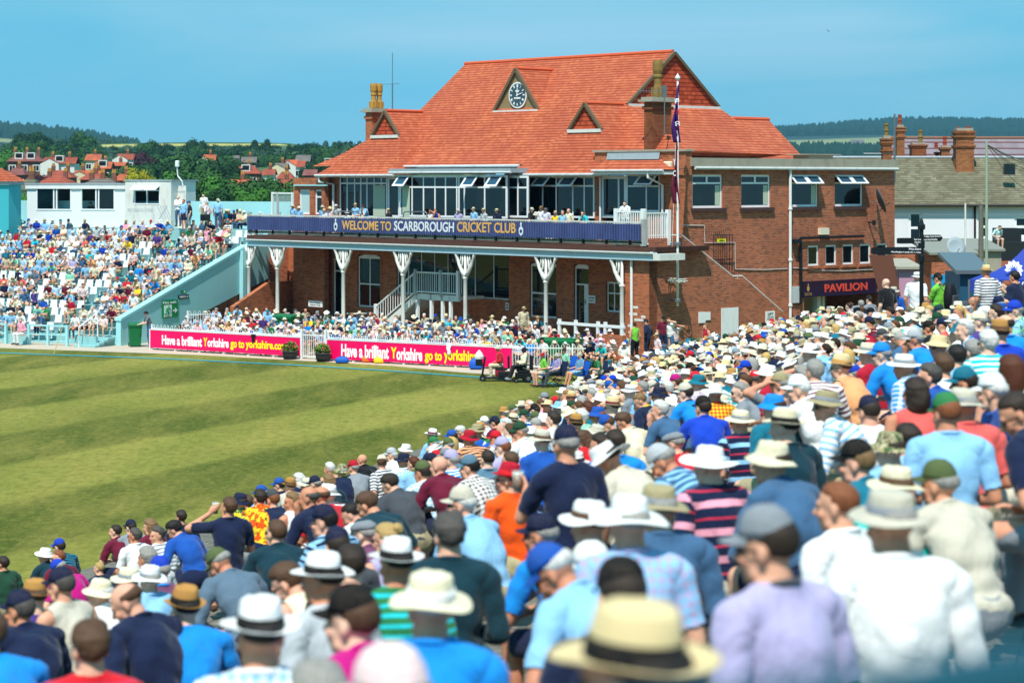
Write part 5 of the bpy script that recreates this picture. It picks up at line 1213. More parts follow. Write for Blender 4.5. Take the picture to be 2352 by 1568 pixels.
# ================================================================ BANNER, SIGNS AND FLAGS ON THE PAVILION
bz1=(hz(z2(0,494)[1],AB-.06,bL)+hz(z3(0,462)[1],AB-.06,fr(1200,AB)))/2;bz0=(hz(z2(0,598)[1],AB,bL)+hz(z3(0,583)[1],AB,fr(1470,AB)))/2
ban=empty('banner',worldp(AB-.06,0,0),TH,'long navy welcome banner tied along the balcony balustrade','banner')
bb0,bb1=fr(1472,AB-.06),fr(568,AB-.06)
def f_ban(g,b):
 p=g.xyz(g.co());f=g.math('SINE',g.math('MULTIPLY',p[1],39.0));n=g.noise(g.mp(g.co(),(1,1,.5)),1.5,4)
 c=g.mix(g.ramp(n,[(.4,0.0),(.7,.5)]),'#2a3468','#4a5690');g.l(g.mix(g.math('MULTIPLY',g.math('ADD',f,1.0),.09),c,'#8a94c0'),b.inputs['Base Color']);g.bump(g.math('ADD',f,g.math('MULTIPLY',n,4.0)),b,.7,.02)
mb=MB();mb.box(-.006,.006,bb0,bb1,bz0,bz1);mb.build('cloth',mat('banner_cloth','#2b3566',.45,fn=f_ban),ban)
def fbox(s,x0,y0,x1,y1,m,par,a=-.012,bold=.02,aw=AB-.06,o_=None):
 b0,b1=fr(x1,aw),fr(x0,aw);bm_=(b0+b1)/2;zz0,zz1=hz(y1,aw,bm_),hz(y0,aw,bm_)
 K=Matrix.Translation((a,bm_,(zz0+zz1)/2))@Matrix(((0,0,-1,0),(-1,0,0,0),(0,1,0,0),(0,0,0,1)));return textbox('lettering',s,m,K,b1-b0,zz1-zz0,par,bold,.006)
ly0,ly1=z2(890,520)[1],z2(890,588)[1]
fbox('WELCOME TO',z2(890,0)[0],ly0,z2(1262,0)[0],ly1+.6,M['gold'],ban);fbox('SCARBOROUGH',z2(1283,0)[0],ly0+1.2,z2(1735,0)[0],z2(0,600)[1],M['silver'],ban)
fbox('CRICKET CLUB',z3(8,0)[0],z3(0,475)[1],z3(405,0)[0],z3(0,545)[1],M['gold'],ban)
def crest(par,a,b,z,s,m):
 mb=MB();K=Matrix.Translation((a,b,z))@Matrix(((0,0,-1,0),(-1,0,0,0),(0,1,0,0),(0,0,0,1)))
 pts=[(0,-1),(.42,-.62),(.5,-.1),(.36,.3),(.12,.42),(.12,.7),(.22,.85),(0,1.15),(-.22,.85),(-.12,.7),(-.12,.42),(-.36,.3),(-.5,-.1),(-.42,-.62)]
 mb.slab([K@Vector((x*s,y*s,0))for x,y in pts],(-.008,0,0));o=mb.build('crest',m,par)
 mb=MB();mb.slab([K@Vector((math.cos(q*math.pi/6)*s*.26,math.sin(q*math.pi/6)*s*.28-s*.25,0))for q in range(12)],(-.016,0,0));mb.build('crest_centre',M['navyb'],o)
crest(ban,-.01,fr(z2(850,0)[0],AB),(bz0+bz1)/2,.3,M['silver']);crest(ban,-.01,fr(z3(447,0)[0],AB),(bz0+bz1)/2,.3,M['silver'])
# grommet brackets under the banner
mb=MB()
for i in range(20):b=bb0+(bb1-bb0)*(i+.5)/20;mb.box(.0,.12,b-.03,b+.03,bz0-.2,bz0+.05)
mb.box(.05,.12,bb0,bb1,bz0-.12,bz0-.06);mb.build('fixing_rail',M['black'],ban)
def sidesign(name,x0,y0,x1,y1,m,label,b=WB,t=.08,cat='sign'):
 a0,zt1=S((x0,y0),b);a1,zt2=S((x1,y0),b);_,zb1=S((x0,y1),b);o=empty(name,worldp(a0,b-t,0),TH,label,cat);mb=MB();mb.box(0,a1-a0,0,t-.005,zb1,zt1);mb.build('panel',m,o);return o,a1-a0,zb1,zt1
def f_sign(g,b):z=g.xyz(g.co())[2];g.l(g.ramp(g.math('FRACT',g.math('MULTIPLY',z,.1)),[(.18,'#20184e'),(.30,'#2c1430')]),b.inputs['Base Color'])
x0,y0=z6(1128,1058);x1,y1=z6(1822,1195)
ps,w_,zb_,zt__=sidesign('entrance_sign',x0,y0,x1,y1,mat('sign_purple','#2a1640',.4,fn=f_sign),'long dark purple sign reading PAVILION above the yard entrance')
KX=Matrix.Rotation(R(90),4,'X');hs_=zt__-zb_
textbox('lettering','PAVILION',mat('red_lettering','#e8503c',.5),Matrix.Translation((w_*.535,-.006,zb_+hs_*.50))@KX,w_*.54,hs_*.52,ps,.03,.006)
M['emb']=mat('gold_emblem','#c89a5a',.5)
for u in(.065,.965):
 mb=MB();s=hs_*.24;pts=[(0,-1),(.42,-.62),(.5,-.1),(.36,.3),(.12,.42),(.12,.7),(.22,.85),(0,1.15),(-.22,.85),(-.12,.7),(-.12,.42),(-.36,.3),(-.5,-.1),(-.42,-.62)]
 mb.slab([(w_*u+x*s,-.002,zb_+hs_*.58+y*s)for x,y in pts],(0,-.008,0));mb.build('crest',M['emb'],ps)
 textbox('lettering','Scarborough',M['emb'],Matrix.Translation((w_*u,-.006,zb_+hs_*.24))@KX,w_*.085,hs_*.07,ps,.0,.004)
 textbox('lettering','CRICKET CLUB',M['emb'],Matrix.Translation((w_*u,-.006,zb_+hs_*.14))@KX,w_*.085,hs_*.06,ps,.0,.004)
ls,w_,zb_,zt__=sidesign('lift_sign',*z6(812,1318),*z6(890,1425),M['white'],'small white sign reading LIFT low on the stair wall',0.0,.05)
textbox('lettering','LIFT',M['black'],Matrix.Translation((w_/2,-.004,zb_+(zt__-zb_)*.78))@KX,w_*.6,(zt__-zb_)*.16,ls,.02,.004)
for i,s in enumerate(('TO ALL','FLOORS','MEMBERS')):textbox('lettering',s,M['black'],Matrix.Translation((w_/2,-.004,zb_+(zt__-zb_)*(.55-.18*i)))@KX,w_*.7,(zt__-zb_)*.11,ls,0,.004)
es,w_,zb_,zt__=sidesign('exit_sign',*z6(393,688),*z6(462,716),M['yellow'],'small yellow sign on the black grille of the side wall',WB-.5,.04)
textbox('lettering','1854',M['black'],Matrix.Translation((w_/2,-.004,(zb_+zt__)/2))@KX,w_*.7,(zt__-zb_)*.6,es,.02,.004)
def frontsign(x0,y0,x1,y1,label,lines,a=AW-.02,m=None,tm=None):
 b0,b1=fr(x1,a),fr(x0,a);zz1,zz0=hz(y0,a,b0),hz(y1,a,b0);o=empty('notice',worldp(a-.04,0,0),TH,label,'sign','white notices by the doors');mb=MB();mb.box(0,.035,b0,b1,zz0,zz1);mb.build('panel',m or M['white'],o)
 for i,s in enumerate(lines):
  K=Matrix.Translation((-.004,(b0+b1)/2,zz1-(zz1-zz0)*(.32+.38*i)))@Matrix(((0,0,-1,0),(-1,0,0,0),(0,1,0,0),(0,0,0,1)));textbox('lettering',s,tm or M['black'],K,(b1-b0)*.72,(zz1-zz0)*.18,o,.02,.004)
frontsign(*z2(740,982),*z2(785,1030),'white notice on the brick wall left of the far window',['PLAYERS','ONLY']);frontsign(*z3(893,970),*z3(946,1022),'white notice just right of the near ground floor door',['PLAYERS','ONLY'])
frontsign(*z2(640,1125),*z2(745,1170),'white wooden notice above the dark gate under the balcony',['PLAYERS','GATE'],a=1.2)
frontsign(*z3(338,1020),*z3(360,1068),'small narrow notice on the wall below the large window',['--','--'])
mb=MB();o=empty('security_lamp',worldp(-.02,fr(z3(1375,0)[0],0.0),0),TH,'small security lamp on the brick pier by the stair wall','lamp');a_,z_=S(z3(1375,720),0);o.location=worldp(a_,-.3,z_);mb.box(-.12,.12,-.05,.1,-.06,.06);mb.box(-.03,.03,.1,.30,-.03,.0);mb.build('lamp_head',M['steelgrey'],o)
# satellite dish
def dish(P,rz,r,label,m=None,tilt=20):
 o=empty('satellite_dish',P,rz,label,'satellite dish');mb=MB();prof=[(0.001,.0)]+[(r*t,.22*r*t*t)for t in(.3,.6,.85,1)]+[(r,.22*r+.015),(r*.6,.1*r),(.001,.02)]
 mb.lathe(prof,n=28);d_=mb.build('dish',m or M['steelgrey'],o,smooth=True);d_.rotation_euler=(R(90-tilt),0,0);mb=MB();mb.tube([(0,0,0),(0,.35,-.1)],.03,6);mb.tube([(0,-.02,-r*.8),(0,-r*.9,-r*.1)],.015,5);mb.build('bracket',M['black'],o);return o
a_,z_=S(z6(1797,360),WB-.55);dish(worldp(a_,WB-.55,z_),TH+R(48),.62,'large grey satellite dish on the side wall right of the last window',mat('dish_grey','#55595e',.6))
mb=MB();a_,z_=S(z6(1740,545),WB-.2);o=empty('wall_bracket',worldp(a_,WB,z_),TH,'black bracket sticking out of the brick wall below the dish','bracket');mb.box(-.04,.04,-.35,0,-.03,.03);mb.box(-.1,.1,-.38,-.32,-.12,.12);mb.build('arm',M['black'],o)
# flag pole with two hanging flags
fp_a=sd_(1556.5,-.45);Pf=worldp(fp_a,-.45,0);flag=empty('flagpole',(Pf.x,Pf.y,0),TH,'tall white flagpole fixed in front of the brick stair wall','flagpole');Yf=Pf.y;zz=lambda y:EYE-(y-415)/FPX*Yf
mb=MB();mb.tube([(0,0,zz(703)),(0,0,zz(560)),(0,0,zz(350)),(0,0,zz(185))],[.062,.058,.05,.036],12);mb.lathe([(.02,0),(.09,.05),(.12,.12),(.09,.17),(.05,.22),(.01,.3)],(0,0,zz(185)),14);mb.build('pole',M['white'],flag,smooth=True)
mb=MB()
for y in(560,690):mb.tube([(0,0,zz(y)),(0,.45,zz(y))],.04,6);mb.lathe([(.12,0),(.14,.02),(.14,.14),(.12,.16)],(0,0,zz(y)-.08),12)
mb.build('bracket',M['steelgrey'],flag)
mb=MB();n=28
for rr,dz in((.42,0),(.30,-.05),(.36,.08)):mb.tube([(rr*math.cos(q*2*math.pi/n),rr*math.sin(q*2*math.pi/n),zz(645)+dz+.03*math.sin(q*3))for q in range(n+1)],.02,4)
mb.build('anti_climb_hoop',M['white_old'],flag)
mb=MB();mb.tube([(-.14,-.02,zz(320)),(-.22,.1,zz(540)),(-.06,.3,zz(600))],.01,4);mb.build('halyard',M['white'],flag)
def flagm(name,top,bot,c,label,wd,seed,px):
 P=W(px,top,Yf);o=empty('flag',(P.x,P.y,0),TH,label,'flag','flags on the white pole');mb=MB();n,k=10,24;v=[];rr=random.Random(seed)
 for j in range(k+1):
  t=j/k;z=zz(top)+(zz(bot)-zz(top))*t;ww=wd*(.12+.88*min(1,t*1.7))*(1-.45*max(0,t-.72)/.28)
  for i in range(n+1):s=i/n;v.append((-ww*s+.06*math.sin(6*t+i*.7),.10*math.sin(s*9+t*5)*(.3+t),z-.38*(1-s)*t*.0-.25*s*(1-t)))
 mb.add(v,[(j*(n+1)+i,j*(n+1)+i+1,(j+1)*(n+1)+i+1,(j+1)*(n+1)+i)for j in range(k)for i in range(n)]);f=mb.build('flag_cloth',c,o,smooth=True,recalc=False);sm=f.modifiers.new('s','SOLIDIFY');sm.thickness=.012;return o
fl1=flagm('flag',188,328,mat('purple_flag','#4a1c6a',.7),'purple flag with white emblem hanging at the top of the white pole',.42,1,1559)
fl2=flagm('flag',318,468,mat('maroon_flag','#6a1832',.7),'maroon flag hanging below the purple flag on the white pole',.38,2,1557)
P=W(1553,258,Yf-.35)
for k_,(px_,py_,ch_,mm,sz)in enumerate(((1555,232,'RL',M['lwhite'],.36),(1556,258,'*',mat('red_rose','#e03028',.6),.5),(1556,284,'CC',M['lwhite'],.36))):
 pp=W(px_,py_,Yf-.30);K=Matrix.Translation(Vector((pp.x-fl1 .location.x,pp.y-fl1 .location.y,pp.z)));K=Matrix.Rotation(-TH,4,'Z')@K@Matrix.Rotation(R(90),4,'X')@Matrix.Rotation(R(-80),4,'Z');textbox('emblem',ch_,mm,K,sz*.55,.2,fl1,.03,.01)
for i,ch_ in enumerate('YC'):pp=W(1549,372+26*i,Yf-.30);K=Matrix.Rotation(-TH,4,'Z')@Matrix.Translation(Vector((pp.x-fl2 .location.x,pp.y-fl2 .location.y,pp.z)))@Matrix.Rotation(R(90),4,'X');textbox('emblem',ch_,M['silver'],K,.12,.25,fl2,.03,.01)
# folding stand, cabinet, tables under the balcony (dim)
def table(P,rz,w,label):
 o=empty('table',P,rz,label,'table');mb=MB();mb.box(-w/2,w/2,-.35,.35,.70,.74);mb.build('tabletop',M['white_old'],o,bevel=.01)
 for sx in(-1,1):
  for sy in(-1,1):mb=MB();mb.tube([(sx*w*.45,sy*.3,0),(sx*w*.42,sy*.28,.7)],.02,6);mb.build('leg',M['steelgrey'],o)
b=fr(z2(1050,0)[0],1.4);table(worldp(1.4,b,GZ),TH,1.6,'white table in the shade by the far arched window');b=fr(z3(560,0)[0],1.6);table(worldp(1.6,b,GZ),TH,1.2,'white table in the shade by the near tall window')
mb=MB();o=empty('bench',worldp(AW-.5,fr(z3(1170,0)[0],AW-.5),0),0);bpy.data.objects.remove(o)
# balcony furniture: wooden bench backs and metal guard hoops
for x0,x1,y,zz_,lab in((332,468,425,z3,'brown wooden bench back on the balcony right of the dark suited man'),(610,690,468,z2,'dark blue bench on the balcony behind the two men at left'),(1105,1200,468,z2,'dark blue bench on the balcony beside the doorway')):
 a=.8;b0,b1=fr(zz_(x1,0)[0],a),fr(zz_(x0,0)[0],a);o=empty('bench',worldp(a,b0,ZD),TH,lab,'bench');mw=mat('bench_wood','#7a4e2c' if zz_ is z3 else '#1a2f5c',.7);L_=b1-b0
 mb=MB();mb.box(0,.45,0,L_,.40,.44);mb.build('seat',mw,o);mb=MB();mb.box(.42,.46,0,L_,.95,1.02);mb.box(.42,.46,0,L_,.55,.6)
 for i in range(int(L_/.15)):mb.box(.43,.45,.06+i*.15,.10+i*.15,.6,.95)
 mb.build('backrest',mw,o)
 for yy in(.03,L_-.08):mb=MB();mb.box(0,.05,yy,yy+.05,0,.40);mb.box(.40,.45,yy,yy+.05,0,.95);mb.build('leg',mw,o)
for x0,x1,y in((862,1030,450),(1352,1530,452)):
 a=.1;b0,b1=fr(z2(x1,0)[0],a),fr(z2(x0,0)[0],a);z1_=hz(z2(0,y)[1],a,b0);o=empty('guard_rail',worldp(a,b0,ZD),TH,'bent steel guard rail on the balcony '+('by the man in blue' if x0<1000 else 'below the middle windows'),'rail','steel guard rails on the balcony');L_=b1-b0
 mb=MB();mb.tube([(0,0,0),(0,0,z1_-ZD-.1),(0,.12,z1_-ZD),(0,L_-.12,z1_-ZD),(0,L_,z1_-ZD-.1),(0,L_,0)],.03,7);mb.build('rail',M['steelgrey'],o)
 # white notice board under the balcony, life ring stand
 # ================================================================ TURQUOISE STAND AT THE LEFT
SO=Vector((-18.96,105.5,0));DD=Vector((.43,.903,0));LL=Vector((-.903,.43,0));SRZ=math.atan2(DD.y,DD.x)
def sp_(w,t,z):return SO+LL*w+DD*t+Vector((0,0,z))
def st_w(px,t):
 s=(px-1176)/FPX;P=SO+DD*t;return(s*P.y-P.x)/(LL.x-s*LL.y)
def st_z(py,w,t):return EYE-(py-415)/FPX*(SO+LL*w+DD*t).y
fl=lambda t:.05+.335*t
stand=empty('grandstand',SO,SRZ,'pale turquoise concrete spectator stand with sloping side wall','grandstand')
PITCH=.92;NROW=16
mb=MB()
for j in range(NROW):t=j*PITCH;mb.box(t,t+PITCH+(6 if j==NROW-1 else.002),.3,26,-.2,fl(t+.05))
mb.box(14.2,16,.3,26,4.0,5.35);mb.build('terracing',M['duck_floor'],stand)
# raking side wall
top=[(0,1.21),(11.3,4.48),(11.9,4.75),(17.0,6.0)];bot=[(17.0,3.55),(5.1,.73),(3.6,.35),(3.4,-.2),(0,-.2)]
mb=MB();mb.slab([(t,0,z)for t,z in top+bot],(0,.28,0));mb.build('side_wall',M['duck'],stand)
mb=MB();mb.slab([(-.05,-.06,1.21),(11.3,-.06,4.48),(11.3,-.06,4.60),(-.05,-.06,1.33)],(0,.40,0));mb.build('coping',M['duck'],stand)
mb=MB();mb.box(10.6,11.3,-.22,-.001,-.2,4.30);mb.build('buttress',M['duck'],stand)
mb=MB();mb.slab([(3.7,.1,-.2),(17,.1,-.2),(17,.1,3.55),(3.7,.1,.38)],(0,.1,0));mb.build('brick_base',M['brick'],stand)
mb=MB();mb.slab([(8.2,-1.2,-.2),(14,-1.2,-.2),(14,-1.2,2.6),(11.6,-1.2,2.6),(8.2,-1.2,1.5)],(0,.25,0));mb.build('brick_wall',M['brick'],stand)
mb=MB();mb.box(15.5,15.8,-1,26,3,st_z(463,3,15.5));mb.build('back_wall',M['duck'],stand)
# front wall, gates
mb=MB()
for w0,w1 in((.6,1.7),(4.6,6.2)):mb.box(-1.2,-1.0,w0,w1,0,.5)
for i in range(4):mb.box(-1.6+.35*i,0,.35,1.6,.0,.10+.10*i)
mb.build('front_steps',M['duck_floor'],stand)
def rail_seg2(pts,r,m,name,par):mb=MB();mb.tube(pts,r,6);return mb.build(name,m,par)
for w0,w1 in((2.2,4.5),(5.9,9.5)):
 o=empty('railing',sp_(w0,-1.3,0),SRZ,'pale turquoise railing along the front of the stand '+('near the scooters' if w0<3 else 'at the left edge'),'railing','turquoise railings');mb=MB();mb.box(-.04,.04,0,w1-w0,.92,1.0);mb.box(-.03,.03,0,w1-w0,.5,.56);mb.build('rail',M['duck'],o)
 for i in range(3):mb=MB();y=(w1-w0)*i/2;mb.box(-.06,.06,y-.06,y+.06,0,1.02);mb.build('post',M['duck'],o)
o=empty('handrail',sp_(1.3,-1.6,0),SRZ,'thin white handrail beside the stand steps','handrail');rail_seg2([(0,0,0),(0,0,.95),(1.5,0,1.6),(1.5,0,.4)],.03,M['white'],'rail',o)
# signs on the side wall
def standsign(name,x0,y0,x1,y1,m,label):
 f=lambda px:((px-1176)/FPX*SO.y-SO.x)/(DD.x-(px-1176)/FPX*DD.y)
 t0,t1=f(x0),f(x1);tm=(t0+t1)/2;Yv=(SO+DD*tm).y;z1_,z0_=EYE-(y0-415)/FPX*Yv,EYE-(y1-415)/FPX*Yv
 o=empty(name,SO+DD*t0-LL*.02,SRZ,label,'sign');mb=MB();mb.box(0,t1-t0,-.02,0,z0_,z1_);mb.build('panel',m,o);return o,t1-t0,z0_,z1_
M['exitgreen']=mat('exit_sign_green','#0f9150',.5)
o,w_,zb,zt1=standsign('fire_exit_sign',*q1(1055,1175),*q1(1160,1290),M['exitgreen'],'large green and white Fire exit sign on the turquoise wall');h_=zt1-zb
textbox('lettering','Fire exit',M['lwhite'],Matrix.Translation((w_*.47,-.026,zb+h_*.86))@KX,w_*.82,h_*.15,o,.02,.004)
mb=MB();mb.box(w_*.12,w_*.6,-.026,-.021,zb+h_*.05,zb+h_*.72);mb.build('door_symbol',M['lwhite'],o)
mb=MB();K=lambda x,y:(w_*x,-.028,zb+h_*y)
for pts,r in(([K(.38,.58),K(.33,.38)],.06),([K(.33,.38),K(.42,.22),K(.36,.08)],.045),([K(.33,.38),K(.25,.24),K(.14,.22)],.045),([K(.37,.54),K(.47,.46),K(.52,.52)],.035),([K(.36,.54),K(.26,.5),K(.22,.4)],.035)):mb.tube(pts,r*h_,6)
mb.lathe([(.001,-.05*h_),(.04*h_,-.03*h_),(.055*h_,0),(.04*h_,.03*h_),(.001,.05*h_)],K(.41,.66),10);mb.build('running_figure',M['exitgreen'],o)
mb=MB();mb.slab([K(.68,.34),K(.80,.34),K(.80,.22),K(.95,.38),K(.80,.54),K(.80,.42),K(.68,.42)],(0,-.006,0));mb.build('arrow',M['lwhite'],o)
o,w_,zb,zt1=standsign('toilets_sign',*q1(1162,1142),*q1(1230,1168),M['black'],'small black TOILETS sign with arrow above the fire exit sign')
textbox('lettering','TOILETS',M['lwhite'],Matrix.Translation((w_*.38,-.026,(zb+zt1)/2))@KX,w_*.62,(zt1-zb)*.5,o,.02,.004);textbox('lettering','→' if False else '>',M['lwhite'],Matrix.Translation((w_*.86,-.026,(zb+zt1)/2))@KX,w_*.14,(zt1-zb)*.5,o,.03,.004)
o,w_,zb,zt1=standsign('small_exit_sign',*q1(1180,1112),*q1(1212,1130),M['exitgreen'],'tiny green exit sign highest on the turquoise wall')
mb=MB();mb.box(w_*.55,w_*.85,-.026,-.021,zb+.03,zt1-.03);mb.build('door_symbol',M['lwhite'],o)
# ---- commentary box
tb=14.6;w0,w1,w2=st_w(62,tb),st_w(q1(822,0)[0],tb),st_w(q1(1110,0)[0],tb);zt0=st_z(421,w1,tb);zb0_=3.6
box=empty('commentary_box',sp_(0,tb,0),SRZ,'white clapboard commentary box with sliding windows above the stand','commentary box')
def f_clap(g,b):
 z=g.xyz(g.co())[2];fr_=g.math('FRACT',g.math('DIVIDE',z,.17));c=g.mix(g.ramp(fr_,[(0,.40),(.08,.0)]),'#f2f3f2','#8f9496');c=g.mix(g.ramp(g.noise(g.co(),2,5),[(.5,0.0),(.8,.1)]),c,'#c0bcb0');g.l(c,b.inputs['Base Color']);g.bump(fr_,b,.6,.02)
M['clap']=mat('white_clapboard','#e8e9e8',.6,fn=f_clap)
def brect(x0,y0,x1,y1):a,b=st_w(q1(x1,0)[0],tb),st_w(q1(x0,0)[0],tb);m_=(a+b)/2;return(a,b,st_z(q1(0,y1)[1],m_,tb),st_z(q1(0,y0)[1],m_,tb))
W1,W2,W3=brect(238,438,468,590),brect(528,438,752,590),brect(880,432,1050,552)
mb=MB();wall_with_holes(mb,w1,w0,zb0_,zt0-.1,[W1,W2],lambda a,b,z0,z1:mb.box(0,.12,a,b,z0,z1));mb.build('clapboard_wall',M['clap'],box)
mb=MB();wall_with_holes(mb,w2,w1-.001,zb0_,zt0+.12,[W3],lambda a,b,z0,z1:mb.box(-.06,.12,a,b,z0,z1));mb.box(-.06,2.4,w2-.12,w2-.001,zb0_,zt0+.12);mb.build('rendered_wall',M['white_old'],box)
mb=MB();mb.box(-.12,2.6,w1,w0+.1,zt0-.1,zt0);mb.box(-.1,2.6,w2-.2,w1+.05,zt0+.12,zt0+.2);mb.build('roof',M['lead'],box)
mb=MB();mb.box(-.10,-.001,w1,w0+.05,zt0-.32,zt0-.101);mb.build('fascia',M['white'],box)
mb=MB();mb.box(1.6,1.7,w2+.1,w0-.1,zb0_,zt0-.2);mb.build('interior_wall',mat('grey_interior','#4c4f50',.9),box);mb=MB();mb.box(.13,.6,w2+.2,w0-.2,W1[2]-.15,W1[2]-.05);mb.build('desk',M['wood'],box)
def pw(par,u0,u1,z0,z1,mull=(),bars=(),fw=.08,x=-.03,glass_part=None):
 mb=MB();mb.box(x,x+.08,u0,u0+fw,z0,z1);mb.box(x,x+.08,u1-fw,u1,z0,z1);mb.box(x,x+.08,u0+fw,u1-fw,z0,z0+fw);mb.box(x,x+.08,u0+fw,u1-fw,z1-fw,z1)
 for m_ in mull:u=u0+(u1-u0)*m_;mb.box(x-.003,x+.077,u-fw/2,u+fw/2,z0+fw,z1-fw)
 for m_ in bars:z=z0+(z1-z0)*m_;mb.box(x-.005,x+.075,u0+fw,u1-fw,z-fw/2,z+fw/2)
 o=mb.build('window',M['upvc'],par)
 if glass_part:mb=MB();a,b=glass_part;mb.box(x+.03,x+.04,u0+(u1-u0)*a,u0+(u1-u0)*b,z0+fw,z1-fw);mb.build('pane',M['glass'],o)
 return o
pw(box,*W1,mull=(.42,.5),glass_part=(.5,.97));pw(box,*W2,mull=(.47,.55),glass_part=(.03,.47));pw(box,*W3,bars=(.76,),mull=(.5,),fw=.06,x=-.08)
mb=MB();u0,u1,z0,z1_=W3;um=(u0+u1)/2
for a,b in((u0,um-.03),(um+.03,u1)):mb.slab([(-.1,a,z1_),(-.1,b,z1_),(-.5,b,z1_-.22),(-.5,a,z1_-.22)],(0,0,.04))
mb.build('open_casement',M['upvc'],box)
KB=lambda w,z,x=-.066:Matrix.Translation((x,w,z))@Matrix(((0,0,-1,0),(-1,0,0,0),(0,1,0,0),(0,0,0,1)))
gm=mat('faded_lettering','#b8bcbe',.6);r_=brect(838,578,1005,598);textbox('lettering','BBC RADIO YORK',gm,KB((r_[0]+r_[1])/2,(r_[2]+r_[3])/2),r_[1]-r_[0],r_[3]-r_[2],box,.01,.004)
r_=brect(1030,560,1105,650);mb=MB()
for k in range(4):d=.18*k;mb.slab([(-.062,r_[1]-d,r_[3]),(-.062,r_[1]-d-.06,r_[3]),(-.062,r_[0]+.3-d,r_[2]),(-.062,r_[0]+.36-d,r_[2])],(-.004,0,0))
mb.slab([(-.07,r_[0]+.05,r_[3]),(-.07,r_[0]+.12,r_[3]),(-.07,r_[1]-.1,r_[2]),(-.07,r_[1]-.17,r_[2])],(-.004,0,0));mb.build('logo',gm,box)
# open door with light on a curved arm
o=empty('shed_door',sp_(st_w(427,tb+.6),tb+.6,0),SRZ,'open white ledged door at the right end of the commentary box','door');zz0=st_z(530,3,tb);zz1=st_z(427,3,tb);ww=st_w(400,tb+.6)-st_w(427,tb+.6)
mb=MB();mb.box(0,.06,0,ww,zz0,zz1);mb.build('door_leaf',M['white_old'],o);mb=MB();mb.slab([(-.02,.05,zz0+.9),(-.02,.12,zz0+.9),(-.02,ww-.05,zz1-.4),(-.02,ww-.12,zz1-.4)],(.018,0,0));mb.box(-.02,-.001,.05,ww-.05,zz1-.35,zz1-.25);mb.build('brace',M['gutter'],o)
o=empty('floodlight',sp_(st_w(420,tb+.6),tb+.6,zz1),SRZ,'white lamp on a curved arm above the open shed door','lamp');ll=st_w(407,tb)-st_w(420,tb);mb=MB();mb.tube([(0,0,0),(0,.05,.25),(0,ll*.9,.55),(0,ll,.9),(0,ll,1.1)],.035,6);mb.build('arm',M['white'],o);mb=MB();mb.lathe([(.08,0),(.12,.04),(.12,.32),(.08,.36)],(0,ll,1.05),12);mb.build('lamp_head',M['white'],o)
# blue building at the far left with a red tiled roof
tq=11.5;wq=st_w(20,tq);zq=st_z(414,wq,tq);bb=empty('stand_block',sp_(wq,tq,0),SRZ,'tall turquoise walled building with red tiled roof at the left edge','building')
mb=MB();mb.box(0,1.1,0,6,-.1,zq-.25);mb.build('wall',painted('turquoise_wall','#3fa9b4',.7,.25,'#7cc4c8',.8),bb);mb=MB();mb.box(-.15,1.2,-.15,6,zq-.25,zq-.08);mb.build('gutter',M['lead'],bb)
mb=MB();mb.add([(-.25,-.25,zq-.06),(1.3,-.25,zq-.06),(1.3,6,zq-.06),(-.25,6,zq-.06),(.5,2.4,zq+1.3),(.5,6,zq+1.3)],[(0,1,4),(0,4,5,3),(1,2,5,4),(0,3,2,1)]);mb.build('roof',M['roof'],bb)
mb=MB()
for i in range(9):mb.box(6+i*.7,20,wq-1.8,wq-.02,fl(6+i*.7),fl(6+i*.7)+.35)
mb.build('aisle_steps',M['duck_floor'],bb)
# ================================================================ RIGHT: TERRACE HOUSES, CHIMNEYS, POLES, TENT
def wbox(mb,x0,y0,x1,y1,Y,d):a,b=W(x0,y0,Y),W(x1,y1,Y);mb.box(a.x,b.x,Y,Y+d,b.z,a.z)
Yh=118.0
h1_=empty('terrace_house',W(2055,470,Yh)*Vector((1,1,0))if False else(W(2055,470,Yh).x,Yh,0),0,'long white rendered house with grey stone slate roof behind the pavilion','house');hx=h1_.location.x
def lx(px,Y=Yh):return(px-1176)/FPX*Y-hx
def lz(py,Y=Yh):return EYE-(py-415)/FPX*Y
wins=[(2087,487,2118,560),(2244,494,2270,548),(2330,497,2362,545)]
holes=[(lx(a),lx(c),lz(d),lz(b))for a,b,c,d in wins]
mb=MB();wall_with_holes(mb,-6,lx(2450),lz(568),lz(470),holes,lambda a,b,z0,z1:mb.box(a,b,0,.3,z0,z1));mb.build('wall',painted('whitewash','#e9eaee',.8,.12,'#b8b4ac',1),h1_)
mb=MB();mb.box(-6,lx(2450),.02,.3,-1,lz(568));mb.build('lower_wall',M['brick_side'],h1_)
for u0,u1,z0,z1_ in holes:
 mb=MB();f=.13;mb.box(u0,u0+f,.05,.12,z0,z1_);mb.box(u1-f,u1,.05,.12,z0,z1_);mb.box(u0+f,u1-f,.05,.12,z0,z0+f);mb.box(u0+f,u1-f,.05,.12,z1_-f,z1_);mb.box(u0+f,u1-f,.045,.11,(z0+z1_)/2-.07,(z0+z1_)/2+.07);w_o=mb.build('window',M['upvc'],h1_)
 mb=MB();mb.box(u0+f,u1-f,.09,.1,z0+f,z1_-f);mb.build('pane',M['glass'],w_o)
zr_=lz(362,Yh+4.5)
mb=MB();mb.add([(-6,-.3,lz(471)),(lx(2450),-.3,lz(471)),(lx(2450),4.5,zr_),(-6,4.5,zr_),(lx(2450),9,lz(471)),(-6,9,lz(471))],[(0,1,2,3),(3,2,4,5),(0,3,5)]);mb.build('roof',M['slate'],h1_,recalc=False)
mb=MB();mb.tube([(-6,4.5,zr_),(lx(2450),4.5,zr_)],.10,6);mb.build('ridge_tiles',M['lead'],h1_);mb=MB();mb.tube([(-6,-.36,lz(472)),(lx(2450),-.36,lz(472))],.07,6);mb.build('gutter',M['black'],h1_)
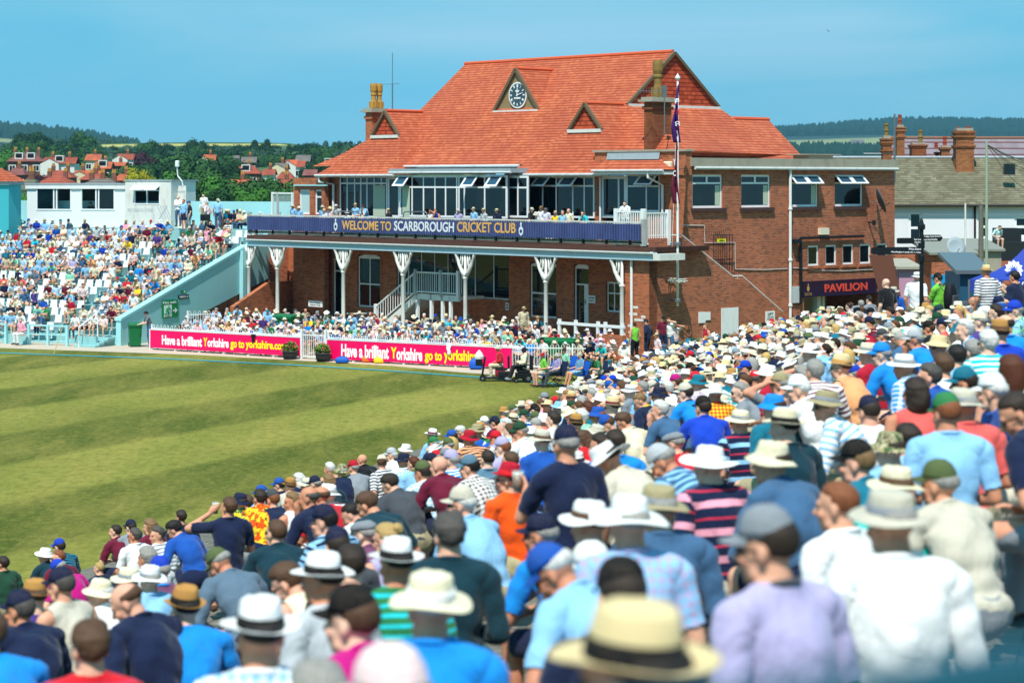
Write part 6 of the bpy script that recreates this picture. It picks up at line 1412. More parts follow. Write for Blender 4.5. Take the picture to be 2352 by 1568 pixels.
mb=MB();mb.tube([(lx(z7(1140,0)[0]),-.1,lz(z7(0,950)[1])),(lx(z7(1140,0)[0]),-.1,lz(472))],.06,6);mb.build('drainpipe',M['black'],h1_)
mb=MB();mb.slab([(lx(z7(x,0)[0]),-.1+(471-z7(0,y)[1])*.0445+.0,lz(z7(0,y)[1]))for x,y in((1095,520),(1112,515),(1140,625),(1125,630))],(0,-.1,.03));mb.build('rust_patch',mat('orange_lichen','#c97a2a',.9),h1_)
mb=MB();q=z7(1397,452);mb.box(lx(q[0])-.3,lx(q[0])+.3,1.0,1.3,lz(q[1],Yh+1)-.3,lz(q[1],Yh+1)+.3);mb.build('skylight',M['glass'],h1_)
Y2=134.0;h2_=empty('rear_house',((2060-1176)/FPX*Y2,Y2,0),0,'house behind with patchy purple slate roof and clay ridge','house');hx2=h2_.location.x
l2x=lambda px:(px-1176)/FPX*Y2-hx2
zz_=EYE+(415-318)/FPX*(Y2+5);mb=MB();mb.add([(l2x(2072),-1,zz_-4.2),(l2x(2480),-1,zz_-4.2),(l2x(2480),5,zz_),(l2x(2072),5,zz_)],[(0,1,2,3)]);mb.add([(l2x(2072),5,zz_),(l2x(2480),5,zz_),(l2x(2480),10,zz_-4),(l2x(2072),10,zz_-4)],[(0,1,2,3)])
mb.build('roof',tiles('purple_slates',('#7d7076','#84777d','#8b7f84','#74727a'),.4,.5,.3),h2_,recalc=False);mb=MB();mb.box(l2x(2072),l2x(2480),0,8,-1,zz_-4.0);mb.build('wall',M['brick_side'],h2_);mb=MB();mb.tube([(l2x(2072),5,zz_+.03),(l2x(2480),5,zz_+.03)],.11,6);mb.build('ridge_tiles',painted('old_ridge','#8a6250',.9,.5),h2_)
def stack(x0,x1,yt,yb,Y,m,pots,label,pm='potred',par=None,hx_=0,Yo=0,bulge=True):
 """chimney stack of a roof: part of its house; pots = (px, y top, width px)"""
 mb=MB();a,b=(x0-1176)/FPX*Y-hx_,(x1-1176)/FPX*Y-hx_;d=(b-a)*.8;z1_,z0_=EYE-(yt-415)/FPX*Y,EYE-(yb-415)/FPX*Y;y0=Y-Yo
 mb.box(a+.06,b-.06,y0,y0+d,z0_-.8,z1_)
 for t in((.93,.80,.5)if bulge else(.9,)):z=z0_+(z1_-z0_)*t;mb.box(a-.04,b+.04,y0-.08,y0+d+.08,z,z+.09);mb.box(a,b,y0-.04,y0+d+.04,z-.09,z)
 c=mb.build('chimney',m,par)
 mb=MB();mb.slab([(a+.1,y0+.05,z1_),(b-.1,y0+.05,z1_),(b-.1,y0+d-.05,z1_),(a+.1,y0+d-.05,z1_)],(0,0,.14));mb.build('mortar_cap',M['conc'],c)
 for px,py,wd in pots:
  r=wd/2/FPX*Y;h=(yt-py)/FPX*Y;mb=MB();X_=(px-1176)/FPX*Y-hx_
  mb.lathe([(r*1.1,0),(r*1.1,h*.1),(r*.9,h*.12),(r*.85,h*.45),(r*1.1,h*.5),(r*1.1,h*.56),(r*.85,h*.6),(r*.8,h*.85),(r*1.05,h*.88),(r*1.0,h),(r*.6,h)],(X_,y0+d/2,z1_),12);mb.build('chimney_pot',M[pm],c)
pth=lambda x,y:zR(x,y)
M['orangebrick']=brick('weathered_orange_brick','#c98350','#a4623a','#5c4a3a',stain=.5,mort=.016)
stack(2194,2240,300,374,Yh+3,M['orangebrick'],[(2228,290,13),(2204,291,6)],'',par=h1_,hx_=hx,Yo=Yh)
stack(2025,2051,318,378,Yh-6,M['orangebrick'],[(2037.5,283,11)],'','potold',par=h1_,hx_=hx,Yo=Yh)
stack(2058,2080,292,340,Y2+1,M['orangebrick'],[(2068,263,9)],'',par=h2_,hx_=hx2,Yo=Y2)
stack(2092,2130,333,362,Yh+7,M['brick_old'],[(2117,298,11)],'','potold',par=h1_,hx_=hx,Yo=Yh,bulge=False)
stack(2160,2184,340,362,Yh+7,M['orangebrick'],[(2172,314,10),(2152,328,9)],'',par=h1_,hx_=hx,Yo=Yh,bulge=False)
stack(2148,2158,352,362,Yh+7.6,M['brick_old'],[],'',par=h1_,hx_=hx,Yo=Yh,bulge=False)
def pole(px,y0,y1,Y,r,m,name,label,arms=()):
 P=W(px,y1,Y);o=empty(name,P,0,label,'pole');mb=MB();h=(y1-y0)/FPX*Y;mb.tube([(0,0,0),(0,0,h)],r,10,r2=r*.8);mb.build('mast',m,o)
 for z_,x_ in arms:mb=MB();mb.tube([(0,0,z_),(x_,0,z_)],.03,6);mb.build('arm',m,o)
 return o,h
mg=painted('sage_green_pole','#9aa890',.7,.3)
po,ph_=pole(2266,325,690,76,.056,mg,'telegraph_pole','tall pale green telegraph pole before the white house');mb=MB()
for i,(x,y)in enumerate(((2352,332),(2380,352),(2360,372),(2400,345),(2350,380),(2330,430))):
 q=W(x+60,y+8,95)-po.location;pts=[Vector((0,0,ph_-.1))*(1-t)+Vector(q)*t+Vector((0,0,-.5*math.sin(math.pi*t)))for t in[k/8 for k in range(9)]];mb.tube(pts,.012,4)
mb.build('wires',M['black'],po)
pole(z7(618,0)[0],262,420,112,.06,M['steelgrey'],'aerial_mast','thin grey mast at the right end of the brick side wall',arms=((1.5,-1.6),(.2,-1.4)))
pole(z7(1182,0)[0],z7(0,690)[1],690,90,.12,M['wood'],'wooden_post','brown wooden post left of the telegraph pole');pole(z7(1080,0)[0],z7(0,672)[1],660,100,.05,M['white_old'],'white_pole','thin leaning white pole before the white house')
# sheds and clutter between the houses and the crowd
def shed(x0,y0,x1,y1,Y,d,m,rm,name,label,slope=.3):
 a,b=W(x0,y0,Y),W(x1,y1,Y);o=empty(name,(a.x,Y,0),0,label,'shed');w_=b.x-a.x;mb=MB();mb.box(0,w_,0,d,-1,a.z-.1);mb.build('wall',m,o);mb=MB();mb.slab([(-.15,-.2,a.z-.1),(w_+.15,-.2,a.z-.1),(w_+.15,d+.2,a.z+slope),(-.15,d+.2,a.z+slope)],(0,0,.1));mb.build('roof',rm,o);return o
felt=painted('grey_roofing_felt','#86887f',.9,.4)
shed(2140,580,2240,690,98,4,M['brick_side'],felt,'shed','low brick shed with flat grey roof left of the telegraph pole')
shed(2185,572,2300,680,104,4,M['conc'],felt,'shed','grey flat roofed outbuilding behind the telegraph pole')
shed(2205,620,2262,690,58,2,mat('dark_blue_metal','#24506a',.5),M['steelgrey'],'kiosk','dark blue metal kiosk beside the blue gazebo')
shed(2065,612,2110,690,84,3,mat('faded_pink_wall','#b88aa0',.8),M['conc'],'shed','pink walled shed behind the fingerpost',.1)
o=empty('brown_panel',W(2050,640,84),R(-12),'leaning brown panel at the right end of the PAVILION sign','panel');mb=MB();mb.slab([(-.9,0,.9),(0,0,.9),(.3,0,-.6),(-.5,0,-.6)],(0,.06,0));mb.build('board',mat('brown_sheet','#6a4030',.7),o)
o=empty('blue_hoarding',W(2140,690,66),0,'bright blue hoarding behind the man in a yellow green shirt','hoarding');mb=MB();mb.box(0,1.1,0,.1,0,.78);mb.build('panel',mat('bright_blue_sheet','#1690c0',.6),o)
dish(W(2194,568,96),R(15),.45,'pale satellite dish above the grey roof near the telegraph pole',M['lead'])
# black balcony with the man in a striped shirt
o=empty('roof_balcony',W(2225,590,112),0,'black walled roof balcony in front of the white house','balcony');mb=MB();mb.box(0,3.8,0,2.2,-.2,.75);mb.box(1.7,2.9,.8,2.2,.75,1.45);mb.build('parapet',mat('black_cladding','#202528',.6),o)
# fingerpost
Yfp=43.0;fpx=2116.5;P=W(fpx,690,Yfp);fpst=empty('fingerpost',P,0,'tall black fingerpost with four white lettered arms','signpost');h=(690-528)/FPX*Yfp
mb=MB();mb.tube([(0,0,-1.5),(0,0,h)],.042,12);mb.lathe([(.05,0),(.075,.02),(.075,.10),(.05,.12),(.03,.2),(.012,.24)],(0,0,h),12)
for z_ in(.35,.62):mb.lathe([(.045,-.02),(.065,-.01),(.065,.30*.4),(.045,.14)],(0,0,h-z_),12)
mb.build('post',M['black'],fpst,smooth=False)
def arm(x0,x1,y0,y1,lines,left,yoff,tilt=0):
 s=Yfp/FPX;a,b=(x0-fpx)*s,(x1-fpx)*s;z0=(690-y1)*s;z1_=(690-y0)*s;mb=MB();zm_=(z0+z1_)/2;t=.05
 pts=[(a,yoff,zm_-.05),(a+t,yoff,z0),(b,yoff,z0+tilt),(b,yoff,z1_+tilt),(a+t,yoff,z1_),(a,yoff,zm_+.05)]if left else[(a,yoff,z0+tilt),(b-t,yoff,z0),(b,yoff,zm_),(b-t,yoff,z1_),(a,yoff,z1_+tilt)]
 mb.slab(pts,(0,-.02,0));o=mb.build('arm',M['black'],fpst);n=len(lines)
 for i,(l,frac)in enumerate(lines):
  w_=(b-a)*frac;xc=(b-.03-w_/2)if left else(a+.05+w_/2);zc=z1_-(z1_-z0)*(i+.6)/(n+.2)+tilt*.7;textbox('lettering',l,M['lwhite'],Matrix.Translation((xc,yoff-.023,zc))@Matrix.Rotation(R(1.2 if left else-1),4,'Y')@KX,w_,(z1_-z0)*.26,o,.01,.004)
s_=z7(462,0)[0]
arm(z7(462,0)[0],fpx+1,z7(0,958)[1]+1,z7(0,1008)[1],[('West Stand',.24),('Headingley Leeds 69.1 miles',.58)],True,-.03,.006)
arm(z7(630,0)[0],fpx+1,z7(0,900)[1],z7(0,938)[1],[('North Stand',.27),('Press Box',.24)],True,-.03)
arm(fpx-1,z7(930,0)[0],z7(0,880)[1],z7(0,922)[1],[('Trafalgar Square Entrance',.78),('Lords Grand Stand Site',.62)],False,-.03)
# gazebo
Yg=52.0;gz_=empty('gazebo',W(2222,690,Yg),R(0),'royal blue gazebo canopy with white lettering at the right edge','gazebo');s=Yg/FPX;L0=lambda x,y:Vector(((x-2222)*s,0,(690-y)*s))
pk=L0(2425,535)+Vector((0,1.6,0));e=[L0(2226,642),L0(2580,642),L0(2580,642)+Vector((0,3.4,0)),L0(2226,642)+Vector((1.1,3.4,0))]
mbt=mat('royal_blue_canvas','#2a3f9c',.7);mb=MB()
for i in range(4):
 a,b=e[i],e[(i+1)%4];prev=None;rows=[]
 for j in range(7):t=j/6;k=t+.18*math.sin(math.pi*t)*1.0;rows.append((a+(pk-a)*t+Vector((0,0,-.25*math.sin(math.pi*t))),b+(pk-b)*t+Vector((0,0,-.25*math.sin(math.pi*t)))))
 for j in range(6):mb.add([rows[j][0],rows[j][1],rows[j+1][1],rows[j+1][0]],[(0,1,2,3)])
mb.build('canopy',mbt,gz_,recalc=False);mb=MB()
for i in range(4):a,b=e[i],e[(i+1)%4];mb.add([a,b,b-Vector((0,0,.3)),a-Vector((0,0,.3))],[(0,1,2,3)])
mb.build('valance',mbt,gz_,recalc=False)
for i in(0,1,2,3):mb=MB();mb.tube([e[i],Vector((e[i].x,e[i].y,-1))],.03,6);mb.build('leg',M['steelgrey'],gz_)
textbox('lettering','WWW.YORKSHIRECCC.COM',M['lwhite'],Matrix.Translation((2.1,-.012,(690-655)*s))@KX,2.9,.17,gz_,.02,.004)
mb=MB()
for k in range(9):
 a=R(-70+35*k*.9);c0=L0(2334,622)+Vector((0,.30,0));d_=Vector((math.cos(a),.28*math.sin(a),math.sin(a)));q=c0+d_*.17+Vector((0,-.06,.02));n_=Vector((-d_.z,0,d_.x))*.05;mb.slab([c0+d_*.06+Vector((0,-.05,0)),q+n_,q+d_*.06,q-n_],(0,-.012,0))
mb.build('rose_emblem',M['lwhite'],gz_)
# bird
bd=empty('seagull',W(1902,72,190),R(20),'dark gull gliding alone in the sky at upper right','bird');mb=MB()
sec=[(-.16,.012,.01),(-.1,.03,.03),(0,.045,.04),(.09,.032,.03),(.14,.02,.018),(.17,.006,.006)];n=8;vs=[]
for y,rx,rz_ in sec:vs+=[(math.cos(q*2*math.pi/n)*rx,y,math.sin(q*2*math.pi/n)*rz_)for q in range(n)]
mb.add(vs,[(i*n+q,i*n+(q+1)%n,(i+1)*n+(q+1)%n,(i+1)*n+q)for i in range(5)for q in range(n)])
for sx in(-1,1):mb.add([(sx*.03,.06,.02),(sx*.18,.10,.09),(sx*.34,.02,.04),(sx*.17,.01,.09),(sx*.03,-.04,.02),(sx*.03,.06,.03),(sx*.18,.10,.10),(sx*.17,.01,.10),(sx*.03,-.04,.03)],[(0,1,3,4),(1,2,3),(5,8,7,6),(6,7,2)])
mb.add([(0,-.14,0),(.05,-.24,0),(-.05,-.24,0),(0,-.14,.012)],[(0,1,2),(3,2,1)]);bo=mb.build('gull_body',mat('gull_grey','#4a5258',.8),bd,recalc=False);bo.rotation_euler=(R(20),R(25),0)
# ================================================================ NEAR TERRACE (wooden slatted steps) AND ITS CROWD
GW=Vector((.958,-.287,0));TW=Vector((.287,.958,0));FACE=math.atan2(.958,.287)-R(30)
def zhead(w):return 6.7+.261*w
def Yhead(px,py):s=(px-1176)/FPX;return 6500/max(90,(py-790+1250*s))
SEATZ=-.90
terr=empty('terrace',(0,0,0),math.atan2(TW.y,TW.x),'weathered wooden slatted terracing under the near crowd','terrace')
# local frame: x = TW, y = left of it = -GW
PT=.42
mbs=MB();k=0
for i in range(-45,12):
 w=i*PT;z=zhead(w+PT/2)+SEATZ-.02;t0,t1=-6,78
 if w<-12:t0=24
 for q in range(3):y=-(w+q*PT/3);mbs.box(t0,t1,y-PT/3+.012,y,z-.03,z)
 mbs.box(t0,t1,-(w+PT)-.001,-(w+PT)+.02,z-.02,z+.261*PT-.03)
mbs.build('slats',M['wood'],terr)
mb=MB();mb.add([(-6,19,-.3),(78,19,-.3),(78,-5,-.3),(-6,-5,-.3),(-6,18.8,zhead(-18.9)+SEATZ-.2),(78,18.8,zhead(-18.9)+SEATZ-.2),(78,-5,zhead(5)+SEATZ-.2),(-6,-5,zhead(5)+SEATZ-.2)],[(3,2,1,0),(4,5,6,7),(0,1,5,4),(2,3,7,6),(0,4,7,3),(1,2,6,5)])
mb.build('base',M['conc'],terr)
# ---- the people one can tell apart in the photograph: picture place of the head, head gear or hair, top, pose, turn, distance
NEAR=[(zA(20,670),'short:dark','long:darkgreen','up',0,0),(zA(335,610),'sun:white:white','polo:darkteal','fwd',10,0),(zA(440,545),'cap:royal:dark','stripe:teal:navy','fwd',-15,0),
(zA(432,625),'crop:ginger','tee:maroon','lft',0,0),(zA(445,705),'cap:royal:grey','tee:magenta','down',0,0),(zA(455,820),'cap:navy:darkgrey','vest:stone','up2',20,14),
(zA(735,705),'crop:blonde','tee:navy','up',0,30),(zA(857,430),'crop:dark','polo:maroon','fwd',10,0),(zA(972,400),'cap:navy:dark','tee:grey','fwd',-20,0),(zA(1000,462),'short:darkgrey','polo:white','cup',0,0),
(zA(1112,395),'curly:sandy','tee:maroon','up',20,0),(zA(1170,455),'short:darkgrey','stripe:white:grey','lft',20,27),(zA(1300,415),'thick:black','polo:blue','down',0,25),(zA(1345,325),'short:dark','tee:navy','up',-30,0),
(zA(1090,625),'thick:grey','check:grey:white','fwd',-30,21),(zA(1190,715),'cap:royal:grey','polo:mauve:azure','up',-40,17.5),(zA(745,880),'buc:cream:white','polo:white','fwd',15,16),(zA(955,790),'sun:cream:grey','tee:lightgrey','up',-20,18),
(zA(1115,780),'sun:white:grey','long:skyblue','up2',-20,16.5),(zA(945,935),'bald:brown','long:navy:skyblue','down2',10,12),(zA(1372,985),'trilby:tan:black','tee:azure','fwd',-50,12.2),(zA(145,1000),'cap:navy:darkgrey','long:navy','fwd',-10,13.5),
(zA(255,910),'trilby:tan:brown','tee:purple','up',-30,15),(zA(670,1270),'thick:brown','wide:red:black','up',-55,9.0),(zA(-110,1170),'short:brown','tee:azure','fwd',-30,9.5),(zA(1640,655),'cap:olive:grey','long:greyblue','down',0,16.5),
(zA(1700,245),'short:brown','polo:navy','drink',-40,23.5),(zA(1785,210),'buc:navy:dark','floral:green:yellow','fwd',-20,26),(zA(1930,180),'short:dark','floral:orange:yellow','fwd',-55,26),(zA(1830,215),'short:brown','tee:black','fwd',0,29),(zA(1945,150),'cap:blue:grey','tee:skyblue','up',0,31),
(zB(240,190),'cap:darkgrey:ginger','tee:navy','fwd',-20,26),(zB(268,430),'crop:brown','polo:darkteal','fwd',-45,17),(zB(150,1170),'fed:white:black','lcheck:white:skyblue','up',-75,7.3),
(zB(435,50),'curly:white','tee:navy','up',0,0),(zB(290,88),'cap:blue:dark','tee:navy','fwd',0,0),(zB(370,92),'trilby:tan:brown','tee:stone','fwd',-40,0),(zB(500,88),'sun:cream:grey','tee:white','fwd',0,0),(zB(557,78),'cap:navy:grey','tee:darkteal','up',0,0),
(zB(655,58),'curly:sandy','tee:darkteal','up',-20,0),(zB(508,172),'bald:darkgrey','polo:navy','chin',0,20),(zB(600,160),'bald:brown','tee:red','fwd',0,22),(zB(655,150),'sun:white:grey','stripe:white:coral','fwd',0,24),(zB(385,205),'long:sandy','vest:white','lft',0,24),
(zB(625,345),'cap:navy:black','stripe:skyblue:navy','fwd',0,15.5),(zB(830,295),'crop:black','polo:white','down2',0,19),(zB(950,225),'short:brown','tee:darkteal','down',-10,17.5),(zB(1120,75),'short:dark','long:darkgrey','down',-10,21),
(zB(720,530),'cap:navy:dark','tee:darkgrey','fwd',-60,13.5),(zB(925,440),'flat:grey:grey','polo:mauve','fwd',0,16),(zB(1085,475),'bun:blonde','vest:lilac','up',-10,14.5),(zB(825,660),'short:dark','polo:black:crimson','up',-70,11.5),(zB(355,790),'short:brown','vest:cream','down',0,12.0),
(zB(612,770),'fed:white:black','polo:lightgrey','up',0,9.6),(zB(1160,650),'fed:white:black','stripe:green:aqua','up',-50,10.2),(zB(1555,440),'thick:darkgrey','long:darkteal:blue','up',-75,10.6),(zB(1650,215),'cap:stone:white','polo:skyblue','fwd',0,14.5),
(zG(1845,745),'trilby:crimson:red','tee:orange','cup',0,17),(zG(1465,640),'cap:steelblue:black','check:white:brown','fwd',0,20),(zG(1005,690),'cap:olive:dark','check:white:skyblue','fwd',-25,22),(zG(1165,625),'shaved','polo:maroon','fwd',-20,21),
(zB(830,1060),'cap:black:brown','polo:magenta','fwd',0,7.6),(zB(1420,950),'sun:cream:white','polo:azure','up',-80,7.3),(zB(560,1640),'short:grey','tee:stone','fwd',-40,6.2),(zB(1120,1640),'cap:palepink:grey','tee:pink','up',-30,4.6),
((1455,1532),'fed:straw:black','tee:crimson','up',-20,3.6),(zC(1050,880),'cap:black:dark','tee:navy','up',-80,6.6),(zC(555,700),'cap:blue:white','polo:skyblue','down',0,8.6),(zC(830,690),'cap:white:dark','polo:navy','up',-10,9.5),(zC(450,440),'cap:navy:grey','tee:azure','fwd',0,12),
(zC(810,350),'sun:white:brown','tee:brown','up',-30,10.2),(zC(1110,340),'wide:white:grey','check:lilac:skyblue','up',-60,8.8),(zC(1330,240),'sun:khaki:grey','long:denim','up',-60,10.2),(zF(1590,1190),'wide:white:white','wide:navy:pink','up',-30,12.5),
(zF(1205,1160),'cap:lightgrey:grey','lstripe:denim:skyblue','down',0,14),(zF(740,1150),'wide:white:dark','long:stone','down',0,14),(zD(170,500),'cap:grey:dark','polo:lilac:darkgrey','up',-20,6.4),(zD(690,210),'crop:ginger','polo:white','up',0,9.2),(zD(1090,330),'sun:stone:grey','long:white:blue','up',-75,7.4),
(zD(1130,90),'sun:cream:brown','polo:turquoise','up',-60,10.5),(zD(1450,60),'cap:olive:grey','long:stone','fwd',-30,10.5),(zF(2110,1160),'buc:cream:dark','long:denim','fwd',0,11.5),(zE(755,1400),'cap:black:sandy','polo:teal','fwd',0,11.5),(zE(1015,1300),'buc:camo:dark','tee:skyblue','up',-40,13),
(zE(1150,1230),'short:dark','tee:skyblue','up',-50,14),(zE(1460,1020),'cap:green:ginger','polo:skyblue','up',-70,12.4),(zE(1590,960),'sun:stone:grey','polo:coral','up',-60,13.2),(zE(1820,850),'cap:white:white','polo:blue','rgt',100,13.6),(zE(2010,1010),'crop:dark','polo:navy:skyblue','down2',0,10.8),
(zE(1215,870),'curly:dark','vest:coral','up',-70,15.5),(zE(1320,740),'short:darkgrey','polo:blue','fwd',20,17.5),(zE(1600,790),'cap:teal:dark','tee:navy','fwd',0,15.5),(zE(1960,690),'long:auburn','vest:stone','up',-80,15),(zE(855,1010),'cap:navy:dark','tee:white','up',-80,16.5),
(zE(515,960),'sun:khaki:grey','lstripe:white:skyblue','fwd',55,16),(zE(190,1130),'fed:cream:black','long:darkteal:pink','up',-20,14.5),(zE(1130,660),'sun:white:grey','check:white:azure','knee2',0,19),(zE(950,570),'cap:azure:grey','polo:azure','fwd',10,21),(zE(850,560),'sun:cream:grey','polo:crimson','up',0,22),
(zE(630,665),'trilby:straw:tan','vest:peach','fwd',0,20.5),(zE(425,700),'short:grey','stripe:white:maroon','fwd',-60,19),(zE(300,840),'cap:white:white','polo:white','chin',10,18),(zE(110,980),'buc:azure:dark','tee:teal','up',-20,18),(zE(155,800),'cap:khaki:grey','tee:grey','shade',0,21),(zE(60,730),'sun:white:dark','tee:crimson','up',30,23),
(zE(330,745),'curly:grey','tee:skyblue','fwd',-30,20.5),(zE(395,555),'wide:white:dark','long:skyblue','up',0,25),(zE(960,290),'flop:tan:dark','tee:olive','up',-40,0),(zE(1175,295),'wide:white:grey','tee:darkgreen','up',0,0),(zE(1300,310),'buc:cream:grey','tee:skyblue','up',-40,0),(zE(1400,240),'cap:darkteal:grey','tee:navy','fwd',20,0),
(zE(1520,320),'cap:white:white','tee:navy','fwd',10,0),(zE(1320,370),'cap:black:brown','tee:black','fwd',0,0),(zE(955,430),'cap:darkgrey:grey','tee:darkgrey','fwd',10,0),(zE(1070,430),'cap:stone:white','polo:navy','fwd',50,0),(zE(1210,455),'cap:lightgrey:grey','tee:azure','chin',0,24),(zE(1400,500),'buc:straw:sandy','tee:blue','lft',20,21),
(zE(1600,375),'short:white','check:azure:white','fwd',50,23),(zE(1715,315),'cap:cream:grey','polo:purple','up',0,24),(zE(1845,245),'short:dark','stripe:skyblue:grey','fwd',0,26),(zE(1995,230),'cap:royal:grey','floral:mint:skyblue','fwd',30,24),(zE(1920,335),'bald:dark','polo:azure','up',-60,21.5),
(zE(1875,400),'trilby:tan:brown','polo:royal','up',-50,20),(zE(1665,545),'short:grey','tee:black','up',-50,19.5),(zE(1785,475),'thick:white','stripe:aqua:white','up',-70,19),(zE(1540,585),'short:black','long:skyblue','up',-60,19),(zE(1430,660),'short:brown','polo:white','up',-50,18),(zE(1670,165),'bald:grey','tee:greyblue','up',10,0),
(zF(1170,740),'short:white','polo:denim','chin',0,24),(zF(870,840),'short:brown','long:cream','down2',0,24),(zF(1535,720),'cap:black:dark','polo:royal','fwd',-60,22.5),(zF(1385,600),'cap:stone:dark','polo:azure:black','fwd',0,25),(zF(1640,600),'wide:white:white','check:red:yellow','up',-70,25),(zF(1840,590),'short:grey','long:grey','fwd',40,24),
(zF(1850,835),'sun:cream:grey','wide:navy:skyblue','up',-50,20),(zF(775,715),'fed:straw:maroon','tee:skyblue','up',-20,27),(zF(655,785),'buc:blue:ginger','tee:navy','up',0,28),(zF(1170,620),'buc:navy:dark','tee:grey','up',10,27),(zF(1010,665),'crop:sandy','polo:navy:yellow','down2',0,27),(zF(1500,515),'buc:teal:dark','check:palepink:lilac','up',-20,28),
(zF(1230,560),'short:white','tee:white','fwd',0,30),(zF(1305,510),'cap:magenta:brown','tee:navy','fwd',0,33),(zF(925,590),'sun:white:grey','tee:grey','up',0,33),(zF(1025,560),'short:grey','tee:skyblue','fwd',0,33),(zF(1185,450),'sun:white:grey','tee:royal','up',-20,0),(zF(1430,400),'cap:black:brown','tee:red','fwd',0,0),
(zF(1340,460),'curly:grey','tee:maroon','up',-20,0),(zF(815,440),'trilby:tan:black','tee:grey','fwd',0,0),(zF(1095,400),'trilby:tan:black','tee:stone','fwd',0,0),(zF(1030,440),'crop:dark','vest:orange','up',-20,0),(zF(1640,165),'wide:white:grey','tee:navy','up',-60,0),(zF(1740,345),'fed:white:cream','tee:grey','up',-20,0),
(zF(1850,340),'bald:grey','stripe:mint:white','up',-50,0),(zF(1870,415),'trilby:tan:brown','long:blue','up',-50,0),(zF(1875,500),'cap:navy:dark','stripe:aqua:white','up',-50,0),(zF(1895,290),'fed:white:black','tee:crimson','up',-40,0),(zF(2040,235),'buc:lightgrey:grey','check:white:maroon','up',-30,0),(zF(1590,305),'cap:royal:dark','tee:skyblue','up',-40,0),
(zF(1690,260),'short:dark','tee:azure','up',10,0),(zF(470,555),'sun:white:grey','tee:navy','up',0,0),(zF(360,600),'sun:white:dark','polo:lilac','up',0,0),(zF(325,725),'sun:skyblue:dark','tee:darkgrey','fwd',0,0),(zF(430,640),'trilby:straw:tan','tee:pink','fwd',0,0),(zF(430,725),'cap:darkgreen:sandy','tee:navy','fwd',0,0),(zF(510,805),'thick:white','tee:mint','fwd',0,28),
(zF(570,740),'curly:auburn','tee:teal','up',0,30),(zF(470,860),'trilby:tan:black','tee:white','up',-60,26),(zF(275,825),'short:dark','tee:white','fwd',0,27),(zF(185,995),'sun:stone:brown','tee:blue','up',-40,21),(zF(670,1035),'short:dark','check:pink:navy','up',0,19),(zF(795,1010),'short:dark','polo:azure','up',-60,18.5),(zF(740,860),'cap:blue:brown','tee:mint','down2',0,26),
(zG(1465,360),'buc:crimson:dark','stripe:peach:navy','fwd',-30,28),(zG(1540,290),'sun:khaki:dark','tee:green','up',-20,33),(zG(1960,290),'cap:darkgreen:grey','long:white','chinl',0,25),(zG(1785,450),'cap:lilac:ginger','tee:lilac','fwd',0,24),(zG(1640,560),'crop:dark','polo:steelblue','up',-60,23),(zG(1860,580),'crop:brown','tee:darkgrey','up',-40,21.5),
(zG(1285,575),'cap:lilac:grey','stripe:azure:white','fwd',-20,24),(zG(410,575),'shaved','polo:black','fwd',0,0),(zG(605,600),'cap:cream:brown','stripe:white:navy','rgt',0,0),(zG(700,525),'cap:lightgrey:white','polo:white','fwd',0,0),(zG(840,480),'buc:white:grey','tee:stone','fwd',0,0),(zG(820,580),'sun:navy:dark','lcheck:white:skyblue','up',-20,0),(zG(915,610),'tail:auburn','tee:skyblue','up',-30,0),
(zG(215,680),'buc:camo:grey','polo:navy:yellow','fwd',-40,0),(zG(325,650),'cap:crimson:grey','tee:grey','fwd',-30,0),(zG(90,660),'short:white','bare','fwd',-20,0),(zG(1100,335),'fed:white:maroon','tee:skyblue','fwd',0,0),(zG(1110,415),'cap:green:grey','tee:navy','fwd',0,0),(zG(1130,490),'buc:white:grey','tee:white','down',0,0),
(zG(1290,350),'cap:blue:dark','tee:white','fwd',0,0),(zG(1380,300),'short:white','tee:black','down',0,0),(zG(1255,430),'cap:olive:grey','tee:navy','fwd',0,0),(zG(1235,500),'bald:sandy','tee:palepink','fwd',0,0),(zG(1610,210),'cap:white:grey','check:white:lilac','fwd',0,0),(zG(1710,210),'cap:navy:dark','tee:maroon','fwd',0,0),(zG(1825,230),'short:white','tee:peach','chinl',0,0),
(zG(1890,190),'fed:cream:black','tee:white','fwd',0,0),(zG(2105,90),'cap:black:dark','tee:darkgrey','fwd',0,0),(zG(2110,170),'cap:olive:grey','tee:olive','fwd',0,0),(zG(1140,560),'cap:red:grey','tee:navy','fwd',0,0),(zG(1230,540),'cap:grey:grey','tee:mint','fwd',0,0),(zG(1090,590),'cap:navy:dark','tee:brown','fwd',0,0),
]
ALLP['knee2']=dict(lean=26,pitch=6,yaw=20,L='knee',R='rest');SPOSE['knee2']=ALLP['knee2']
SEATED=[]
LABELS={};pending=[]
def register(root,hatspec,shirt,pose,px,py,Y,note=''):
 pending.append([root,hatspec,shirt,pose,px,py,Y,note])
for(px,py),h,s,pose,turn,Y in NEAR:
 auto=Y==0
 if auto:Y=Yhead(px,py)
 P=W(px,py,Y);vox=.008 if Y<19 else.014
 gl=None
 root,a=person(h,s,pose,rz=max(R(-8),FACE+R(turn*.6)+R(random.uniform(-6,6))),vox=vox,head_at=P,glasses=(None if Y>12 else random.random()<.5),scale=.82 if(px,py)==zA(735,705)else random.uniform(.97,1.03),group='spectators on the near wooden terrace')
 SEATED.append((P.x,P.y));register(root,h,s,pose,px,py,Y)
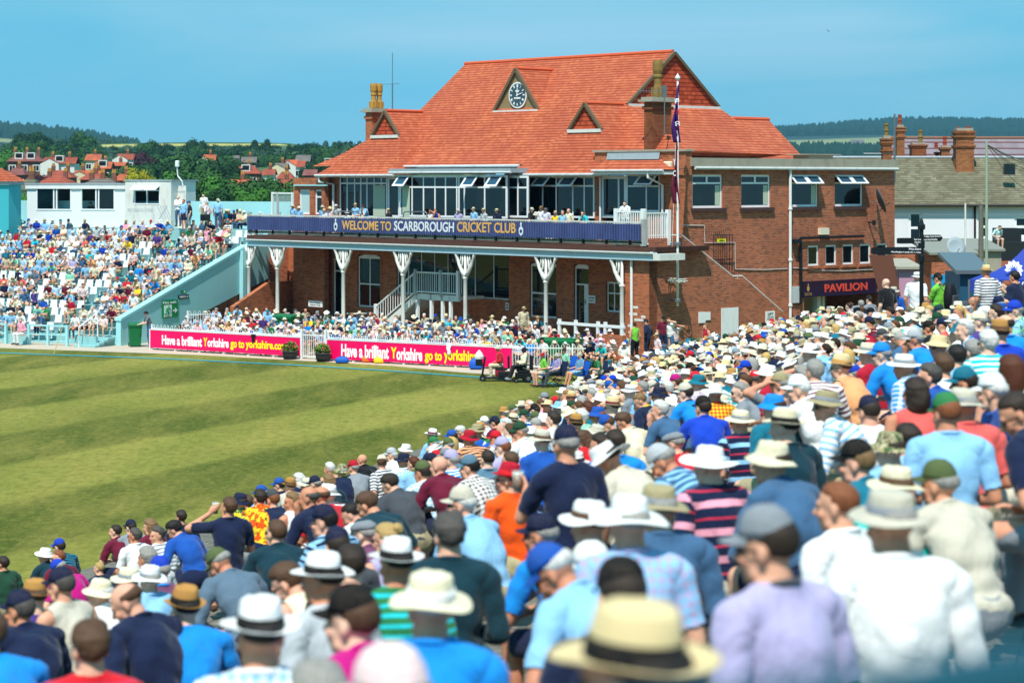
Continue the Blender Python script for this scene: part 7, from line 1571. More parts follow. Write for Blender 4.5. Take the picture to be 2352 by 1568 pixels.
 # standing people in or above the near crowd: place of the head, height of the eyes above ground follows from the pose
STANDING=[(zF(385,1020),'cap:navy:grey','tee:navy','stcup',-15,13.2,'holding up a plastic cup of beer'),(q7:=None),]if False else[(zF(385,1020),'cap:navy:grey','tee:navy','stcup',-15,13.2,'standing with a cup of beer'),(z7(560,1190),'shaved','tee:black','st',-5,47,'standing above the crowd'),(z7(612,1245),'sun:stone:grey','tee:blue','st',-60,49,'standing with a red and blue rucksack'),
(z7(765,1150),'sun:white:grey','tee:white','st',-80,47,'standing behind the fingerpost'),(z7(900,1160),'cap:black:dark','tee:lime','stx',10,44,'standing with folded arms and black rucksack'),(z7(1215,1115),'trilby:straw:tan','stripe:white:navy','st',-20,38,'standing by the blue gazebo'),
(z7(1400,1150),'short:black','tee:navy','st',0,37,'standing at the right edge'),(z7(1345,1210),'crop:ginger','tee:black','st',30,37,'boy standing by the gazebo'),
(z7(398,1330),'short:grey','tee:black','st',-20,56,'standing before the cream wall'),(z7(450,1300),'cap:black:dark','tee:grey','st',0,57,'standing before the cream wall'),(z7(318,1345),'crop:dark','tee:mauve','st',10,58,'standing under the PAVILION sign')]
CUPS=[]
for(px,py),h,s,pose,turn,Y,note in STANDING:
 P=W(px,py,Y);root,a=person(h,s,pose,rz=FACE+R(turn),vox=.010 if Y<20 else.014,head_at=P,group='people standing in and above the crowd');register(root,h,s,pose,px,py,Y,note);SEATED.append((P.x,P.y))
 if pose=='stcup':CUPS.append((root,a,'L'))
for rec in pending:
 if rec[3]in('cup','drink'):CUPS.append((rec[0],make_pose(rec[3],ALLP[rec[3]],.008 if rec[6]<19 else.014),'R' if rec[3]=='cup' else 'L'))
M['beer']=mat('beer','#a8621a',.2,spec=.5);M['plastic']=M['clear']
for root,a,hnd in CUPS[:8]:
 d=a['J']['hd'+hnd];p=a['J']['hand'+hnd]+a['J']['hn'+hnd]*.04+d*.04;m=Matrix.Translation(root.location)@Matrix.Rotation(root.rotation_euler.z,4,'Z')@Matrix.Diagonal((root.scale[0],)*3+(1,));q=m@Vector(p)
 o=empty('plastic_cup',q-Vector((0,0,.06)),0,'clear plastic cup of beer in the hand of the person in '+shirt_words([r for r in pending if r[0]is root][0][2]if[r for r in pending if r[0]is root]else 'tee:navy'),'cup','plastic cups of beer')
 mb=MB();mb.lathe([(.028,0),(.038,.13),(.036,.13),(.027,.005)],n=16);mb.build('cup_wall',M['plastic'],o,smooth=True);mb=MB();mb.lathe([(.001,.006),(.026,.006),(.033,.095),(.001,.096)],n=16);mb.build('beer',M['beer'],o,smooth=True)
 mb=MB();mb.lathe([(.001,.0965),(.0335,.0965),(.0355,.115),(.001,.118)],n=16);mb.build('foam',M['cream'],o)
 # rucksacks on two of the standing people, newspaper in the bald man's hands
def backpack(root,a,c,label):
 J=a['J'];p=J['ch']+np.array([0,-.23,.06]);m=Matrix.Translation(root.location)@Matrix.Rotation(root.rotation_euler.z,4,'Z');q=m@Vector(p)
 o=empty('rucksack',q,root.rotation_euler.z,label,'rucksack');mb=MB();rows=[];n=12
 for i in range(9):t=i/8;k=math.sin(math.pi*(t*.8+.13))**.4;rows+=[(math.copysign(abs(math.cos(a_))**.5,math.cos(a_))*.16*k,math.copysign(abs(math.sin(a_))**.5,math.sin(a_))*.10*k-.01,-.25+.5*t)for a_ in[q_*2*math.pi/n for q_ in range(n)]]
 mb.add(rows,[(i*n+k_,i*n+(k_+1)%n,(i+1)*n+(k_+1)%n,(i+1)*n+k_)for i in range(8)for k_ in range(n)]+[tuple(range(n))[::-1],tuple(range(8*n,9*n))]);mb.build('pack_body',mat('pack_'+c,PAL[c],.7),o,smooth=True)
 mb=MB();mb.box(-.11,.11,-.15,-.09,-.2,.02);mb.build('front_pocket',mat('pocket',PAL['red' if c=='blue' else 'darkgrey'],.7),o,bevel=.015)
 for s in(-1,1):mb=MB();mb.tube([(s*.09,.08,.2),(s*.11,.16,.24),(s*.11,.28,.16),(s*.12,.26,-.08),(s*.1,.1,-.2)],.018,6);mb.build('shoulder_strap',M['black'],o)
byh={(r[1],r[2]):r for r in pending}
r=byh[('cap:black:dark','tee:lime')];backpack(r[0],make_pose('stx',ALLP['stx'],.014),'black','black rucksack on the back of the standing man in yellow green')
r=byh[('sun:stone:grey','tee:blue')];backpack(r[0],make_pose('st',ALLP['st'],.014),'blue','blue and red rucksack on the standing person in a stone hat')
r=byh[('bald:brown','long:navy:skyblue')];J=make_pose('down2',ALLP['down2'],.008)['J'];m=Matrix.Translation(r[0].location)@Matrix.Rotation(r[0].rotation_euler.z,4,'Z');q=m@Vector((J['handR']+J['handL'])/2+np.array([0,.06,.10]))
def f_news(g,b):c=g.xyz(g.co());t=g.math('GREATER_THAN',g.noise(g.mp(g.co(),(60,60,160)),1.0,2),.52);pic=g.math('GREATER_THAN',g.noise(g.co(),9,1),.58);g.l(g.mix(pic,g.mix(t,'#e8e6e0','#8c8c8c'),'#5c6a78'),b.inputs['Base Color'])
o=empty('newspaper',q,r[0].rotation_euler.z,'open newspaper held by the bald man in the navy jacket','newspaper');mb=MB();v=[]
for j in range(6):
 for i in range(11):x=(i-5)/5;v.append((x*.27,-.05*(1-abs(x))**2+.01*math.sin(j+i),(j-2.5)*.062+.015*x))
mb.add(v,[(j*11+i,j*11+i+1,(j+1)*11+i+1,(j+1)*11+i)for j in range(5)for i in range(10)]);pg=mb.build('pages',mat('newsprint','#dddbd5',.9,fn=f_news),o,smooth=True,recalc=False);pg.rotation_euler=(R(-35),0,0);sm=pg.modifiers.new('s','SOLIDIFY');sm.thickness=.004
# ---- fillers on the same terrace, up to the count of people kept as individuals
HATS=['short:dark','short:brown','short:grey','crop:brown','crop:grey','bald:grey','curly:brown','tail:blonde','cap:olive','cap:darkgrey','cap:navy','cap:black','cap:denim','cap:white','short:sandy','cap:navy','cap:white','cap:black','cap:blue','cap:stone','cap:darkgreen','cap:grey','cap:khaki','cap:red','cap:royal','sun:white','sun:cream','sun:stone','sun:khaki','sun:white','sun:cream','wide:white','wide:cream','buc:white','buc:cream','buc:navy','buc:khaki','buc:blue','buc:teal',
'fed:cream:black','fed:straw:black','fed:white:navy','trilby:straw:brown','trilby:tan:black','fed:straw:maroon','flat:grey','flop:straw','short:grey','short:white','bald:grey','bald:white','short:dark','short:brown','crop:grey','curly:grey','long:blonde','thick:white','bald:grey']
TOPS=['tee:white','polo:white','long:white','polo:skyblue','tee:skyblue','long:skyblue','tee:navy','polo:navy','polo:azure','tee:blue','polo:royal','tee:grey','polo:lightgrey','long:cream','polo:stone','tee:red','polo:maroon','polo:crimson','tee:teal','tee:aqua','polo:pink','tee:coral','tee:black',
'polo:green','tee:lilac','check:white:blue','check:skyblue:white','check:white:red','check:denim:white','stripe:white:navy','stripe:skyblue:white','stripe:white:pink','long:denim','tee:yellow','tee:purple','polo:palepink','long:navy','check:lilac:white','tee:mint','floral:skyblue:white','polo:beige','tee:white','long:white','polo:white','polo:skyblue','polo:cream']
PO=['fwd','fwd','up','up2','lft','cross','fwd2','chin','down','fat','knee2','rgt','shade','down2']
def wmin(t):return-14.3-2.8*min(1,max(0,(t-28)/20.0))if t>18 else-11.5
SLOTS=[]
rr=random.Random(5)
def slope_slots():
 out=[];i=0
 while True:
  w=-17.6+i*.95;i+=1
  if w>.5:break
  t=-2.0+(i%2)*.26
  while t<74:
   t+=.60+rr.uniform(-.03,.06)
   P=GW*w+TW*t;zh=zhead(w)
   if w<wmin(t)+.3:continue
   Y=P.y
   if Y<15:continue
   px=1176+FPX*P.x/Y;py=415+(EYE-zh)*FPX/Y
   if not(-60<px<2410):continue
   # back edge of the crowd, seen as its skyline
   sky=np.interp(px,[1300,1450,1600,1700,1850,1950,2050,2352,2450],[880,815,783,760,722,706,712,690,690])
   if py<sky-2:continue
   if px<1500 and py<np.interp(px,[-100,0,268,520,820,1000,1250,1330,1500],[1305,1300,1232,1150,1072,1010,915,878,800]):continue
   if Y<33 and px<1100:continue
   if rr.random()<(.30 if px<1100 and Y<45 else.06 if Y>30 else.22):continue
   out.append((P.x+rr.uniform(-.08,.08),P.y+rr.uniform(-.08,.08),zh+rr.uniform(-.05,.06),px,py,Y))
 return out
for s_ in slope_slots():
 if all((s_[0]-a)**2+(s_[1]-b)**2>(.50 if s_[5]>34 else.60)**2 for a,b in SEATED):
  if s_[5]<24 and rr.random()<.75:continue
  SLOTS.append(s_)
SLOTS.sort(key=lambda s:s[5])
N_IND=300
FEATURED=58
nfill=max(0,N_IND-len(pending)-FEATURED)
print('NEAR',len(pending),'slots',len(SLOTS),'fill',nfill)
used=set((r[1].rsplit(':',1)[0]if r[1].count(':')>1 else r[1],r[2])for r in pending)
for s_ in SLOTS[:nfill]:
 for _ in range(60):
  h,s=rr.choice(HATS),rr.choice(TOPS)
  if(h,s)not in used:break
 used.add((h,s));pose=rr.choice(PO);P=Vector(s_[:3])
 root,a=person(h,s,pose,rz=FACE+R(rr.uniform(-30,15)),vox=.014,head_at=P,scale=rr.uniform(.95,1.03),group='spectators on the near wooden terrace');register(root,h,s,pose,s_[3],s_[4],s_[5])
REST=SLOTS[nfill:]
# ================================================================ PEOPLE ONE CAN TELL APART ELSEWHERE
def at_ground(px,py_head,Y,h,s,pose,turn,note,group,face=None,vox=.014,z=None,scale=1.0,legs=None,glasses=None,skin=None):
 P=W(px,py_head,Y);root,a=person(h,s,pose,rz=(math.pi if face is None else face)+R(turn),vox=vox,head_at=P,group=group,scale=scale,legs=legs,glasses=glasses,skin=skin);register(root,h,s,pose,px,py_head,Y,note);return root,a
SIT=lambda Y,px,zf:0
FL='people around the boundary and pavilion'
# man by the green bin
q=q1(955,1262);at_ground(q[0],q[1],104.5,'sun:black:dark','stripe:grey:black','strail',30,'standing leaning on the green wheelie bin',FL,face=R(80),legs='trousers:denim')
# stewards and others at the corner of the pavilion
for x,y,h,s,pose,turn,note,legs in((1205,1165,'short:dark','vest:lime','st',30,'steward in a yellow tabard at the brick corner','trousers:black'),(1285,1145,'cap:navy:dark','long:navy','sthip',60,'standing beside the steward in yellow','trousers:navy'),
(1400,1125,'cap:black:dark','tee:maroon','st',200,'standing by the brick wall','shorts:navy'),(1440,1135,'short:ginger','tee:white','stlook',150,'standing with hand raised by the brick wall','shorts:denim'),(1480,1165,'cap:red:dark','tee:palepink','stlook',180,'standing at the brick wall','shorts:denim')):
 q=z3(x,y);at_ground(q[0],q[1],89.5,h,s,pose,turn,note,FL,face=0,legs=legs)
q=z6(290,1445);at_ground(q[0],q[1],88,'bun:sandy','vest:crimson','st',120,'standing by the white door of the side wall',FL,face=0)
q=z3(458,1060);at_ground(q[0],q[1],97.5,'trilby:straw:black','long:beige','st',200,'standing on the terrace in front of the tall window',FL,face=0,legs='trousers:khaki')
q=z3(1355,1240);at_ground(q[0],q[1],87.5,'trilby:straw:black','check:pink:white','up',20,'sitting in a chair by the brick corner',FL,face=R(90))
# row of folding chairs, scooter and wheelchair at the boundary
def face_px():return R(100)
M['nylon_navy']=mat('chair_navy','#16264a',.8);M['nylon_blue']=mat('chair_blue','#1458c0',.8)
def folding_chair(P,rz,m,label):
 o=empty('folding_chair',P,rz,label,'folding chair','folding chairs on the boundary');mb=MB();mb.slab([(-.25,-.22,.40),(.25,-.22,.40),(.27,.24,.46),(-.27,.24,.46)],(0,0,.015));mb.build('seat',m,o)
 mb=MB();mb.slab([(-.26,-.22,.42),(.26,-.22,.42),(.25,-.40,.98),(-.25,-.40,.98)],(0,-.02,0));mb.build('backrest',m,o)
 for s in(-1,1):
  for p in([(s*.27,-.28,0),(s*.27,.26,.46)],[(s*.27,.28,0),(s*.27,-.22,.42),(s*.25,-.41,1.0)]):mb=MB();mb.tube(p,.011,6);mb.build('leg',M['black'],o)
  mb=MB();mb.box(s*.30-.03,s*.30+.03,-.25,.22,.60,.62);mb.build('armrest',M['black'],o)
 mb=MB();mb.tube([(-.27,-.28,0),(.27,.28,.4)],.01,5);mb.tube([(.27,-.28,0),(-.27,.28,.4)],.01,5);mb.build('crossbar',M['black'],o);return o
CH=[(1390,370,'sun:crimson:dark','tee:lime','up',20,'sitting in a folding chair in lime','shorts:stone',1240,690),(1565,350,'sun:stone:grey','stripe:lilac:purple','back',25,'reclining in a folding chair','trousers:darkgrey',0,0),(1835,350,'cap:stone:white','check:navy:skyblue','back',25,'sitting barefoot in a folding chair','shorts:skyblue',0,0),
(2000,375,'short:dark','tee:green','fwd',35,'sitting with knee up in a folding chair','shorts:stone',0,0),(2190,375,'cap:teal:dark','polo:white','down',30,'sitting right of the folding chairs','shorts:stone',0,0),(2260,365,'short:ginger','vest:skyblue','down2',20,'sitting right of the folding chairs','trousers:navy',0,0),(1650,320,'trilby:brown:black','tee:mint','up',30,'sitting in a folding chair behind','shorts:stone',0,0)]
for i,(x,y,h,s,pose,turn,note,legs,_,_)in enumerate(CH):
 q=zH(x,y);Y=84.5 if i<4 else(83 if i<6 else 87);P=W(q[0],q[1],Y);a=make_pose(pose,ALLP[pose],.014);rz=R(90)+R(turn)
 root,a=at_ground(q[0],q[1],Y,h,s,pose,turn,note,FL,face=R(90),legs=legs)
 # sit them at chair height
 root.location.z=.44
 folding_chair((root.location.x,root.location.y,0),rz,M['nylon_navy']if i%2 else M['nylon_blue'],['bright blue folding chair of the person in lime green','navy folding chair of the person in purple stripes','bright blue folding chair of the person in a checked shirt','navy folding chair of the man in the green T-shirt','bright blue folding chair of the person bending forward in white','navy folding chair of the person in sky blue at the right','bright blue folding chair in front of the wide green bin'][i])
 # mobility scooter with the person in red; powered wheelchair with the person in white
q=zH(870,275);root,a=at_ground(q[0],q[1],87,'sun:cream:grey','long:red','up',0,'in a red jacket seated on the mobility scooter',FL,face=R(90),legs='trousers:beige');root.location.z=.52;L_=root.location
sc_=empty('mobility_scooter',(L_.x,L_.y,0),R(90),'black mobility scooter with white bag in its basket','mobility scooter');
def wheel(o,x,y,r,w,name='wheel'):mb=MB();mb.tube([(x-w/2,y,r),(x+w/2,y,r)],r,16);k_=mb.build(name,M['rubber'],o);mb=MB();mb.tube([(x-w/2-.004,y,r),(x+w/2+.004,y,r)],r*.45,12);mb.build('hub',M['steelgrey'],k_)
mb=MB();mb.box(-.22,.22,-.35,.75,.10,.18);mb.box(-.24,.24,-.40,.1,.18,.38);mb.build('chassis',M['black'],sc_,bevel=.02);mb=MB();mb.box(-.25,.25,-.25,.22,.44,.52);mb.box(-.24,.24,-.36,-.27,.5,1.0);mb.build('seat',M['rubber'],sc_,bevel=.02)
mb=MB();mb.tube([(0,.75,.15),(0,.62,.95)],.04,8);mb.tube([(-.25,.60,.95),(.25,.60,.95)],.02,8);mb.build('tiller',M['black'],sc_);mb=MB();mb.box(-.18,.18,.72,1.0,.62,.86);mb.build('basket',M['black'],sc_)
for x in(-.26,.26):wheel(sc_,x,-.25,.14,.09);wheel(sc_,x*.8,.72,.12,.08)
bg_=empty('carrier_bag',(L_.x-.86,L_.y,.86),R(10),'white carrier bag standing in the scooter basket','bag');mb=MB();mb.lathe([(.01,0),(.15,.02),(.17,.12),(.11,.26),(.03,.36),(.01,.38)],n=9,sx=1.1,sy=.8);mb.build('bag_body',M['white'],bg_)
q=zH(1180,275);root,a=at_ground(q[0],q[1],86.5,'sun:black:black','long:cream','back',10,'in a cream jacket seated in the powered wheelchair',FL,face=R(90),legs='trousers:black',skin='#6a4632');root.location.z=.50;L_=root.location
wc=empty('wheelchair',(L_.x,L_.y,0),R(100),'black powered wheelchair next to the mobility scooter','wheelchair');mb=MB();mb.box(-.22,.22,-.3,.3,.15,.38);mb.build('chassis',M['black'],wc,bevel=.02);mb=MB();mb.box(-.24,.24,-.24,.24,.40,.49);mb.box(-.23,.23,-.36,-.28,.48,1.05);mb.build('seat',M['rubber'],wc,bevel=.02)
for x in(-.28,.28):wheel(wc,x,-.15,.17,.07);wheel(wc,x*.85,.33,.09,.05);mb=MB();mb.box(x-.03,x+.03,-.2,.2,.68,.71);mb.build('armrest',M['black'],wc)
# two scooters and a seated woman at the left
q=q1(135,1305);root,a=at_ground(q[0],q[1],105.8,'short:grey','long:pink','up',-10,'sitting at the front of the turquoise stand',FL,face=math.atan2(-DD.y,-DD.x)-R(90),legs='trousers:white')
# top of the stand: camera crew and others
CT=math.atan2(-DD.y,-DD.x)-R(90)
for x,y,h,s,pose,turn,note,t in((1165,505,'bald:brown','long:white','stx',10,'standing at the shed door with hand to mouth',13.6),(1200,530,'short:ginger','long:skyblue','st',-10,'standing by the shed door',13.2),(1235,540,'cap:blue:dark','tee:black','st',-50,'standing by the shed door',13.0),
(1330,490,'short:black','long:white','st',0,'standing behind the television camera',14.2),(1350,545,'short:grey','long:palepink','sthip',-90,'standing at the television camera',13.2),(1425,525,'sun:cream:dark','tee:skyblue','st',200,'standing with one foot up at the back of the stand',13.8)):
 q=q1(x,y);s_=(q[0]-1176)/FPX;w_=st_w(q[0],t);Y=(SO+LL*w_+DD*t).y;at_ground(q[0],q[1],Y,h,s,pose,turn,note,'people at the top of the turquoise stand',face=CT)
q=q1(1345,560);w_=st_w(q[0],12.6);tv=empty('television_camera',sp_(w_,12.6,fl(12.6)),CT,'black television camera on a tripod at the top of the stand','television camera')
mb=MB();mb.box(-.14,.14,-.25,.35,1.55,1.9);mb.box(.15,.3,-.2,.1,1.6,1.85);mb.lathe([(.12,0),(.12,.25)],(0,0,0),12);mb.build('camera_body',M['black'],tv,bevel=.02)
for k in range(3):an=R(90+120*k);mb=MB();mb.tube([(0,0,1.5),(math.cos(an)*.5,math.sin(an)*.5,0)],.03,6);mb.build('leg',M['black'],tv)
# inside the commentary box
for x,y,h in((592,548,'thick:black'),(675,545,'short:dark')):
 q=q1(x,y);t=tb+.75;w_=st_w(q[0],t);Y=(SO+LL*w_+DD*t).y;at_ground(q[0],q[1],Y,h,'tee:darkgrey' if x<600 else 'tee:navy','up',0,'sitting inside the commentary box '+('in the open window' if x<600 else 'behind the glass'),'commentators in the box',face=CT)
 # balcony
CB_=TH+R(90)
BAL=[(z2,275,460,'sun:white:grey','tee:skyblue','up'),(z2,518,405,'sun:cream:grey','tee:skyblue','up'),(z2,566,418,'sun:cream:white','long:skyblue','up'),(z2,742,412,'sun:cream:grey','tee:skyblue','up'),(z2,756,440,'trilby:straw:tan','check:lilac:white','up'),(z2,800,420,'flop:straw','tee:palepink','up'),
(z2,845,405,'sun:white:grey','check:white:navy','lft'),(z2,925,455,'sun:white:grey','tee:white','up'),(z2,990,398,'trilby:straw:black','tee:skyblue','up'),(z2,1048,405,'fed:navy:maroon','polo:skyblue','chinl'),(z2,1238,438,'trilby:straw:black','long:black','up'),(z2,1555,445,'short:brown','tee:white','shade'),(z2,1592,440,'tail:ginger','vest:royal','chin'),
(z3,15,395,'sun:palepink:grey','tee:lilac','up'),(z3,118,385,'trilby:cream:navy','tee:skyblue','up'),(z3,185,392,'trilby:straw:black','long:lightgrey','up'),(z3,275,395,'fed:cream:black','long:navy','up'),(z3,513,385,'sun:cream:grey','tee:black','up'),(z3,540,415,'sun:stone:white','tee:lightgrey','down2'),(z3,575,378,'trilby:tan:black','long:white','up'),
(z3,606,385,'sun:navy:grey','check:white:lilac','up'),(z3,672,410,'trilby:straw:navy','tee:yellow','up'),(z3,760,392,'bald:white','polo:cream','up'),(z3,855,408,'curly:dark','tee:aqua','chin'),(z3,720,405,'short:grey','tee:skyblue','up')]
for zz_,x,y,h,s,pose in BAL:
 q=zz_(x,y);a_=.75+(.5 if y<400 and x>1000 else 0);b=fr(q[0],a_);Pq=worldp(a_,b,0);at_ground(q[0],q[1]+1,Pq.y,h,s,pose,rr.uniform(-12,12),'on the balcony','spectators seated along the balcony',face=CB_)
q=z3(1140,345);at_ground(q[0],q[1],worldp(1.0,fr(q[0],1.0),0).y,'crop:dark','long:white','strail',20,'standing at the right end of the balcony','spectators seated along the balcony',face=CB_)
q=z7(1305,830);at_ground(q[0],q[1],110.5,'crop:brown','stripe:white:aqua','down2',20,'sitting on the black roof balcony by the white house',FL,face=math.pi,legs='shorts:grey')
print('INDIVIDUALS',len(pending))
# ---- labels: what they wear and where they are, made unique with what is beside them
def base_label(r):
 h,s,pose,note=r[1],r[2],r[3],r[7];act={'chin':'chin on hand','chinl':'chin on hand','cross':'arms folded','down':'head bowed','down2':'looking down','cup':'holding a cup','drink':'drinking','shade':'shading the eyes','fat':'stout'}.get(pose,'')
 l='person with '+head_words(h)+' and '+shirt_words(s)
 if note:l+=' '+note
 elif act:l+=', '+act
 return l
seen={}
for r in pending:seen.setdefault(base_label(r),[]).append(r)
final={}
for l,rs in seen.items():
 if len(rs)==1:final[id(rs[0])]=l
anchors=[r for r in pending if id(r)in final]
taken=set(final.values())
for l,rs in seen.items():
 if len(rs)==1:continue
 for r in rs:
  c=sorted(anchors,key=lambda q:(q[4]-r[4])**2+(q[5]-r[5])**2)
  for q in c:
   if q is r:continue
   d='left of' if q[4]>r[4]+12 else('right of' if q[4]<r[4]-12 else 'behind' if q[5]>r[5]else 'in front of');t='person with '+head_words(r[1])+' and '+shirt_words(r[2])+' just '+d+' the '+head_words(q[1])
   if t not in taken:break
  final[id(r)]=t;taken.add(t)
for r in pending:
 l=final[id(r)];wds=l.split()
 r[0]['label']=' '.join(wds[:16])
 # ================================================================ THE REST OF THE CROWD: one mesh per place
LOWP={}
def low(pose):
 if pose in LOWP:return LOWP[pose]
 a=make_pose(pose,ALLP[pose],.034);LOWP[pose]=a;return a
def tri_q(f):return f
def low_head(kind):
 k=('lh',kind)
 if k in MESHC:return MESHC[k]
 if kind in HATN:(v,f),b=hat(kind,14);out=(v,f)
 else:v,f=hair(kind,14,10);out=(v,f)
 MESHC[k]=out;return out
def crowd_mesh(name,people,label=None,group=None):
 """people: (head point, facing, hat, top, pose, scale); returns one merged mesh object"""
 V=[];Fs=[];C=[];n=0
 for P,rz,h,s,pose,sc in people:
  a=low(pose);Rz=rotz(rz);off=Rz@(np.array(a['J']['hc'])+np.array([0,0,.03]))*sc;base=np.array(P)-off;ln=lambda c,k=1.0:np.array(c[:3])*k
  hk,hcol,hb,_=split(h);sk,scol,s2,_=split(s);skin=ln(lin(rr.choice(SKIN)))
  def put(v,f,c,head=False):
   nonlocal n
   if head:v=(v*.93)@a['J']['HR'].T+a['J']['hc']
   V.append((v*sc)@Rz.T+base);Fs.append(f+n);C.append(np.tile(c,(len(v),1))if c.ndim==1 else c);n+=len(v)
  put(a['v'],a['f'],a['tint']*skin)
  part={'long':'long','lcheck':'long','lstripe':'long','vest':'vest'}.get(sk,'short');c1=ln(tocol(scol or 'peach',.08));g=a[part]
  cc=np.tile(c1,(len(g[0]),1))
  if s2 in PAL and sk not in('polo','tee','long'):k_=(np.sin(g[2][:,2]*60)>.3);cc[k_]=ln(tocol(s2))
  put(g[0],g[1],cc)
  lg=rr.choice(['trousers','trousers','shorts']);g=a[lg];put(g[0],g[1],ln(tocol(rr.choice(['stone','khaki','navy','grey','denim','beige','darkgrey']),.1)))
  if hk in HATN:v,f=low_head(hk);put(v,f,ln(tocol(hcol,.06)),True);v,f=low_head('bald');put(v,f,ln(lin(HAIRC[rr.choice(['grey','white','darkgrey','dark'])])),True)
  elif hk!='shaved':v,f=low_head(hk);put(v,f,ln(lin(HAIRC[hcol])),True)
 me=arr_mesh(name,np.concatenate(V),np.concatenate(Fs),[M['crowd']],{'Col':('FLOAT_COLOR',rgba(np.clip(np.concatenate(C),0,1)))});o=bpy.data.objects.new(name,me);link(o);tag(o,label,'crowd',group,'stuff');print(name,len(people),len(me.polygons));return o
PTOPS=['tee:white','polo:white','long:white','tee:palepink','long:cream','polo:skyblue','tee:skyblue','long:skyblue','tee:lightgrey','polo:stone','tee:beige','check:white:skyblue','stripe:white:navy','tee:white','long:lightgrey','tee:navy','polo:denim','tee:greyblue','bare','polo:cream']+TOPS
def rnd(P,face,jit=20,poses=PO,hat_p=1.0):return(P,face+R(rr.uniform(-jit,jit)),rr.choice(HATS if rr.random()<.86 else['sun:white:grey','sun:cream:grey','wide:white:grey','fed:cream:black']),rr.choice(PTOPS),rr.choice(poses),rr.uniform(.94,1.04))
ppl=[]
for s_ in REST:q=rnd((s_[0],s_[1],s_[2]),FACE+R(8),28);ppl.append(q[:2]+(rr.choice(HATS),rr.choice(TOPS+['tee:navy','polo:blue','polo:denim','tee:darkteal','tee:grey','check:skyblue:navy','tee:black','polo:royal']))+q[4:])
crowd_mesh('distant_spectators',ppl,'dense seated crowd filling the far end of the wooden terrace')
# turquoise stand: seats and people
seats=[];ppl=[]
for j in range(NROW-1):
 t=j*PITCH+.35;z=fl(t)+.02
 w=.75+(j%2)*.2
 while w<24:
  w+=.56;P=sp_(w,t,z);px=1176+FPX*P.x/P.y
  if px<-25:break
  ais=np.interp(j,[0,NROW],[2.6,4.4])
  if abs(w-ais-1.2)<.55:continue
  dens=.97 if w<ais+1 else(.55 if j<8 else.8)
  if j>=11 and w<3.4 and rr.random()<.6:dens=.3
  if rr.random()<dens:ppl.append(rnd((P.x,P.y,P.z+.44+.80),CT,22,['up','up2','cross','fwd','lft','chin','down2','fat','shade','rgt']))
  else:seats.append((P,w))
for x_ in range(508,566,9):t=14.6;w_=st_w(x_+rr.uniform(-3,3),t);P=sp_(w_,t,0);ppl.append(rnd((P.x,P.y,6.35+rr.uniform(-.1,.1)),CT,22))
crowd_mesh('stand_spectators',ppl,'seated crowd in sun hats filling the turquoise stand')
sm_=None
mb=MB();mb.slab([(-.21,-.20,.40),(.21,-.20,.40),(.21,.22,.43),(-.21,.22,.43)],(0,0,.03));mb.slab([(-.21,-.20,.42),(.21,-.20,.42),(.19,-.27,.80),(-.19,-.27,.80)],(0,-.03,0));mb.box(-.2,.2,-.15,-.1,0,.4)
seat0=mb.build('stand_seat',mat('white_plastic','#dfe3e4',.4));tag(seat0,'empty white plastic seat on the turquoise stand','seat','empty white seats on the turquoise stand');seat0 .name='chair'
for i,(P,w)in enumerate(seats[:170]):
 o=seat0 if i==0 else seat0 .copy()
 if i:col.objects.link(o)
 o.location=P;o.rotation_euler=(0,0,CT)
 # terrace between the boards and the pavilion
ppl=[]
for r_ in range(8):
 x=430
 while x<1440:
  base=np.interp(x,[345,690,751,1174,1345],[102.9,97.8,96.9,92.0,91.0]);Y=base+.9+r_*1.0+rr.uniform(-.15,.15);Pg=(x-1176)/FPX*Y
  x+=.50*FPX/Y*rr.uniform(.9,1.15)
  lim=np.interp(x,[430,480,600,1250,1300,1440],[1,4,7,7,4,3])
  if r_>=lim+1:continue
  if 690<x<748 and r_<1:continue
  if rr.random()<.07:continue
  z=1.16+max(0,r_-1)*.085+rr.uniform(-.06,.08);ppl.append(rnd((Pg,Y,z),R(158),30,['up','up2','cross','fwd','lft','chin','down2','fat','shade','rgt']))
crowd_mesh('terrace_spectators',ppl,'seated crowd between the pink boards and the pavilion')
# blurred teal rail in front of the camera, right at the bottom
rl=empty('foreground_rail',W(2352,1530,1.0),0,'out of focus dark teal metal rail crossing the bottom right corner','railing');mt=mat('teal_rail_paint','#1f4a58',.4);mb=MB();a=W(1480,1735,.85)-rl.location;b=W(2480,1560,1.0)-rl.location;mb.tube([a-(b-a)*.3,b+(b-a)*.5],.022,12);mb.build('rail',mt,rl,smooth=True)
# ================================================================ COUNTRY BEHIND: terrain, woods, trees, houses
def zter(Y):return float(np.interp(Y,[150,200,250,350,500,700,900,1150,1500],[-1,0,1.6,4.6,8.6,14.0,20.5,27.5,24]))
def f_hill(g,b):
 p=g.n('ShaderNodeNewGeometry').outputs['Position'];y=g.xyz(p)[1]
 c=g.mix(g.noise(p,.02,5,.7),'#2c4420','#56703a');f=g.ramp(g.math('ADD',g.math('DIVIDE',y,1500.0),g.math('MULTIPLY',g.noise(p,.006,2),.05)),[(.70,0.0),(.71,1.0),(.76,1.0),(.77,0.0)]);f=g.math('MULTIPLY',f,g.ramp(g.noise(p,.009,2),[(.50,0.0),(.53,1.0)]))
 g.l(g.mix(f,c,'#b5a95c'),b.inputs['Base Color'])
def terrain(name,Xs,Ys,zf,m):
 mb=MB();n=len(Xs)
 for Y in Ys:
  for X in Xs:mb.v.append((X,Y,zf(X,Y)))
 for j in range(len(Ys)-1):
  for i in range(n-1):mb.f.append((j*n+i,j*n+i+1,(j+1)*n+i+1,(j+1)*n+i));mb.m.append(0)
 return tag(mb.build(name,m,smooth=True,recalc=False),kind='structure')
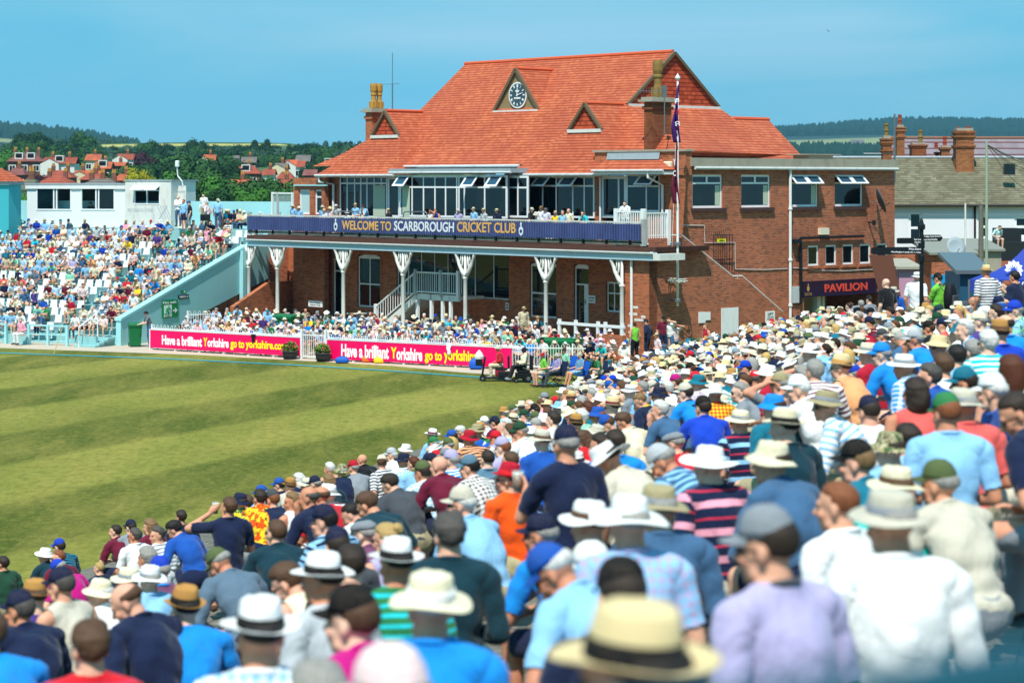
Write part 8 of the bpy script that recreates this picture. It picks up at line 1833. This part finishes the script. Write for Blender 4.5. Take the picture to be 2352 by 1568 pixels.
def zleft(X,Y):
 k=np.interp(X/Y,[-.10,.02],[1.0,.25])if Y>300 else 1;return zter(Y)*k+(1-k)*-2+.8*math.sin(X*.03+Y*.011)*min(1,Y/500)
terrain('hillside',list(np.linspace(-420,520,60)),[150,190,220,260,300,350,400,460,530,600,700,800,900,1000,1150,1300,1500],zleft,mat('hillside_grass','#46602e',.95,fn=f_hill))
def f_far(g,b):
 p=g.n('ShaderNodeNewGeometry').outputs['Position'];y=g.xyz(p)[1];yy=g.math('ADD',g.math('DIVIDE',y,6000.0),g.math('MULTIPLY',g.math('SUBTRACT',g.noise(g.mp(p,(1,1,1)),.0016,3),.5),.09))
 wood=g.mix(g.noise(p,.012,6,.8),'#1c3226','#38503a');fld=g.mix(g.noise(p,.002,3),'#7c8c52','#9c9c66')
 f=g.ramp(yy,[(.49,0.0),(.50,1.0),(.615,1.0),(.625,0.0)]);g.l(g.mix(f,wood,fld),b.inputs['Base Color']);g.bump(g.noise(p,.03,5,.8),b,.9,12)
def zf_right(X,Y):
 px=1176+FPX*X/Y;top=np.interp(px,[1500,1780,1900,2000,2100,2352,2700],[318,307,302,293,288,286,284]);yb=np.interp(Y,[1500,2400,3000,3700,4500],[386,372,350,322 if False else 320,0]);
 y=np.interp(Y,[1500,2400,3000,3700,4500,4900,5600],[388,374,347,318,top+3,top+3,top+12]);return EYE-(y-415)/FPX*Y+3*math.sin(X*.01+Y*.007)
mfar=mat('far_hill_woods_and_fields','#33503a',.95,fn=f_far)
terrain('far_hills',list(np.linspace(120,2200,110)),list(np.linspace(1500,5600,50)),zf_right,mfar)
def zf_left(X,Y):
 px=1176+FPX*X/Y;top=np.interp(px,[-200,0,60,120,200,300,420,900],[298,304,309,315,325,345,380,400]);y=np.interp(Y,[1600,2600,3400,4200],[390,350,top,top+20]);return EYE-(y-415)/FPX*Y
terrain('far_moor',list(np.linspace(-1500,-100,70)),list(np.linspace(1600,4200,30)),zf_left,mfar)
# ---- trees
LEAFC=dict(dark=('#18301c','#2c4a2c'),mid=('#244222','#3e6232'),bright=('#2c5a22','#4e7e34'),copper=('#33202a','#4a2e34'),yellow=('#7a7a1c','#a09a2a'),blue=('#2a463a','#4c6a54'))
def f_leaf(c0,c1):
 def fn(g,b):
  oi=g.n('ShaderNodeObjectInfo').outputs['Random'];n=g.noise(g.co(),.55,4,.7);c=g.mix(n,c0,c1);c=g.mix(g.math('MULTIPLY',oi,.35),c,c1 if True else c0);g.l(c,b.inputs['Base Color']);b.inputs['Specular IOR Level'].default_value=.1
 return fn
LM={k:mat('foliage_'+k,c[0],.9,spec=.1,fn=f_leaf(*c))for k,c in LEAFC.items()}
M['bark']=mat('bark','#4a3c2e',.95)
def crown_mesh(seed,kind):
 r_=random.Random(seed);mb=MB();clumps=[]
 if kind=='conifer':
  for i in range(16):t=i/16;clumps.append(((r_.uniform(-.1,.1)*(1-t),r_.uniform(-.1,.1)*(1-t),.15+.85*t),.34*(1-t)+.05))
 else:
  for i in range(20):
   a=r_.uniform(0,6.28);t=r_.random()**.5;z=r_.uniform(.25,.85);k=math.sin(math.pi*min(1,(z-.1)/.9))*.42;clumps.append(((math.cos(a)*k*t,math.sin(a)*k*t,z),r_.uniform(.14,.24)))
  clumps.append(((0,0,.5),.34))
 for c,rad in clumps:
  n=int(300*(rad/.2)**2)
  for i in range(n):
   d=Vector((r_.gauss(0,1),r_.gauss(0,1),r_.gauss(0,1))).normalized();p=Vector(c)+d*rad*r_.uniform(.7,1.08)*Vector((1,1,.8)).length/1.62
   s=r_.uniform(.013,.03);t=d.cross(Vector((r_.uniform(-1,1),r_.uniform(-1,1),r_.uniform(-1,1)))).normalized();t=(t+d*r_.uniform(-.5,.5)).normalized();u=d.cross(t).normalized()*s*.8;t=t*s
   mb.add([p-t-u,p+t-u*.4,p+t*.7+u,p-t*.5+u],[(0,1,2,3)])
  for sg in range(1):
   v,f=ell_mesh(c,np.array([rad*.72]*3),None,8);mb.add([tuple(q)for q in v],[tuple(int(k)for k in q)for q in f])
 me=bpy.data.meshes.new('crown');me.from_pydata(mb.v,[],mb.f);return me
CR={('broad',i):crown_mesh(i*7+1,'broad')for i in range(4)};CR.update({('conifer',i):crown_mesh(i+50,'conifer')for i in range(2)})
for m_ in CR.values():m_.materials.append(LM['dark'])
tk=MB();tk.tube([(0,0,-.1),(.01,0,.25),(0,.01,.55)],[.035,.028,.012],7);tk.tube([(0,0,.22),(.14,.05,.45)],.014,5);tk.tube([(0,0,.26),(-.13,-.04,.5)],.013,5);TRK=bpy.data.meshes.new('trunk');TRK.from_pydata(tk.v,[],tk.f);TRK.materials.append(M['bark'])
TN=dict(dark='dark green',mid='mid green',bright='bright green',copper='dark copper leaved',yellow='yellow leaved',blue='blue green')
TREES=[]
def tree(px,ytop,Y,hm,colr,kind='broad',wide=1.0,label=None,base=None):
 X=(px-1176)/FPX*Y;zt_=EYE-(ytop-415)/FPX*Y;h=hm;z0=zt_-h;o=empty('tree',(X,Y,z0),rr.uniform(0,6.28),label or(TN[colr]+(' conifer' if kind=='conifer' else ' broadleaf tree')+' on the wooded hillside'),'tree','trees on the hillside behind the ground');o.scale=(h*wide*.74,h*wide*.74,h)
 c=bpy.data.objects.new('crown',CR[(kind,rr.randrange(4 if kind=='broad' else 2))]);link(c,o);c.material_slots[0].link='OBJECT';c.material_slots[0].material=LM[colr];t=bpy.data.objects.new('trunk',TRK);link(t,o);TREES.append((o,px,ytop,colr,kind));return o
sky_l=lambda px:float(np.interp(px,[-40,0,30,60,95,120,150,165,215,240,300,330,345,380,430,450,470,540,600,680,760,840,900],[332,330,318,306,309,318,328,320,322,330,335,330,322,330,332,320,330,332,330,329,322,318,318]))
px=-30
while px<900:tree(px+rr.uniform(-5,5),sky_l(px)+rr.uniform(-1,6),rr.uniform(860,940),rr.uniform(12,15),rr.choice(['dark','dark','mid','blue']),'conifer' if(px>620 and rr.random()<.5)else 'broad',1.15);px+=21
px=-20
while px<880:tree(px+rr.uniform(-6,6),sky_l(px)+rr.uniform(10,20),rr.uniform(700,760),rr.uniform(12,15),rr.choice(['dark','mid','dark','blue','mid']),wide=1.2);px+=25
px=-20
while px<820:tree(px+rr.uniform(-6,6),sky_l(px)+rr.uniform(20,30),rr.uniform(640,690),rr.uniform(10,13),rr.choice(['dark','mid','mid','blue']),wide=1.2);px+=30
for px,yt,Y,h,c,wd in((190,304,800,17,'mid',1.2),(70,306,780,18,'dark',1.3),(105,312,780,16,'dark',1.2),(12,345,520,16,'bright',1.2),(132,316,1150,12,'blue',1),(219,317,1150,13,'blue',1),(232,320,1150,11,'blue',1),(255,317,1150,13,'blue',1.1),(278,320,1150,12,'blue',1.1),(345,322,760,15,'mid',1.1),(450,318,760,15,'dark',1.1),
(340,352,520,14,'copper',1.1),(392,352,480,18,'mid',1.3),(430,358,470,18,'mid',1.2),(365,372,440,14,'dark',1.2),(318,385,400,12,'mid',1.2),(322,388,330,7,'yellow',1.1),(300,380,440,10,'bright',1.1),(515,357,480,15,'mid',1.3),(505,372,420,12,'dark',1.2),(570,372,470,9,'mid',1.2),(728,370,480,10,'dark',1.2),
(75,398,380,9,'copper',1.2),(42,385,430,6,'mid',1),(160,397,410,5,'dark',1.1),(265,388,420,7,'mid',1.2),(560,400,400,7,'mid',1.2),(615,405,400,6,'bright',1.1),(402,396,300,12,'bright',1.05),(440,392,290,13,'mid',1.05),(480,398,285,12,'mid',1.05),(520,410,270,11,'bright',1.05),(560,415,265,10,'mid',1.05),(600,408,280,11,'dark',1.05),(640,415,270,10,'mid',1.05),(690,420,270,9,'bright',1.3),(375,412,280,9,'bright',1.3),(45,448,220,5,'bright',1.3),(500,430,240,8,'dark',1.05),(660,435,240,7,'mid',1.05),(580,432,240,8,'bright',1.05),
(1880,372,500,14,'mid',1.3),(1915,368,520,15,'bright',1.2),(1950,366,560,16,'mid',1.2),(1990,370,540,15,'dark',1.2),(2025,366,560,15,'mid',1.2),(1850,372,600,14,'dark',1.2)):tree(px,yt,Y,h,c,wide=wd)
tree(585,322,760,16,'dark','conifer',1.2);tree(614,320,760,17,'dark','conifer',1.1)
# far ridge woods: conifers beyond counting, one object
def far_wood(name,rows,seed,label):
 mb=MB();r_=random.Random(seed)
 for px0,px1,Y,zfun,n in rows:
  for i in range(n):
   px=r_.uniform(px0,px1);yy=Y*r_.uniform(.985,1.03);X=(px-1176)/FPX*yy;z=zfun(X,yy)-4;h=r_.uniform(12,26);r=h*r_.uniform(.22,.4);k=6
   mb.add([(X+r*math.cos(q*6.283/k),yy+r*math.sin(q*6.283/k),z)for q in range(k)]+[(X+r*.7*math.cos(q*6.283/k+.5),yy+r*.7*math.sin(q*6.283/k),z+h*.6)for q in range(k)]+[(X+r*.1,yy,z+h)],
[(q,(q+1)%k,k+(q+1)%k,k+q)for q in range(k)]+[(k+q,k+(q+1)%k,2*k)for q in range(k)])
 return tag(mb.build(name,LM['dark'],recalc=False),label,'wood',kind='stuff')
far_wood('far_wood',[(1770,2420,4500,zf_right,1500),(1770,2420,4200,zf_right,900),(1780,2420,3900,zf_right,600),(1780,2100,2700,zf_right,300),(1780,2100,2400,zf_right,300)],3,'dark conifer wood along the far ridge on the right')
far_wood('far_wood',[(-40,320,3400,zf_left,420),(-40,320,3200,zf_left,300)],4,'blue green wood on the far moor at the left')
# ---- houses
RC={'red':'#b0563e','orange':'#cf6a44','mauve':'#8e5a56','grey':'#77746e','green':'#5f6f58','brown':'#7a4438'}
RM={k:tiles('far_roof_'+k,(c,c,c,'#6f4438' if k not in('grey','green')else '#5c5c58'),.3,.3,.25)for k,c in RC.items()}
WM={'white':painted('far_white_wall','#dcdad2',.9),'brick':brick('far_brick','#7a4434','#8c5440','#8c7c70'),'cream':painted('far_cream_wall','#d8ccA8'.lower(),.9),'blue':painted('far_grey_wall','#8a96a0',.9)}
def house(x0,x1,yr,ye,Y,rc,wc,style,label,chim=1,dorm=0,wallh=3.2):
 X0,X1=(x0-1176)/FPX*Y,(x1-1176)/FPX*Y;w_=X1-X0;ze,zr=EYE-(ye-415)/FPX*Y,EYE-(yr-415)/FPX*Y;d=max(6,min(9,w_*.8));o=empty('house',(X0,Y,0),0,label,'house','houses on the hillside');rh=zr-ze
 wins=[];n=max(2,int(w_/2.6));z0=ze-1.5
 mb=MB();mb.box(.25,w_-.25,.25,d-.25,ze-wallh-3,ze)
 if style=='gable':mb.add([(.25,.26,ze),(.25,d-.26,ze),(.25,d/2,zr-.15)],[(0,1,2)]);mb.add([(w_-.25,.26,ze),(w_-.25,d-.26,ze),(w_-.25,d/2,zr-.15)],[(0,1,2)])
 mb.build('wall',WM[wc],o,recalc=False)
 mb=MB();i_=0 if style!='hip' else min(d/2,w_*.28);A=[(-.1,-.2,ze),(w_+.1,-.2,ze),(w_+.1,d+.2,ze),(-.1,d+.2,ze),(i_,d/2,zr),(w_-i_,d/2,zr)]
 mb.add(A,[(0,1,5,4),(2,3,4,5)]+([(1,2,5),(3,0,4)]if style=='hip' else[]))
 if style=='cross':gx=w_*.25;mb.add([(gx-2.2,-.9,ze),(gx,-.9,ze+rh*.8),(gx+2.2,-.9,ze),(gx,d/2,ze+rh*.8),(gx-2.2,d/2,ze),(gx+2.2,d/2,ze)],[(0,1,3,4),(1,2,5,3)])
 r=mb.build('roof',RM[rc],o,recalc=False)
 if style=='cross':mb=MB();mb.add([(gx-2.0,-.8,ze-3),(gx+2.0,-.8,ze-3),(gx+2.0,-.8,ze),(gx,-.8,ze+rh*.75),(gx-2.0,-.8,ze)],[(0,1,2,3,4)]);mb.add([(gx+2.0,-.8,ze-3),(gx+2.0,.3,ze-3),(gx+2.0,.3,ze),(gx+2.0,-.8,ze)],[(0,1,2,3)]);mb.build('front_gable',WM['white' if wc=='brick' else wc],o,recalc=False)
 for k in range(chim):
  cx=w_*((k+.5)/chim if chim>1 else.55);mb=MB();mb.box(cx-.32,cx+.32,d/2-.3,d/2+.3,ze,zr+.8);c=mb.build('chimney',WM['brick'],r);mb=MB();mb.lathe([(.16,0),(.12,.5)],(cx-.15,d/2,zr+.8),8);mb.lathe([(.16,0),(.12,.5)],(cx+.15,d/2,zr+.8),8)
  mb.build('chimney_pots',M['pot'],c)
 for k in range(n):
  x=w_*(k+.5)/n;mb=MB();mb.box(x-.75,x+.75,.18,.3,z0-.7,z0+.75);w_o=mb.build('window',M['upvc'],o);mb=MB();mb.box(x-.6,x-.04,.15,.19,z0-.55,z0+.6);mb.box(x+.04,x+.6,.15,.19,z0-.55,z0+.6);mb.build('pane',M['dark'],w_o)
 for k in range(dorm):
  x=w_*(k+1)/(dorm+1);zd=ze+rh*.35;mb=MB();mb.box(x-.9,x+.9,d*.12,d*.4,zd-.2,zd+1.3);dm=mb.build('dormer',M['white_old'],r);mb=MB();mb.box(x-.7,x+.7,d*.12-.04,d*.12-.002,zd+.15,zd+1.1);mb.build('pane',M['dark'],dm)
 return o
HL=[(14,96,351,371,480,'mauve','brick','hip','large brick villa with hipped roof and two dormers at far left',3,2),(96,173,361,376,470,'red','white','cross','white semi detached pair with front gable right of the brick villa',2,1),(194,230,354,369,560,'orange','cream','gable','orange roofed house half hidden by trees above the white pair',1,0),
(214,254,371,388,460,'orange','brick','gable','orange gabled roof with one white dormer',1,1),(254,286,372,381,470,'orange','brick','gable','low orange roof right of the gabled roof with dormer',1,0),(266,308,353,367,570,'red','white','cross','red roofed house highest in the trees above the commentary box',1,0),
(166,235,391,405,400,'orange','cream','cross','cream gabled house with orange roof behind the commentary box',2,0),(12,56,385,402,400,'mauve','brick','hip','mauve hipped roof below the brick villa',1,0),(98,165,391,408,390,'red','brick','hip','wide red hipped roof left of the cream gabled house',2,0),
(86,160,405,421,340,'red','brick','hip','long red roof just above the left half of the commentary box',2,0),(180,238,398,413,350,'red','brick','hip','red hipped roof just above the middle of the commentary box',1,0),(256,304,399,415,360,'orange','brick','hip','orange hipped roof left of the yellow tree',1,0),
(188,266,410,424,300,'grey','brick','hip','grey green roof close above the commentary box',3,0),(33,80,410,436,230,'green','cream','hip','green roofed house at far left with tall yellow chimney',1,0),(463,494,355,372,560,'orange','cream','cross','cream gabled house with bright orange roof high in the trees',1,0),(453,494,373,392,500,'brown','blue','gable','brown roofed house with grey gable end below the orange roof',1,0),
(530,548,357,370,580,'grey','blue','gable','small grey roofed house among the trees',0,0),(552,588,360,374,560,'grey','brick','gable','grey slate roofed brick house among the trees',1,0),(529,598,380,399,450,'red','brick','hip','broad hipped house with skylights left of the pavilion',1,1),(602,630,388,402,440,'red','white','gable','red roofed white house left of the twin roofs by the pavilion',1,0),
(633,673,394,411,430,'red','white','hip','red hipped roof with white walls near the pavilion eaves',1,0),(629,660,374,389,500,'grey','cream','cross','cream gable with dark roof near the pavilion',1,0),(654,684,367,382,540,'orange','white','cross','bright orange roof with a small white gable near the pavilion',0,0),(678,712,356,372,580,'grey','blue','gable','pale grey roof above the orange roofs near the pavilion',0,0),
(680,700,369,384,520,'red','white','gable','small red roof between the grey roof and the trees',0,0),(695,727,389,403,440,'mauve','brick','gable','plain mauve roof just left of the pavilion gutter',0,0),(740,766,366,380,560,'orange','white','hip','orange roof peeping over the left slope of the pavilion roof',0,1),(629,674,412,430,330,'red','brick','hip','low red roof behind the glass wind screens',1,0),(524,575,412,424,340,'orange','brick','gable','orange roof glimpsed between the near bright trees',1,0)]
for a in HL:house(*a)
o=house(1955,1985,321,329,3500,'grey','white','gable','tiny white farmhouse on the far hillside field',0,0,8)
# labels of the trees: say what each stands beside
tk_={}
landm=[(h[0]/2+h[1]/2,h[2],h[8])for h in HL]
PLC={}
for o,px,yt,c,k in TREES:
 nm=TN[c]+(' conifer' if k=='conifer' else ' tree');q=sorted(landm,key=lambda l:(l[0]-px)**2+(l[1]-yt)**2)
 if px>1700:l={1850:'leftmost',1880:'second',1915:'third',1950:'fourth',1990:'fifth',2025:'rightmost'}[px]+' tree beyond the flat roof right of the pavilion, '+TN[c]
 else:
  l=None
  for lm in q:
   d='above' if lm[1]>yt+14 else 'left of' if lm[0]>px+6 else 'right of' if lm[0]<px-6 else 'below';cand=nm+' '+d+' the '+' '.join(lm[2].split()[:9])
   if cand not in tk_:l=cand;break
  if l is None:
   for pre in('tall ','broad ','low ','slim ','leaning ','full ','thick ','ragged '):
    for lm in q[:4]:
     cand=pre+nm+' near the '+' '.join(lm[2].split()[:9])
     if cand not in tk_:l=cand;break
    if l:break
  l=l or cand
 tk_[l]=1;o['label']=' '.join(l.split()[:16])
 # ================================================================ AIR
mb=MB();mb.box(-2600,3400,-40,6200,-3,260);hz_o=mb.build('haze',mat('haze_air','#ffffff'))
hm_=hz_o.data.materials[0].node_tree;hm_.nodes.remove(hm_.nodes['Principled BSDF']);pv=hm_.nodes.new('ShaderNodeVolumePrincipled');pv.inputs['Density'].default_value=0.00009;pv.inputs['Color'].default_value=(.28,.66,1.0,1);pv.inputs['Anisotropy'].default_value=.2
hm_.links.new(pv.outputs[0],hm_.nodes['Material Output'].inputs['Volume']);tag(hz_o,'faint blue air haze over the far hills','haze',kind='stuff')
